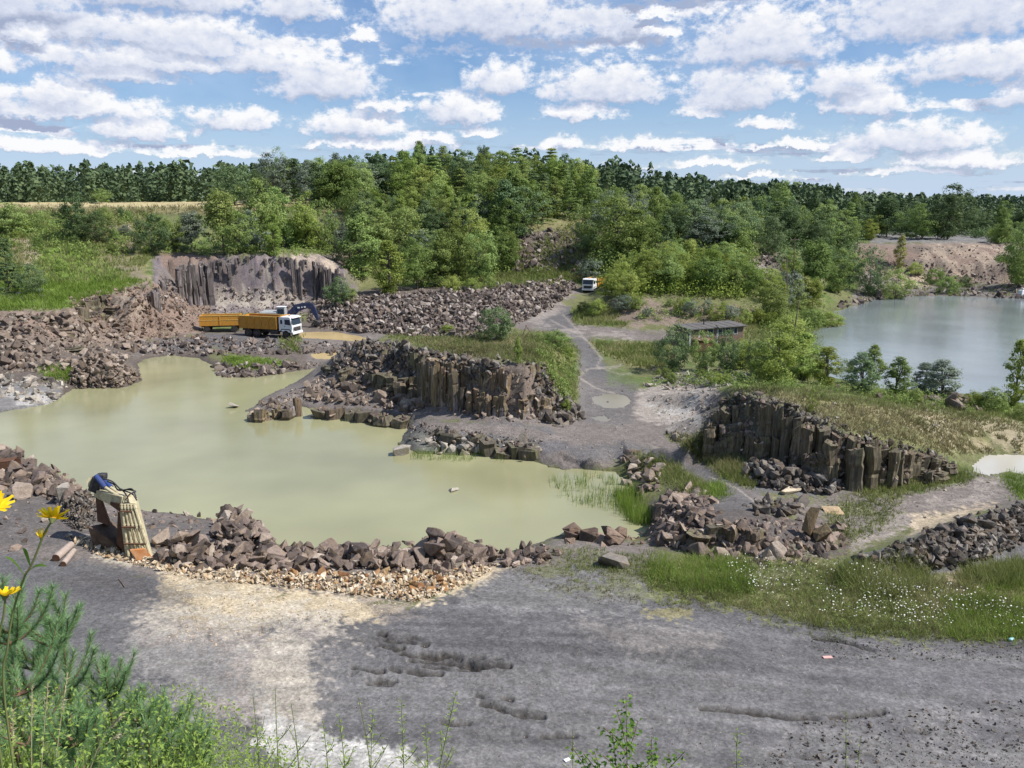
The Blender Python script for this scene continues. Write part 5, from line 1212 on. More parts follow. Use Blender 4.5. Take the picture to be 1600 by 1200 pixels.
fill([(1180,360),(1320,365),(1340,375),(1300,400),(1230,392),(1180,378)], 18, (6, 10), ['leafy', 'pine', 'leafy'], ['mid', 'dark', 'dark'], 'in the belt of trees behind the lake corner', 'in the tree belt behind the lake', 8, 16)
fill([(1330,372),(1600,366),(1600,358),(1330,358)], 18, (5.5, 9.5), ['leafy', 'leafy', 'pine'], ['dark', 'mid', 'dark'], 'in the belt of trees behind the earth wall', 'in the tree belt behind the earth wall', 9, 14)
fill([(-10,345),(100,335),(240,345),(230,420),(100,425),(-10,400)], 14, (1.0, 2.4), ['bush'], ['mid', 'silver', 'lime'], 'on the grassy slope of the left hollow', 'on the slope of the left hollow', 10, 22)
fill([(545,335),(640,325),(700,340),(760,365),(800,400),(740,400),(700,385),(640,380),(560,385)], 26, (5.5, 8.5), ['leafy', 'round', 'poplar'], ['mid', 'dark', 'mid', 'lime'], 'on the steep slope under the hill wood', 'on the steep slope under the hill wood', 13, 17)
fill([(540,395),(700,395),(800,400),(800,430),(540,425)], 10, (4, 7), ['leafy', 'round'], ['dark', 'mid'], 'on the shaded slope behind the row of poplars', 'on the slope behind the poplars', 11, 22)
fill([(1010,585),(1060,575),(1110,585),(1170,600),(1150,608),(1050,600)], 8, (.7, 1.5), ['bush'], ['mid', 'silver', 'lime'], 'among the pale rubble near the shed', 'among the pale rubble', 12, 14)

# ---- low scrub nobody could count
def thicket(name, poly, n, r0, r1, mat, seed, cards=46, size=.34, up=.6):
    rng = np.random.default_rng(seed); px, py = scatter_px(poly, n, rng); X, Y, Z = hit(px, py); ok = (Y < 330); X, Y, Z = X[ok], Y[ok], Z[ok]; n = len(X)
    r = rng.uniform(r0, r1, n); v = rng.normal(size=(n, cards, 3)); v /= np.linalg.norm(v, axis=2)[..., None]; v[..., 2] = np.abs(v[..., 2])
    c = np.stack([X, Y, Z + r * .1], 1)[:, None]; k = rng.uniform(.3, 1, (n, cards, 1)) ** .5 * (1 + .3 * np.sin(v[..., :1] * 5 + r[:, None, None] * 9))
    P = c + v * k * r[:, None, None] * np.array([1, 1, up * 2]); Nn = v + np.array([0, 0, .4])
    V, F = leaf_cards(P.reshape(-1, 3), Nn.reshape(-1, 3), size, rng, .62)
    lv = np.clip(np.repeat(rng.uniform(0, .6, n), cards) + rng.uniform(0, .45, n * cards), 0, 1)
    o = mesh_np(name, V, F, mat, True, {'lv': np.repeat(lv, 4)}); tag(o, kind='stuff')
MTH = leaf_mat('scrub_leaves', (.11,.16,.04), (.20,.28,.068), (.34,.43,.13), .35, by='ATTR'); MTD = leaf_mat('dark_scrub_leaves', (.058,.098,.038), (.11,.175,.065), (.20,.28,.105), .3, by='ATTR')
MTL = leaf_mat('bright_scrub_leaves', (.12,.175,.03), (.22,.30,.05), (.34,.42,.10), .4, by='ATTR')
thicket('undergrowth', [(360,322),(400,300),(480,290),(660,284),(870,292),(950,325),(1180,365),(1180,385),(990,365),(930,350),(860,345),(800,400),(700,345),(640,330),(545,330),(420,322)], 480, 1.0, 2.4, MTD, 1, 50, .5, .8)
thicket('undergrowth', [(540,385),(800,400),(800,432),(545,440)], 170, .7, 1.7, MTH, 2, 44, .36)
thicket('undergrowth', [(960,435),(1000,425),(1060,410),(1140,408),(1172,440),(1165,470),(1100,466),(1040,462),(975,468),(930,450)], 260, .8, 1.8, MTL, 3, 50, .34, .8)
thicket('undergrowth', [(930,395),(1180,380),(1175,412),(1060,405),(960,430),(925,440)], 200, .9, 2.0, MTH, 4, 46, .42, .8)
thicket('undergrowth', [(1170,470),(1240,440),(1300,480),(1270,520),(1290,590),(1200,600),(1160,580),(1200,530)], 210, .5, 1.3, MTH, 5, 44, .26, .7)
thicket('undergrowth', [(1180,360),(1340,366),(1350,400),(1330,455),(1250,440),(1180,385)], 230, .9, 2.2, MTD, 6, 46, .45, .8)
thicket('undergrowth', [(-10,335),(240,335),(300,385),(520,388),(520,396),(240,400),(190,400),(60,400),(-10,380)], 230, .5, 1.3, MTH, 7, 40, .32)
thicket('undergrowth', [(1030,585),(1170,585),(1230,600),(1300,604),(1260,612),(1060,604)], 110, .3, .8, MTH, 8, 40, .16, .7)
thicket('undergrowth', [(1290,604),(1500,618),(1620,640),(1620,655),(1400,632),(1280,612)], 120, .25, .7, MTH, 9, 40, .14, .7)
thicket('undergrowth', [(1330,368),(1620,362),(1620,378),(1560,380),(1500,368)], 120, .8, 1.8, MTD, 10, 44, .5, .8)
thicket('undergrowth', [(960,472),(1060,480),(1180,485),(1180,510),(1000,500)], 60, .4, 1.0, MTH, 11, 40, .22, .6)
thicket('undergrowth', [(830,525),(890,530),(900,600),(870,640),(850,600)], 70, .3, .8, MTH, 12, 40, .15, .6)
thicket('undergrowth', [(300,392),(520,392),(520,402),(300,402)], 60, .5, 1.1, MTH, 13, 40, .26, .8)

# ---- forest too far to tell trees apart: one mass of simple crowns
def forest():
    rng = np.random.default_rng(9); pv = []
    protos = []
    for k in range(6):
        con = k < 4; n = 84; z = rng.uniform(.0, 1, n) ** .9
        w = (.20 * (1.04 - z) ** .6 if con else .26 * np.sqrt(np.clip(1 - ((z - .55) / .5) ** 2, .05, 1))); a = rng.uniform(0, 6.28, n); r = w * rng.uniform(.5, 1, n) ** .5
        P = np.stack([r * np.cos(a), r * np.sin(a), z], 1); Nn = np.stack([np.cos(a), np.sin(a), .6 + 0 * a], 1)
        V, F = leaf_cards(P, Nn, .12 if con else .13, rng, .7); protos.append((V, F))
    X, Y, Hh = [], [], []
    def band(px0, px1, d0, d1, n, h0, h1):
        px = rng.uniform(px0, px1, n); d = rng.uniform(0, 1, n) ** .8 * (d1 - d0) + d0; x = (px - 800) / FPX * d * 1.0; X.append(x); Y.append(d); Hh.append(rng.uniform(h0, h1, n))
    band(-250, 470, 226, 300, 620, 6.8, 11.4); band(400, 1000, 235, 330, 330, 8, 11); band(900, 1300, 240, 380, 560, 8, 12.5); band(1250, 1900, 242, 380, 800, 6.5, 10.5)
    X = np.concatenate(X); Y = np.concatenate(Y); Hh = np.concatenate(Hh); Z = H(X, Y); n = len(X)
    px, py, _ = proj(X, Y, Z); ok = ~((px > 1030) & (px < 1082) & (Y < 262)) ; X, Y, Hh, Z = X[ok], Y[ok], Hh[ok], Z[ok]; n = len(X)
    Rm = rotmats(rng, n, 0.0); S = np.stack([Hh * rng.uniform(.9, 1.3, n)] * 2 + [Hh], 1)
    V, F, O = join_instances(protos, rng.integers(0, 6, n), Rm, S, np.stack([X, Y, Z - .3], 1))
    tv_ = rng.random(n)[O]; lf = np.repeat(rng.random(len(V) // 4), 4)
    m = leaf_mat('forest_leaves', (.045,.078,.042), (.085,.13,.062), (.15,.20,.09), .15, by='ATTR')
    o = mesh_np('forest', V, F, m, True, {'lv': .45 * tv_ + .55 * lf}); tag(o, kind='stuff')
forest()
# taller single trees that break the skyline
for i, (px, top, d, k, m, lab) in enumerate([(435,226,205,'leafy','mid','tallest loose tree at the left crest of the wooded hill'),(755,222,212,'leafy','dark','tree that tops the middle of the wooded hill'),(884,238,200,'leafy','dark','tall dark tree at the right shoulder of the wooded hill'),
        (950,262,230,'pine','dark','thin spire tree just right of the hill shoulder'),(1119,285,250,'leafy','dark','tall thin tree on the distant ridge'),(1168,281,255,'leafy','mid','tall forked tree on the distant ridge'),(1216,284,245,'leafy','dark','tall dark tree above the red scree on the skyline'),
        (1335,296,240,'leafy','mid','single tree on the skyline above the blue truck'),(1480,303,240,'leafy','dark','tree rising behind the earth wall on the skyline'),(1278,296,250,'leafy','dark','pair forming tree left of the single skyline tree')]):
    x, y, z = Dp(px, top, d); g = float(H(x, y)); tree((x, y, g), z - g, k, m, lab, .62)

# ---- grass, weeds and flowers
def blades(name, X, Y, h, w, ramp, rng, lean=.5, per=1, mat=None, z0=None, kind='stuff'):
    n = len(X); X = np.repeat(X, per); Y = np.repeat(Y, per); h = np.repeat(h, per) * rng.uniform(.6, 1.15, n * per); w = np.repeat(w, per) if np.ndim(w) else np.full(n * per, w)
    m = n * per; X = X + rng.normal(0, 1, m) * h * .25; Y = Y + rng.normal(0, 1, m) * h * .25; Z = H(X, Y) - .02 if z0 is None else np.full(m, z0)
    a = rng.uniform(0, math.pi, m); dx, dy = np.cos(a) * w * .5, np.sin(a) * w * .5; l = rng.normal(0, lean, (m, 2)) * h[:, None]
    V = np.stack([np.stack([X - dx, Y - dy, Z], 1), np.stack([X + dx, Y + dy, Z], 1), np.stack([X + l[:, 0], Y + l[:, 1], Z + h], 1)], 1).reshape(-1, 3)
    F = np.arange(m * 3).reshape(m, 3); cl = np.repeat(np.clip(.5 + .5 * fbm(X * .5, Y * .5, 7, 3) + rng.normal(0, .18, m), 0, 1), 3)
    o = mesh_np(name, V, F, mat, False, {'lv': cl}); tag(o, kind=kind); return o
MG = leaf_mat('grass_blades', (.12,.15,.042), (.21,.25,.075), (.36,.33,.17), .4, by='ATTR')
MGB = leaf_mat('bright_grass', (.12,.18,.03), (.20,.29,.05), (.30,.38,.10), .45, by='ATTR')
MGD = leaf_mat('dry_grass', (.14,.14,.06), (.22,.20,.10), (.36,.31,.18), .35, by='ATTR')
def gz(name, poly, n, h0, h1, w, mat, seed, per=4, lean=.45):
    rng = np.random.default_rng(seed); px, py = scatter_px(poly, n, rng); q = np.clip(np.array(poly)[:, 1].mean() / 900, .5, 1); px = px + rng.normal(0, 7, n) * q; py = py + rng.normal(0, 4, n) * q; X, Y, Z = hit(px, py); cl_ = vnoise(X * .35, Y * .35, 77 + seed) + .5 * vnoise(X * 1.3, Y * 1.3, 78); ok = (Y < 250) & (Z > .04) & (cl_ > .38)
    X, Y = X[ok], Y[ok]; blades(name, X, Y, rng.uniform(h0, h1, len(X)), w, None, rng, lean, per, mat)
FRONT = [(1005,905),(1020,878),(1080,868),(1130,872),(1200,875),(1290,880),(1340,895),(1430,910),(1500,930),(1600,945),(1600,998),(1470,1000),(1400,995),(1300,985),(1200,962),(1060,930),(1020,920)]
gz('grass', FRONT, 5200, .08, .38, .026, MG, 1, 5, .5); gz('dry_grass', FRONT, 2300, .1, .42, .022, MGD, 51, 4, .4)
gz('grass', [(980,915),(1010,865),(1300,868),(1620,925),(1620,1012),(1300,1002),(1150,970),(1030,945)], 1900, .05, .25, .03, MG, 52, 4, .7)
gz('grass', [(1005,905),(1020,870),(1100,862),(1170,880),(1180,925),(1080,925)], 1500, .15, .55, .024, MGB, 2, 5, .4)
gz('grass', [(1480,940),(1600,900),(1620,1000),(1480,1000)], 1300, .2, .5, .03, MGB, 3, 4)
gz('grass', [(1300,890),(1440,880),(1450,920),(1400,935),(1340,925)], 900, .35, .8, .035, MG, 4, 5); gz('grass', [(1500,895),(1600,880),(1610,915),(1510,920)], 900, .3, .7, .035, MG, 5, 5)
gz('dry_grass', [(1420,905),(1600,905),(1600,965),(1440,955)], 900, .15, .45, .025, MGD, 6, 4)
gz('dry_grass', [(780,880),(1040,880),(1140,960),(1020,950),(850,925)], 900, .06, .2, .03, MGD, 7, 4); gz('grass', [(860,855),(1010,862),(1030,900),(880,890)], 700, .1, .3, .03, MG, 8, 4)
gz('dry_grass', [(1100,660),(1180,600),(1500,640),(1600,665),(1600,705),(1480,710),(1320,672),(1230,632),(1160,608)], 3800, .12, .4, .06, MGD, 9, 4); gz('grass', [(1130,605),(1300,598),(1600,640),(1600,665),(1400,640),(1180,612)], 2200, .15, .45, .06, MG, 10, 4)
gz('grass', [(1330,748),(1480,730),(1540,745),(1440,768),(1350,780)], 1500, .15, .45, .045, MG, 11, 4); gz('grass', [(1290,790),(1420,770),(1380,830),(1290,860)], 700, .1, .35, .045, MG, 12, 4); gz('grass', [(1560,742),(1620,745),(1620,790),(1600,790)], 400, .15, .4, .04, MGB, 13, 4)
gz('grass', [(1040,680),(1100,690),(1180,735),(1180,765),(1130,745),(1080,702)], 1400, .2, .6, .045, MG, 14, 4); gz('dry_grass', [(1060,690),(1110,700),(1170,740),(1140,740)], 500, .3, .7, .04, MGD, 15, 4)
gz('grass', [(985,705),(1050,725),(1110,765),(1080,775),(1020,745)], 1100, .15, .5, .04, MG, 16, 4); gz('grass', [(1100,762),(1130,755),(1135,775),(1110,780)], 180, .3, .6, .04, MGB, 17, 4)
gz('grass', [(600,526),(700,517),(870,520),(905,545),(900,620),(880,650),(860,600),(848,566),(760,562),(660,545)], 5000, .12, .38, .07, MG, 18, 4); gz('dry_grass', [(640,530),(860,525),(840,565),(720,555)], 1800, .15, .45, .07, MGD, 19, 4)
gz('grass', [(895,485),(960,485),(980,510),(900,506)], 900, .3, .8, .10, MG, 20, 4); gz('grass', [(925,536),(1045,538),(1055,575),(990,572),(940,550)], 1800, .2, .6, .09, MG, 21, 4)
gz('grass', [(690,430),(910,418),(905,442),(700,450)], 1500, .4, .9, .16, MG, 22, 4); gz('grass', [(-10,440),(190,430),(230,440),(160,462),(110,480),(-10,485)], 3200, .3, .7, .10, MGB, 23, 4)
gz('grass', [(-10,330),(240,330),(245,400),(190,440),(-10,445)], 4500, .3, .9, .14, MG, 24, 4); gz('dry_grass', [(-10,322),(560,322),(560,334),(-10,336)], 1500, .4, .9, .15, MGD, 25, 3)
gz('grass', [(350,555),(460,568),(400,578),(350,570)], 600, .2, .5, .09, MGB, 26, 4); gz('grass', [(440,530),(470,528),(465,550),(440,548)], 250, .3, .8, .09, MG, 27, 4); gz('grass', [(60,575),(112,572),(112,594),(70,592)], 300, .2, .6, .08, MGB, 28, 4)
gz('grass', [(540,330),(640,330),(800,400),(900,345),(930,400),(1180,380),(1180,468),(1060,462),(960,462),(920,440),(800,430),(560,430)], 7000, .4, 1.1, .22, MG, 29, 3)
gz('grass', [(1160,500),(1280,470),(1290,590),(1180,600)], 2500, .4, 1.0, .12, MG, 30, 3); gz('grass', [(1330,440),(1600,436),(1600,462),(1340,470)], 500, .4, .9, .15, MG, 31, 3)
# reeds standing in the water
def reeds(poly, n, h0, h1, seed, w=.03):
    rng = np.random.default_rng(seed); px, py = scatter_px(poly, n, rng); P = np.array([W(a, b, 0) for a, b in zip(px, py)]); g = fbm(P[:, 0] * .9, P[:, 1] * .9, 5, 2); P = P[g > -.12]
    blades('reeds', P[:, 0], P[:, 1], rng.uniform(h0, h1, len(P)), w, None, rng, .12, 3, MGB, z0=-.05)
reeds([(860,748),(975,735),(985,770),(1010,800),(1000,826),(960,800),(900,790),(870,770)], 420, .4, .9, 1); reeds([(960,775),(1000,765),(1018,800),(1015,830),(985,815)], 800, .5, 1.1, 2, .035)
reeds([(640,706),(805,703),(800,722),(700,720),(640,718)], 380, .35, .8, 3)
thicket('weed_clumps', FRONT, 230, .12, .34, MTH, 61, 40, .055, .6); thicket('weed_clumps', [(790,872),(1040,876),(1130,950),(1000,945)], 60, .06, .16, MTL, 62, 30, .04, .4)
# white umbels in the near grass
def umbels():
    rng = np.random.default_rng(4); px, py = scatter_px([(1130,880),(1330,895),(1500,935),(1600,950),(1600,990),(1400,990),(1240,965),(1140,915)], 1150, rng); X, Y, Z = hit(px, py); kk = fbm(X * .5, Y * .5, 88, 3) > -.22; X, Y, Z = X[kk], Y[kk], Z[kk]; n = len(X); h = rng.uniform(.25, .7, n)
    r = .010 + .030 * rng.random(n) ** 2; V = []; F = []
    k6 = np.arange(6) * math.pi / 3
    hx = X[:, None] + r[:, None] * np.cos(k6); hy = Y[:, None] + r[:, None] * np.sin(k6); hz = (Z + h)[:, None] + rng.normal(0, .008, (n, 6)) ; P = np.stack([hx, hy, hz], -1)
    c = np.stack([X, Y, Z + h + .012], 1)[:, None]; V = np.concatenate([P, c], 1).reshape(-1, 3)
    F = (np.array([[k, (k + 1) % 6, 6] for k in range(6)])[None] + (np.arange(n) * 7)[:, None, None]).reshape(-1, 3)
    mt, nt, N, L, b = newmat('white_petals'); b.inputs['Base Color'].default_value = (.72, .72, .66, 1); n_ = nnoise(N, L, 60, 2); L.new(nmix(N, L, n_.outputs['Fac'], (.62, .63, .52), (.82, .82, .78)), b.inputs['Base Color'])
    o = mesh_np('wild_flowers', V, F, mt, False); tag(o, kind='stuff')
umbels()
# ------------------------------------------------------------------ machines, shed and small things
def paint_mat(name, c, rough=.45, dirt=(.20,.16,.12), amt=.45, metal=0, scale=2.5):
    mt, nt, N, L, b = newmat(name); n = nnoise(N, L, scale, 5, .7)
    L.new(nmix(N, L, nmap(N, L, n.outputs['Fac'], .45, .75, 0, amt), c, dirt), b.inputs['Base Color']); b.inputs['Roughness'].default_value = rough; b.inputs['Metallic'].default_value = metal
    return mt
M_OR = paint_mat('orange_paint', (.50, .235, .03), .6, (.24,.15,.08), .85); M_WH = paint_mat('white_paint', (.74, .75, .76), .4, (.4,.36,.30), .35); M_DK = paint_mat('dark_metal', (.035, .035, .04), .6)
M_GL = paint_mat('window_glass', (.03, .045, .07), .08, (.05,.06,.08), .3); M_BC = paint_mat('blue_cylinder_paint', (.03, .06, .20), .45, (.10,.09,.09), .6); M_BL = paint_mat('blue_paint', (.022, .034, .085), .45, (.10,.09,.09), .6); M_TY = paint_mat('tyre_rubber', (.025, .024, .023), .9, (.14,.12,.10), .6)
M_CR = paint_mat('cream_paint', (.55, .49, .32), .55, (.22,.14,.08), .85, scale=4); M_RU = paint_mat('rusty_steel', (.42, .17, .06), .85, (.55,.38,.24), .7, scale=3); M_RD = paint_mat('dark_rust', (.10, .05, .032), .9, (.20,.11,.06), .6)
M_RL = paint_mat('pale_rust', (.30, .19, .15), .9, (.14,.07,.05), .8, scale=3); M_LG = paint_mat('grey_paint', (.36, .38, .39), .5); M_WD = paint_mat('weathered_wood', (.15, .10, .075), .9, (.24,.21,.18), .8, scale=5); M_RF = paint_mat('roofing_felt', (.105, .10, .098), .95, (.19,.18,.17), .8)
M_CH = paint_mat('chrome', (.55, .55, .57), .25, metal=.9); M_LAMP = paint_mat('lamp_glass', (.6, .6, .55), .15); M_YE = paint_mat('light_edge', (.62, .44, .14), .5)
def box(name, c, s, mat, parent, rot=(0, 0, 0), bev=.03, taper=None):
    bm = bmesh.new(); bmesh.ops.create_cube(bm, size=1)
    for v in bm.verts:
        if taper and v.co.z > 0: v.co.x = v.co.x * taper[0] + taper[2]; v.co.y *= taper[1]
        v.co.x *= s[0]; v.co.y *= s[1]; v.co.z *= s[2]
    if bev: bmesh.ops.bevel(bm, geom=bm.edges[:], offset=min(bev, min(s) * .3), segments=1, affect='EDGES')
    me = bpy.data.meshes.new(name); bm.to_mesh(me); bm.free(); me.materials.append(mat)
    o = link(bpy.data.objects.new(name, me), parent); o.location = c; o.rotation_euler = rot; return o
def multi(name, boxes, mat, parent, bev=.02):
    """one part made of several blocks: (centre, size, rotation)"""
    bm = bmesh.new()
    for b_ in boxes:
        c, s = b_[0], b_[1]; r = b_[2] if len(b_) > 2 else (0, 0, 0)
        q = bmesh.ops.create_cube(bm, size=1, matrix=Matrix.Translation(c) @ Euler(r).to_matrix().to_4x4() @ Matrix.Diagonal((*s, 1)))
    me = bpy.data.meshes.new(name); bm.to_mesh(me); bm.free(); me.materials.append(mat); return link(bpy.data.objects.new(name, me), parent)
def cyl(name, a, b, r, mat, parent, sides=12, r2=None):
    v, f = tube_np([a, b], [r, r if r2 is None else r2], sides); n = len(v); bm = bmesh.new(); vs = [bm.verts.new(p) for p in v]
    for q in f: bm.faces.new([vs[i] for i in q])
    bm.faces.new(vs[:sides][::-1]); bm.faces.new(vs[sides:])
    me = bpy.data.meshes.new(name); bm.to_mesh(me); bm.free(); me.materials.append(mat); return link(bpy.data.objects.new(name, me), parent)
def wheel(x, y, r, w, root):
    s = 1 if y > 0 else -1
    t = cyl('wheel', (x, y - w / 2, r), (x, y + w / 2, r), r, M_TY, root, 18); cyl('rim', (x, y + s * (w / 2 - .02), r), (x, y + s * (w / 2 + .015), r), r * .5, M_DK, t, 12); return t
def prism(name, prof, y0, y1, mat, parent, bev=.02):
    """side profile in x,z extruded across y"""
    bm = bmesh.new(); a = [bm.verts.new((x, y0, z)) for x, z in prof]; b = [bm.verts.new((x, y1, z)) for x, z in prof]; n = len(prof)
    bm.faces.new(a); bm.faces.new(b[::-1])
    for i in range(n): bm.faces.new((a[i], b[i], b[(i + 1) % n], a[(i + 1) % n]))
    bmesh.ops.recalc_face_normals(bm, faces=bm.faces[:])
    if bev: bmesh.ops.bevel(bm, geom=bm.edges[:], offset=bev, segments=1, affect='EDGES')
    me = bpy.data.meshes.new(name); bm.to_mesh(me); bm.free(); me.materials.append(mat); return link(bpy.data.objects.new(name, me), parent)
def dump_bed(root, x0, x1, z0, z1, ribs, w=1.22, canopy=False, lines=False):
    th = .07; L_ = x1 - x0; xc = (x0 + x1) / 2; zc = (z0 + z1) / 2; h = z1 - z0
    bed = multi('dump_bed', [((xc, 0, z0 + .05), (L_, 2 * w - .2, .1)), ((xc, w - th / 2, zc), (L_, th, h)), ((xc, -w + th / 2, zc), (L_, th, h)), ((x1 - th / 2, 0, zc + .05), (th, 2 * w - 2 * th - .01, h + .1)), ((x0 + th / 2, 0, zc), (th, 2 * w - 2 * th - .01, h))], M_OR, root)
    for s in (-1, 1):
        for k in range(ribs + 1):
            x = x0 + .06 + (L_ - .12) * k / ribs; box('rib', (x, s * (w + .035), zc), (.09, .07, h - .02), M_OR, bed, bev=.01)
        box('top_rail', (xc, s * (w - .02), z1 + .035), (L_, .13, .07), M_YE, bed, bev=.01)
        if lines: box('side_strip', (xc, s * (w + .015), zc + .1), (L_ - .3, .03, .06), M_YE, bed, bev=.005)
    if canopy: box('canopy', (x1 + .28, 0, z1 + .10), (.7, 2 * w - .1, .07), M_OR, bed, rot=(0, -.1, 0), bev=.01)
    return bed
def dump_truck(label, p, rz, scale=1.0):
    root = empty('dump_truck', p, rz); tag(root, label, 'dump truck'); root.scale = (scale,) * 3
    multi('chassis', [((-.4, .42, .85), (7.6, .14, .26)), ((-.4, -.42, .85), (7.6, .14, .26)), ((-2.6, 0, .62), (.25, 2.0, .2)), ((-1.3, 0, .62), (.25, 2.0, .2)), ((2.6, 0, .62), (.25, 1.8, .2)), ((1.1, .95, .75), (1.2, .5, .5)), ((1.1, -.95, .75), (1.2, .5, .5))], M_DK, root)
    cab = prism('cab', [(1.85, .95), (3.75, .75), (3.85, 1.6), (3.62, 2.72), (3.4, 2.85), (1.95, 2.85), (1.85, 2.7)], -1.18, 1.18, M_WH, root, .04)
    prism('windscreen', [(3.80, 1.78), (3.86, 1.78), (3.69, 2.58), (3.63, 2.58)], -1.04, 1.04, M_GL, cab, 0)
    for s in (-1, 1):
        y0, y1 = (1.16, 1.2) if s > 0 else (-1.2, -1.16)
        prism('side_window', [(2.75, 1.85), (3.6, 1.78), (3.5, 2.5), (2.75, 2.5)], y0, y1, M_GL, cab, 0); prism('rear_window', [(2.1, 1.9), (2.4, 1.9), (2.4, 2.45), (2.1, 2.45)], y0, y1, M_GL, cab, 0)
        box('door_handle', (2.75, s * 1.21, 1.6), (.18, .03, .05), M_DK, cab, bev=.005); box('mirror', (3.95, s * 1.38, 2.2), (.08, .2, .5), M_DK, cab, bev=.02)
        cyl('headlight', (3.86, s * .86, .92), (3.93, s * .86, .92), .12, M_LAMP, root, 12)
    box('grille', (3.86, 0, 1.22), (.06, 1.7, .5), M_DK, cab, bev=.01); box('sun_visor', (3.8, 0, 2.72), (.22, 2.1, .06), M_WH, cab, rot=(0, .35, 0), bev=.01)
    box('bumper', (3.86, 0, .72), (.22, 2.4, .34), M_WH, root, bev=.03)
    multi('roof_lamp', [((2.9, 0, 2.92), (.25, .5, .1))], M_LAMP, cab)
    dump_bed(root, -4.2, 1.55, 1.12, 2.75, 5, canopy=True)
    for x in (-2.9, -1.6): wheel(x, .98, .52, .5, root); wheel(x, -.98, .52, .5, root)
    wheel(2.85, 1.02, .52, .34, root); wheel(2.85, -1.02, .52, .34, root)
    prism('mudguard', [(2.1, .9), (2.3, 1.16), (3.4, 1.16), (3.6, .9), (3.7, .95), (3.45, 1.26), (2.25, 1.26), (2.0, .95)], -1.2, 1.2, M_DK, root, 0)
    return root
pr = Vector(W(384, 524, .8)); pf = Vector(W(468, 529, .75)); dv = pf - pr; rz = math.atan2(dv.y, dv.x); c = (pr + pf) / 2; c.z = float(H(c.x, c.y)) + .02
dump_truck('white cabbed dump truck with orange bed standing before the far cliff', c, rz, dv.length / 8.25)
tr0 = Vector(W(314, 519, .85)); tr1 = Vector(W(381, 518, .8)); dv = tr1 - tr0; c = (tr0 + tr1) / 2; c.z = float(H(c.x, c.y)) + .02
root = empty('dump_trailer', c, math.atan2(dv.y, dv.x)); tag(root, 'orange ribbed dump trailer coupled behind the white cabbed truck', 'trailer'); root.scale = (dv.length / 6.4,) * 3
multi('chassis', [((0, .42, .85), (6, .14, .2)), ((0, -.42, .85), (6, .14, .2))], M_DK, root); dump_bed(root, -3.1, 2.9, 1.05, 2.55, 2, lines=True)
for x in (-2.1, 2.0): wheel(x, .98, .5, .45, root); wheel(x, -.98, .5, .45, root)
multi('drawbar', [((3.2, 0, .75), (1.0, .12, .12))], M_DK, root)
p2 = at(917, 459); print('TRUCK2', p2); dump_truck('second white dump truck coming down the road half hidden by bushes', p2 + Vector((1.6, 3.4, .05)), math.radians(-90 - 26), .86)
# blue excavator behind the first truck
d0 = 117.0
def q(px, py, d=d0): return Vector(Dp(px, py, d))
pb = q(436, 508); pb.z = float(H(pb.x, pb.y)); root = empty('excavator', pb, 0); tag(root, 'blue excavator reaching its boom over the cab of the truck', 'excavator')
def loc(v): return v - pb
multi('track', [((0, -1.1, .45), (4.2, .55, .9))], M_DK, root); multi('track', [((0, 1.1, .45), (4.2, .55, .9))], M_DK, root)
box('engine_housing', (-1.1, 0, 1.75), (2.4, 2.6, 1.3), M_LG, root, bev=.08)
cb = box('cab', (.7, -.75, 2.2), (1.3, 1.05, 1.7), M_LG, root, bev=.08, taper=(.9, .95, 0)); box('cab_window', (.7, -1.27, 2.4), (.95, .05, .9), M_GL, cb, bev=.01) if False else None
w_ = box('window', (0, -.54, .2), (.9, .04, .85), M_GL, cb, bev=.01); box('roof', (0, 0, .9), (1.3, 1.1, .08), M_WH, cb, bev=.02)
def beam(name, pts_, w, hs, mat, parent):
    """box beam along points lying in one upright plane; hs heights at the points"""
    P = [Vector(p) for p in pts_]; bm = bmesh.new(); rings = []
    for i, p in enumerate(P):
        d = (P[min(i + 1, len(P) - 1)] - P[max(i - 1, 0)]).normalized(); s = d.cross(Vector((0, 0, 1)));
        s = s.normalized() if s.length > .05 else Vector((0, 1, 0)); u = s.cross(d).normalized()
        rings.append([bm.verts.new(p + s * w / 2 * a + u * hs[i] / 2 * b_) for a, b_ in ((1, 1), (1, -1), (-1, -1), (-1, 1))])
    for r0, r1 in zip(rings, rings[1:]):
        for k in range(4): bm.faces.new((r0[k], r0[(k + 1) % 4], r1[(k + 1) % 4], r1[k]))
    bm.faces.new(rings[0][::-1]); bm.faces.new(rings[-1]); bmesh.ops.recalc_face_normals(bm, faces=bm.faces[:])
    bmesh.ops.bevel(bm, geom=bm.edges[:], offset=.02, segments=1, affect='EDGES')
    me = bpy.data.meshes.new(name); bm.to_mesh(me); bm.free(); me.materials.append(mat); return link(bpy.data.objects.new(name, me), parent)
bo = beam('boom', [loc(q(446, 504)), loc(q(455, 491)), loc(q(464, 481)), loc(q(475, 478)), loc(q(487, 476.5))], .55, [.7, 1.0, 1.1, .9, .65], M_BL, root)
st_ = beam('stick', [loc(q(485, 475)), loc(q(490, 484)), loc(q(497, 499))], .45, [.75, .7, .4], M_BL, root)
multi('lettering', [(loc(q(469.0, 480.2)) + Vector((-.15, -.33, 0)), (.32, .02, .2)), (loc(q(472.5, 479.6)) + Vector((0, -.33, 0)), (.16, .02, .17)), (loc(q(476, 479.2)) + Vector((.1, -.33, 0)), (.26, .02, .2))], M_WH, bo)
cyl('hydraulic_cylinder', loc(q(449, 500)) + Vector((0, -.4, 0)), loc(q(462, 487)) + Vector((0, -.4, 0)), .1, M_DK, root); cyl('hydraulic_cylinder', loc(q(470, 475)), loc(q(484, 473.5)), .1, M_DK, root)
bk = loc(q(497, 500)); box('bucket', bk + Vector((-.15, 0, -.35)), (.9, 1.1, .7), M_DK, root, rot=(0, .5, 0), bev=.06)
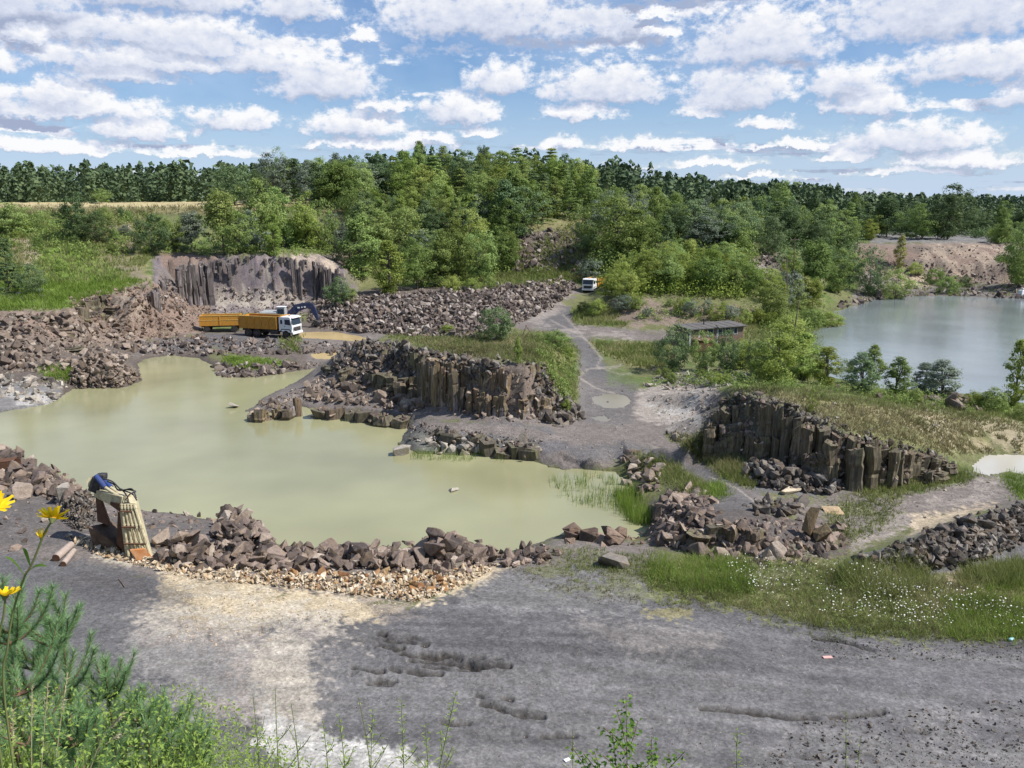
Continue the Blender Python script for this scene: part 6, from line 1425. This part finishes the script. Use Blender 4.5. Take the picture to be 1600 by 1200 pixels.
# ---- cream digger arm lying on the near shore
g0 = at(214, 871); d1 = g0.y
def r_(px, py, dd=0.): return Vector(Dp(px, py, d1 + dd)) - g0
root = empty('broken_excavator', g0, 0); tag(root, 'cream excavator boom with pipes and blue cylinders standing on the stony shore', 'digger arm')
def quadbeam(name, A, B, mat, parent, bev=.02):
    bm = bmesh.new(); a = [bm.verts.new(v) for v in A]; b = [bm.verts.new(v) for v in B]
    for k in range(4): bm.faces.new((a[k], a[(k + 1) % 4], b[(k + 1) % 4], b[k]))
    bm.faces.new(a[::-1]); bm.faces.new(b); bmesh.ops.recalc_face_normals(bm, faces=bm.faces[:])
    bmesh.ops.bevel(bm, geom=bm.edges[:], offset=bev, segments=1, affect='EDGES')
    me = bpy.data.meshes.new(name); bm.to_mesh(me); bm.free(); me.materials.append(mat); return link(bpy.data.objects.new(name, me), parent)
lo = quadbeam('lower_boom', [r_(197, 872), r_(240, 872, .2), r_(238, 866, 1.3), r_(188, 862, 1.2)], [r_(187, 783, .2), r_(213, 786, .4), r_(214, 775, 1.4), r_(186, 770, 1.3)], M_CR, root)
up = quadbeam('upper_boom', [r_(189, 797, .15), r_(191, 776, .15), r_(206, 768, 1.3), r_(206, 790, 1.3)], [r_(147, 777, 1.6), r_(146, 765, 1.6), r_(158, 760, 2.6), r_(158, 772, 2.6)], M_CR, root)
quadbeam('gusset_plate', [r_(187, 800, .1), r_(187, 786, .1), r_(190, 786, 1.2), r_(190, 800, 1.2)], [r_(172, 789, .6), r_(172, 784, .6), r_(175, 784, 1.5), r_(175, 789, 1.5)], M_RD, root)
quadbeam('inner_plate', [r_(184, 800, .5), r_(194, 800, .3), r_(194, 800, 1.1), r_(184, 800, 1.3)], [r_(182, 850, .3), r_(199, 868, .1), r_(199, 862, 1.0), r_(184, 850, 1.1)], M_RD, root)
# a dark link hanging from the far end
quadbeam('stick', [r_(149, 776, 1.5), r_(156, 778, 1.4), r_(158, 774, 2.4), r_(151, 772, 2.5)], [r_(152, 815, .9), r_(172, 822, .7), r_(174, 818, 1.8), r_(154, 812, 1.9)], M_RD, root)
for k in range(5):
    t = k / 4; a = r_(192 + 19 * t, 786, .12); b = r_(202 + 34 * t, 868, -.10); a.y -= .12; b.y -= .06
    pp = cyl('hydraulic_pipe', a, b, .075, M_CR, root, 8)
    for u in (.06, .40, .44, .72):
        m_ = a.lerp(b, u); dd = (b - a).normalized(); cyl('pipe_joint', m_ - dd * .06, m_ + dd * .06, .10, M_CR, pp, 8)
for u, w0 in ((.12, 0), (.42, 0), (.74, 0)):
    a = r_(190, 786, .05).lerp(r_(199, 868, -.1), u); b = r_(214, 787, .25).lerp(r_(238, 868, 0), u); a.y -= .22; b.y -= .22
    cyl('pipe_clamp', a, b, .045, M_RD, root, 6)
for k, dx in enumerate((0, 8)):
    a = r_(150 + dx, 744 + k, 1.6 + .4 * k); b = r_(165 + dx, 762, 1.2 + .4 * k); c2 = r_(186 + dx * .9, 776, .5 + .4 * k)
    cc_ = cyl('hydraulic_cylinder', a, b, .13, M_BC, root, 12); cyl('piston_rod', b, c2, .085, M_CR, cc_, 10)
cyl('end_pulley', r_(146, 754, 1.6), r_(153, 752, 2.3), .32, M_CR, root, 18); box('end_bracket', r_(153, 755, 1.8), (.5, .7, .8), M_DK, root, rot=(0, .4, 0), bev=.05); box('valve_block', r_(160, 743, 1.8), (.35, .4, .2), M_DK, root, bev=.03)
def hose(pts_, parent, r=.035, name='hose', mat=None):
    P = []
    for i in range(len(pts_) - 1):
        p0, p1, p2, p3 = pts_[max(i - 1, 0)], pts_[i], pts_[i + 1], pts_[min(i + 2, len(pts_) - 1)]
        for t in np.linspace(0, 1, 6, endpoint=False):
            P.append(.5 * ((2 * p1) + (p2 - p0) * t + (2 * p0 - 5 * p1 + 4 * p2 - p3) * t * t + (3 * p1 - p0 - 3 * p2 + p3) * t ** 3))
    P.append(pts_[-1]); v, f = tube_np(P, [r] * len(P), 6); return mesh_np(name, v, f, mat or M_DK, True, parent=parent)
hose([r_(168, 752, 1.4), r_(178, 757, 1.0), r_(185, 766, .7), r_(200, 765, .5), r_(212, 768, .3), r_(203, 772, .1), r_(196, 782, 0)], root)
hose([r_(160, 748, 1.6), r_(175, 752, 1.1), r_(190, 765, .6), r_(206, 764, .4), r_(213, 778, .1)], root); hose([r_(186, 765, .8), r_(198, 768, .5), r_(207, 772, .1), r_(214, 782, 0)], root); hose([r_(190, 764, .8), r_(199, 776, .1), r_(200, 786, 0)], root)
quadbeam('base_plate', [r_(203, 858, -.35), r_(214, 873, -.45), r_(240, 873, -.3), r_(226, 856, -.2)], [r_(203, 860, -.42), r_(214, 876, -.5), r_(242, 876, -.35), r_(228, 858, -.28)], M_RU, root, .005)
# rusty box, logs, stick
pb_ = at(14, 738); root = empty('rusty_box', pb_, .25); tag(root, 'open rusty steel box lying on the left shore rocks', 'steel box')
box('bottom', (0, 0, .05), (1.3, .8, .06), M_RD, root); box('side_panel', (0, -.4, .42), (1.3, .05, .7), M_RD, root); box('side_panel', (0, .4, .42), (1.3, .05, .7), M_RD, root); box('end_panel', (-.65, 0, .42), (.05, .74, .7), M_RD, root); box('lid', (-.1, 0, .82), (1.1, .86, .05), M_RD, root, rot=(0, -.06, 0))
def log(label, a, b, r):
    A = at(*a); B = at(*b); A.z += r * .85; B.z += r * .9; root = empty('log', A); tag(root, label, 'log')
    v, f = tube_np([Vector((0, 0, 0)), (B - A) * .33 + Vector((.02, 0, .01)), (B - A) * .66, B - A], [r, r * .97, r * .95, r * .9], 10)
    mesh_np('bark', v, f, paint_mat('log_bark', (.34, .27, .23), .95, (.48,.41,.37), .6, scale=6), True, parent=root)
    d = (B - A).normalized(); cyl('cut_end', -d * .02, d * .03, r * .93, M_RD, root, 10); cyl('cut_end', (B - A) - d * .03, (B - A) + d * .02, r * .82, M_RD, root, 10)
log('thicker log lying on the dark ground below the yellow flower', (88, 877), (112, 856), .19); log('thinner log lying in front of the thicker log', (99, 885), (116, 864), .14)
A = at(186, 905); B = at(195, 918); root = cyl('stick', A + Vector((0, 0, .03)), B + Vector((0, 0, .04)), .022, M_WD, None, 5); tag(root, 'short brown stick on the dark gravel below the logs', 'stick')
A = at(748 + 250, 832); o_ = cyl('wooden_post', Vector(W(1000, 832, .1)), Vector(W(1022, 842, .25)), .05, M_WD, None, 6); tag(o_, 'thin dark pole lying across the inlet corner of the pond', 'pole')
# litter
p_ = at(1293, 1028); o_ = box('plastic_sheet', p_ + Vector((0, 0, .03)), (.36, .16, .03), paint_mat('pink_plastic', (.62, .36, .33), .5), None, rot=(.05, .03, .1), bev=.01); tag(o_, 'scrap of pink plastic on the gravel at the right', 'litter')
p_ = at(1580, 1001); o_ = box('plastic_bottle', p_ + Vector((0, 0, .06)), (.26, .13, .12), paint_mat('pale_blue_plastic', (.35, .62, .68), .3), None, rot=(.1, .1, .5), bev=.04); tag(o_, 'pale blue plastic scrap at the right edge of the grass', 'litter')
p_ = at(886, 1188); o_ = box('paper_scrap', p_ + Vector((0, 0, .02)), (.2, .12, .02), M_WH, None, rot=(.1, .05, .6), bev=.005); tag(o_, 'white scrap lying on the gravel near the bottom', 'litter')
# ---- shed
a = Vector(W(1069, 541, 1.25)); b = Vector(W(1154, 534, 1.25)); dv = b - a; Ls = dv.length; rz = math.atan2(dv.y, dv.x); g = float(H(*((a + b) / 2)[:2])); hz = Vector(((a.x + b.x) / 2, (a.y + b.y) / 2 + 1.4, g))
root = empty('wooden_shed', hz, rz); tag(root, 'flat roofed wooden shed half hidden behind willow bushes', 'shed')
HS = 2.0
n_pl = 15; winx = [(-.5, .0), (.35, .95), (1.15, 1.75), (1.95, 2.5)]; winx = [(-1.1, -.45), (.15, .6), (.95, 1.55), (1.95, 2.4)]
wl = empty('front_wall', (0, -1.4, 0), 0, root)
wl2 = multi('wall', [((-Ls / 2 + .04, 0, HS / 2), (.08, 2.72, HS)), ((Ls / 2 - .04, 0, HS / 2), (.08, 2.72, HS)), ((0, 1.4, HS / 2), (Ls, .08, HS))], M_WD, root)
bpy.data.objects.remove(wl)
for k in range(n_pl * 2):
    x0 = -Ls / 2 + Ls * k / (n_pl * 2); x1 = x0 + Ls / (n_pl * 2) - .015; xm = (x0 + x1) / 2; w_in = [w for w in winx if w[0] * 1.3 < xm < w[1] * 1.3]
    zlo, zhi = 0, HS - .02
    if w_in:
        o_ = box('plank', (xm, -1.4, .5), (x1 - x0, .05, 1.0), M_WD, root, bev=.005); o_ = box('plank', (xm, -1.4, 1.94), (x1 - x0, .05, .10), M_WD, root, bev=.005)
    else: box('plank', (xm, -1.4 + .006 * (k % 3), HS / 2), (x1 - x0, .05, HS - .02), M_WD if k % 5 else M_LG, root, bev=.005)
for k, w in enumerate(winx):
    x0, x1 = w[0] * 1.3, w[1] * 1.3; f_ = multi('window', [(((x0 + x1) / 2, -1.42, 1.0), (x1 - x0 + .1, .09, .07)), (((x0 + x1) / 2, -1.42, 1.87), (x1 - x0 + .1, .09, .07)), ((x0, -1.42, 1.43), (.07, .09, .85)), ((x1, -1.42, 1.43), (.07, .09, .85))], M_LG, root)
    box('pane', ((x0 + x1) / 2, -1.38, 1.43), (x1 - x0 - .06, .02, .82), M_GL, f_, bev=0)
rf = box('roof', (0, -.1, HS + .09), (Ls + .5, 3.4, .12), M_RF, root, rot=(.06, 0, 0), bev=.02)
for k in range(1, 7): box('roof_seam', (-Ls / 2 + k * Ls / 7, 0, .075), (.07, 3.35, .03), M_WD, rf, bev=.005)
box('stove_pipe', (-.8, .2, HS + .5), (.14, .14, .8), M_DK, root, bev=.03); cyl('leaning_pole', (-.6, -1.9, HS + .35), (.35, -1.75, 1.7), .05, M_DK, root, 6)
pa = Vector(W(1096, 548, 1.3)); pa.z = float(H(pa.x, pa.y)); root = empty('rusty_tank', pa, rz); tag(root, 'rusty steel tank with ribbed sloping lid before the shed', 'tank'); root.scale = (.85, .85, .75)
bd = multi('body', [((0, 0, .9), (2.7, 1.2, 1.7))], M_RD, root); ld = box('lid', (.1, -.05, 1.85), (3.1, 1.5, .08), M_RL, root, rot=(.12, .1, 0), bev=.01)
for k in range(5): box('rib', (-1.2 + .6 * k, 0, .06), (.1, 1.5, .06), M_RD, ld, bev=.01)
# ---- poles
def pole(label, b_, t_, d, r=.11, arm=False):
    B = Vector(Dp(b_[0], b_[1], d)); B.z = float(H(B.x, B.y)); T_ = Vector(Dp(t_[0], t_[1], d)); root = empty('utility_pole', B); tag(root, label, 'pole')
    cyl('post', Vector((0, 0, -.2)), T_ - B, r, M_WD, root, 8, r * .7)
    if arm: t = T_ - B; cyl('crossarm', t + Vector((-.7, 0, -.4)), t + Vector((.7, 0, -.35)), .05, M_WD, root, 6); [cyl('insulator', t + Vector((dx, 0, -.36)), t + Vector((dx, 0, -.2)), .04, M_LG, root, 6) for dx in (-.6, 0, .6)]
    return root
pole('dark leaning post between the mound and the lake', (1241, 512), (1248, 470), 104, .10); pole('tall thin post left of the big corner tree at the lake', (1230, 500), (1230, 404), 118, .09, True); pole('farthest thin post above the trees by the red scree', (1240, 445), (1242, 371), 138, .09, True)
p_ = at(822, 527); root = empty('pole_tripod', p_); tag(root, 'small tripod of thin poles on top of the left outcrop', 'tripod')
for k in range(3):
    a_ = k * 2.1; cyl('leg', (.8 * math.cos(a_), .8 * math.sin(a_), -.05), (-.06 * math.cos(a_), -.06 * math.sin(a_), 1.25), .035, M_WD, root, 6)
p_ = at(768, 531); root = empty('dead_branch', p_); tag(root, 'pale dead branch lying beside the round bush on the outcrop', 'branch'); cyl('stem', (0, 0, .1), (1.9, .2, .75), .06, M_LG, root, 6, .03); cyl('twig', (1.1, .1, .45), (1.6, -.2, .9), .03, M_LG, root, 5, .01)
# blue truck far off
p_ = at(1294, 378); root = empty('blue_truck', p_, 0); tag(root, 'small blue truck on the gravel plateau beyond the lake', 'truck')
cb = box('cab', (1.5, 0, 1.4), (1.3, 2.1, 1.6), M_BL, root, bev=.08, taper=(.85, .95, 0)); box('window', (.1, -1.04, .3), (.8, .04, .5), M_GL, cb, bev=.01); box('bed', (-.7, 0, 1.35), (3.0, 2.2, 1.3), M_BL, root, bev=.04)
for x in (-1.5, 1.5): wheel(x, .9, .45, .3, root); wheel(x, -.9, .45, .3, root)
p_ = at(1596, 462); root = empty('water_pump', p_, .4); root.scale = (.6, .6, .6); tag(root, 'white machine standing on the far lake shore at the right edge', 'machine')
box('housing', (0, 0, 1.1), (1.8, 1.4, 1.3), M_WH, root, bev=.1); box('base', (0, 0, .3), (2.2, 1.6, .5), M_LG, root); cyl('pipe', (-.5, -.4, 1.6), (-.7, -.8, 2.3), .16, M_WH, root, 10)
# ------------------------------------------------------------------ plants on the photographer's bank
def ground_below(px, py, d):
    t = Vector(Dp(px, py, d)); g = Vector((t.x, t.y, float(H(t.x, t.y)))); return t, g
M_NEED = leaf_mat('pine_needles', (.13,.24,.09), (.21,.36,.15), (.33,.48,.23), .35, by='ATTR')
M_STEM = paint_mat('green_stem', (.14, .17, .06), .6, (.22,.16,.09), .5, scale=20); M_TWIG = paint_mat('brown_twig', (.16, .09, .06), .8, (.10,.08,.06), .5, scale=20); M_STRAW = paint_mat('straw', (.50, .43, .27), .8, (.36,.30,.18), .5, scale=20)
M_YP = leaf_mat('yellow_petal', (.72,.46,.01), (.86,.58,.01), (.95,.70,.03), .35, by='ATTR'); M_YD = paint_mat('flower_disc', (.62, .30, .02), .9, (.45,.18,.01), .6, scale=80)
M_LF = leaf_mat('weed_leaves', (.16,.24,.04), (.28,.40,.075), (.44,.52,.16), .45, by='ATTR'); M_BI = leaf_mat('birch_leaves', (.07,.14,.022), (.13,.24,.035), (.24,.35,.07), .45, by='ATTR')
def pine_sapling(label, px, py, d, seed, spread=1.0, lo=.35):
    rng = np.random.default_rng(seed); t, g = ground_below(px, py, d); h = t.z - g.z; g.z -= .03; root = empty('pine_sapling', g); tag(root, label, 'pine sapling', None)
    lean = rng.normal(0, .04, 2); main = [Vector((lean[0] * math.sin(u * 2), lean[1] * math.sin(u * 2), u * (h + .03))) for u in np.linspace(0, 1, 9)]; main[-1] = t - g
    woods = [tube_np(main, [.009 * (1 - .75 * u) for u in np.linspace(0, 1, 9)], 6)]; shoots = [(main, .45, 1.0)]
    lv_ = [lo + (.96 - lo) * k / 3 for k in range(4)]
    for li, u in enumerate(lv_[:-1] + [.80]):
        n = 5; a0 = rng.uniform(0, 6.28); base = main[0].lerp(main[-1], u); ln_ = (.24 - .04 * li) * spread * (h / .7) ** .5
        for k in range(n):
            a = a0 + k * 6.28 / n + rng.normal(0, .2); L_ = ln_ * rng.uniform(.75, 1.15); dr = Vector((math.cos(a), math.sin(a), 0))
            pts_ = [base + dr * L_ * s * (1 - .25 * s) + Vector((0, 0, L_ * (.30 * s + .65 * s * s))) for s in np.linspace(0, 1, 7)]
            woods.append(tube_np(pts_, [.005 * (1 - .7 * s) for s in np.linspace(0, 1, 7)], 5)); shoots.append((pts_, .12, .9))
    v, f = merge(woods); mesh_np('stem', v, f, M_TWIG, True, parent=root)
    P0, P1, Wd = [], [], []
    for pts_, s0, ln in shoots:
        tot = sum((b - a).length for a, b in zip(pts_, pts_[1:])); n = int(tot * 1500)
        for _ in range(n):
            s = (s0 + (1 - s0) * rng.random()) * (len(pts_) - 1.001); i = int(s); p = pts_[i].lerp(pts_[i + 1], s - i); dd = (pts_[i + 1] - pts_[i]).normalized()
            r = Vector(rng.normal(size=3)); r = (r - dd * r.dot(dd)).normalized(); nd = (dd * rng.uniform(.7, 1.3) + r * .75).normalized(); P0.append(p); P1.append(p + nd * rng.uniform(.028, .052)); Wd.append(nd.cross(Vector(rng.normal(size=3))).normalized() * .0011)
    P0 = np.array([v[:] for v in P0]); P1 = np.array([v[:] for v in P1]); Wd = np.array([v[:] for v in Wd]); n = len(P0)
    V = np.stack([P0 - Wd, P0 + Wd, P1], 1).reshape(-1, 3); mesh_np('needles', V, np.arange(3 * n).reshape(n, 3), M_NEED, False, {'lv': np.repeat(rng.random(n), 3)}, parent=root)
for a in [('tallest pine sapling at the lower left with three upright shoots', 76, 925, 3.0, 1), ('pine sapling right of the tallest one above the dry grass', 165, 1030, 3.1, 2), ('small pine sapling in the middle of the weedy bank', 213, 1090, 3.1, 3),
          ('pine sapling at the right end of the green bank', 262, 1102, 3.4, 4), ('feathery pine sapling cut by the left edge', 6, 905, 2.7, 5), ('low pine sapling at the bottom left corner', 110, 1110, 2.5, 6), ('outermost small pine sapling above the pale ground', 300, 1140, 3.3, 7), ('second pine sapling at the left edge behind the flower', 40, 975, 3.3, 8)]:
    pine_sapling(*a)
# mass of weeds and short grass
def weeds():
    rng = np.random.default_rng(3); n = 80000; x = rng.uniform(-3.4, 1.9, n); y = rng.uniform(1.5, 4.6, n)
    hmax = (.40 * sstep(-.2, -1.6, x) + .12 + .10 * vnoise(x * 3, y * 3, 5)) * (1 - .5 * sstep(-.3, 1.2, x)); keep = rng.random(n) < (.25 + .75 * sstep(.6, -1.2, x)); x, y, hmax = x[keep], y[keep], hmax[keep]; n = len(x)
    z = H(x, y) + hmax * rng.random(n) ** .8; P = np.stack([x, y, z], 1); Nn = rng.normal(size=(n, 3)) * .6 + np.array([.1, -.1, .8]); V, F = leaf_cards(P, Nn, .017, rng, .45)
    lv = np.clip(.5 + .5 * fbm(x * 2.5, y * 2.5, 8, 3) + rng.normal(0, .22, n), 0, 1); o = mesh_np('weeds', V, F, M_LF, False, {'lv': np.repeat(lv, 4)}); tag(o, kind='stuff')
    n = 9000; x = rng.uniform(-3.4, 2.4, n); y = rng.uniform(1.5, 4.4, n); keep = rng.random(n) < (.3 + .7 * sstep(.5, -1, x)); x, y = x[keep], y[keep]
    blades('grass', x, y, (.12 + .30 * sstep(.2, -1.6, x)) * rng.uniform(.5, 1.1, len(x)), .005, None, rng, .35, 2, MGB)
weeds()
def leafy_stem(label, top, d, name, mat, seed, ll, lw, step, foot=None, cat='plant', width=.05, bush=False, group=None):
    rng = np.random.default_rng(seed); t = Vector(Dp(*top, d)); fx = Vector(Dp(*(foot or (top[0] - 10, 1230)), d)); g = Vector((fx.x, fx.y, float(H(fx.x, fx.y)) - .02)); root = empty(name, g); tag(root, label, cat, group); T_ = t - g
    def path(a, b, sag): return [a.lerp(b, u) + Vector((sag * math.sin(u * 3.14), sag * .5 * math.sin(u * 3.14), 0)) for u in np.linspace(0, 1, 9)]
    ms_ = [(path(Vector(), T_, rng.normal(0, .015)), .25)]
    nb = 12 if bush else 4
    for k in range(nb):
        u = rng.uniform(.3, .9); b0 = ms_[0][0][int(u * 8)]; a = rng.uniform(0, 6.28); L_ = T_.length * (1 - u) * rng.uniform(.45, .8) * (1.0 if bush else .5) + .03
        ms_.append((path(b0, b0 + Vector((math.cos(a) * L_ * .6, math.sin(a) * L_ * .6, L_ * .8)), .005), .1))
    v, f = merge([tube_np(m[0], [.0035 * (1 - .7 * u) if i == 0 else .0015 for u in np.linspace(0, 1, 9)], 5) for i, m in enumerate(ms_)]); mesh_np('stem', v, f, M_TWIG if bush else M_STEM, True, parent=root)
    V = []; F = []; lv = []
    for pts_, s0 in ms_:
        tot = sum((b - a).length for a, b in zip(pts_, pts_[1:])); n = max(3, int(tot / step))
        for i in range(n):
            s = (s0 + (1 - s0) * (i + .5) / n) * 7.99; j = int(s); p = pts_[j].lerp(pts_[j + 1], s - j); a = i * 2.4 + rng.normal(0, .4); up = rng.uniform(.1, 1.0) if not bush else rng.uniform(-.6, .5)
            dd = Vector((math.cos(a), math.sin(a), up)).normalized(); sd = dd.cross(Vector((0, 0, 1)) + Vector(rng.normal(0, .4, 3))).normalized(); L_ = ll * rng.uniform(.6, 1.15); w = lw * rng.uniform(.8, 1.1); nn = sd.cross(dd)
            q0 = p + dd * .004 if not bush else p + dd * .012; k0 = len(V)
            V += [q0, q0 + dd * L_ * .4 + sd * w * .5 + nn * .002, q0 + dd * L_ - Vector((0, 0, L_ * .15)), q0 + dd * L_ * .4 - sd * w * .5 + nn * .002]; F.append((k0, k0 + 1, k0 + 2, k0 + 3)); lv += [rng.random()] * 4
    mesh_np('leaves', np.array([q_[:] for q_ in V]), F, mat, False, {'lv': lv}, parent=root)
leafy_stem('birch sapling with small rounded leaves at the bottom centre', (978, 1088), 3.0, 'birch_sapling', M_BI, 1, .022, .019, .0075, (986, 1230), 'sapling', bush=True)
leafy_stem('lower birch shoot just right of the birch sapling', (1018, 1150), 3.0, 'birch_sapling', M_BI, 2, .020, .018, .008, (1030, 1240), 'sapling', bush=True); leafy_stem('low birch shoot just left of the birch sapling', (957, 1145), 3.0, 'birch_sapling', M_BI, 3, .020, .018, .008, (962, 1240), 'sapling', bush=True)
for i, (tp, ft, lab) in enumerate([((713, 1080), (655, 1235), 'longest arching willow shoot leaning right at the bottom'), ((627, 1098), (628, 1235), 'straight narrow leaved shoot left of the arching one'), ((583, 1108), (590, 1235), 'thin narrow leaved shoot at the bottom left of centre'), ((530, 1120), (540, 1235), 'short narrow leaved shoot above the pale ground'),
        ((664, 1132), (655, 1235), 'short shoot between the straight and the arching willow shoots'), ((505, 1130), (515, 1235), 'narrow leaved shoot nearest the green bank'), ((1152, 1142), (1190, 1235), 'yellow green shoot leaning left at the bottom right'), ((1322, 1112), (1330, 1240), 'wiry thin shoot at the bottom right'), ((1345, 1150), (1350, 1240), 'low wiry shoot beside the thin one'), ((895, 1140), (905, 1240), 'faint wiry shoot left of the birch sapling'), ((560, 1090), (575, 1235), 'wispy shoot behind the narrow leaved ones'), ((430, 1075), (440, 1235), 'wispy shoot over the pale ground at the left'), ((455, 1100), (462, 1235), 'second wispy shoot over the pale ground'), ((395, 1085), (405, 1235), 'third wispy shoot at the edge of the weedy bank')]):
    leafy_stem(lab, tp, 2.9 + .12 * (i % 3), 'willow_shoot' if i < 7 else 'wiry_weed', M_LF, 20 + i, .030 if i < 7 else .012, .0065 if i < 7 else .006, .012 if i < 7 else .02, ft)
for i, (tp, ft, lab) in enumerate([((50, 1070), (38, 1235), 'leftmost dry grass stalk in front of the pine saplings'), ((75, 1072), (45, 1235), 'dry grass stalk with a drooping pale ear'), ((105, 1055), (60, 1235), 'tall straight dry grass stalk leaning right'), ((192, 1115), (100, 1235), 'long arching dry grass stalk'), ((185, 1148), (95, 1245), 'lower arching dry grass stalk'), ((20, 1110), (10, 1235), 'bent dry stalk at the left edge')]):
    t = Vector(Dp(*tp, 2.4)); f0 = Vector(Dp(*ft, 2.4)); g = Vector((f0.x, f0.y, min(f0.z, float(H(f0.x, f0.y))))); root = empty('grass_stalk', g); tag(root, lab, 'grass stalk')
    arc = .05 if i in (3, 4) else .012; P = [(t - g) * u + Vector((0, 0, arc * math.sin(u * 3.14) * 2)) for u in np.linspace(0, 1, 10)]
    v, f = tube_np(P, [.0022 - .0012 * u for u in np.linspace(0, 1, 10)], 5); mesh_np('stem', v, f, M_STRAW, True, parent=root)
    rng = np.random.default_rng(i); V = []; F = []
    for k in range(60):
        p = P[-1].lerp(P[-3], rng.random()); dd = ((P[-1] - P[-3]).normalized() + Vector(rng.normal(0, .35, 3)) + Vector((0, 0, -.3))).normalized(); sd = dd.orthogonal().normalized() * .0012; k0 = len(V); V += [p - sd, p + sd, p + dd * rng.uniform(.008, .022)]; F.append((k0, k0 + 1, k0 + 2))
    mesh_np('seed_head', np.array([a[:] for a in V]), F, M_STRAW, False, parent=root)
# yellow flowers
def petal_mesh(L_, w, rng, curl):
    V = []; F = []; n = 6
    for i in range(n):
        u = i / (n - 1); ww = w * math.sin(min(1, u * 1.15 + .12) * math.pi * .86) ** .7 * .5; z = curl * u * u * L_ + .1 * L_ * u
        V += [(-ww, u * L_, z + ww * .25), (0, u * L_, z), (ww, u * L_, z + ww * .25)]
        if i: b = (i - 1) * 3; F += [(b, b + 1, b + 4, b + 3), (b + 1, b + 2, b + 5, b + 4)]
    return V, F
def flower_plant(label, heads, stem_px, leaves, d, seed):
    rng = np.random.default_rng(seed); base = Vector(Dp(*stem_px[-1], d)); g = Vector((base.x, base.y, float(H(base.x, base.y)))); root = empty('flower_plant', g); tag(root, label, 'yellow flower')
    P = [Vector(Dp(*p, d)) - g for p in stem_px] + [Vector((0, 0, 0))]; hose(P, root, .0028, 'stem', M_STEM)
    for (px, py, r, tilt, az_, n) in heads:
        c = Vector(Dp(px, py, d)) - g; hd = empty('flower_head', c, 0, root); hd.rotation_euler = (tilt * math.cos(az_), tilt * math.sin(az_), rng.uniform(0, 6))
        bm = bmesh.new(); bmesh.ops.create_uvsphere(bm, u_segments=10, v_segments=6, radius=r * .24); [setattr(v.co, 'z', v.co.z * .6) for v in bm.verts]; me = bpy.data.meshes.new('disc'); bm.to_mesh(me); bm.free(); me.materials.append(M_YD); link(bpy.data.objects.new('disc', me), hd)
        bm = bmesh.new(); bmesh.ops.create_cone(bm, segments=10, radius1=r * .08, radius2=r * .26, depth=r * .3, cap_ends=True); me = bpy.data.meshes.new('calyx'); bm.to_mesh(me); bm.free(); me.materials.append(M_STEM); o = link(bpy.data.objects.new('calyx', me), hd); o.location = (0, 0, -r * .2)
        for k in range(n):
            V, F = petal_mesh(r * rng.uniform(.85, 1.05), r * .42, rng, rng.uniform(.15, .55) if r > .02 else 1.3); o = mesh_np('petal', V, F, M_YP, True, {'lv': [rng.random()] * len(V)}, parent=hd); o.rotation_euler = (rng.normal(0, .08), rng.normal(0, .1), k * 6.283 / n + rng.normal(0, .06))
    for (ax, ay), (bx, by), w in leaves:
        A = Vector(Dp(ax, ay, d)) - g; B = Vector(Dp(bx, by, d - .03)) - g; dd = B - A; sd = dd.cross(Vector((0, -.3, 1))).normalized(); V = []; F = []
        for i in range(8):
            u = i / 7; c = A + dd * u + Vector((0, 0, .012 * math.sin(u * 3.14) + .01 * u)); ww = w * math.sin(min(1, u + .08) * 2.9) ** .8 * .5 if u < .98 else 0; V += [c - sd * ww + Vector((0, 0, ww * .3)), c, c + sd * ww + Vector((0, 0, ww * .3))]
            if i: b = (i - 1) * 3; F += [(b, b + 1, b + 4, b + 3), (b + 1, b + 2, b + 5, b + 4)]
        mesh_np('leaf', np.array([v[:] for v in V]), F, M_BI, True, {'lv': [.3] * len(V)}, parent=root)
flower_plant('yellow daisy like flower with a smaller half open head below it', [(82, 810, .037, .75, .3, 15), (64, 840, .015, .2, .0, 9)], [(82, 813), (70, 832), (58, 862), (48, 885), (38, 902), (22, 950), (12, 1010), (8, 1100)], [((38, 900), (8, 876), .013), ((38, 900), (75, 891), .013), ((47, 884), (36, 862), .008)], 1.95, 1)
flower_plant('lower yellow flower cut by the left edge of the view', [(8, 930, .036, .35, 1.2, 13)], [(8, 936), (6, 960), (-4, 1010), (-10, 1100)], [], 1.9, 2)
flower_plant('upper yellow flower mostly outside the left edge', [(-6, 790, .036, .6, .4, 13)], [(-8, 796), (-14, 860), (-20, 960), (-24, 1100)], [], 1.9, 3)
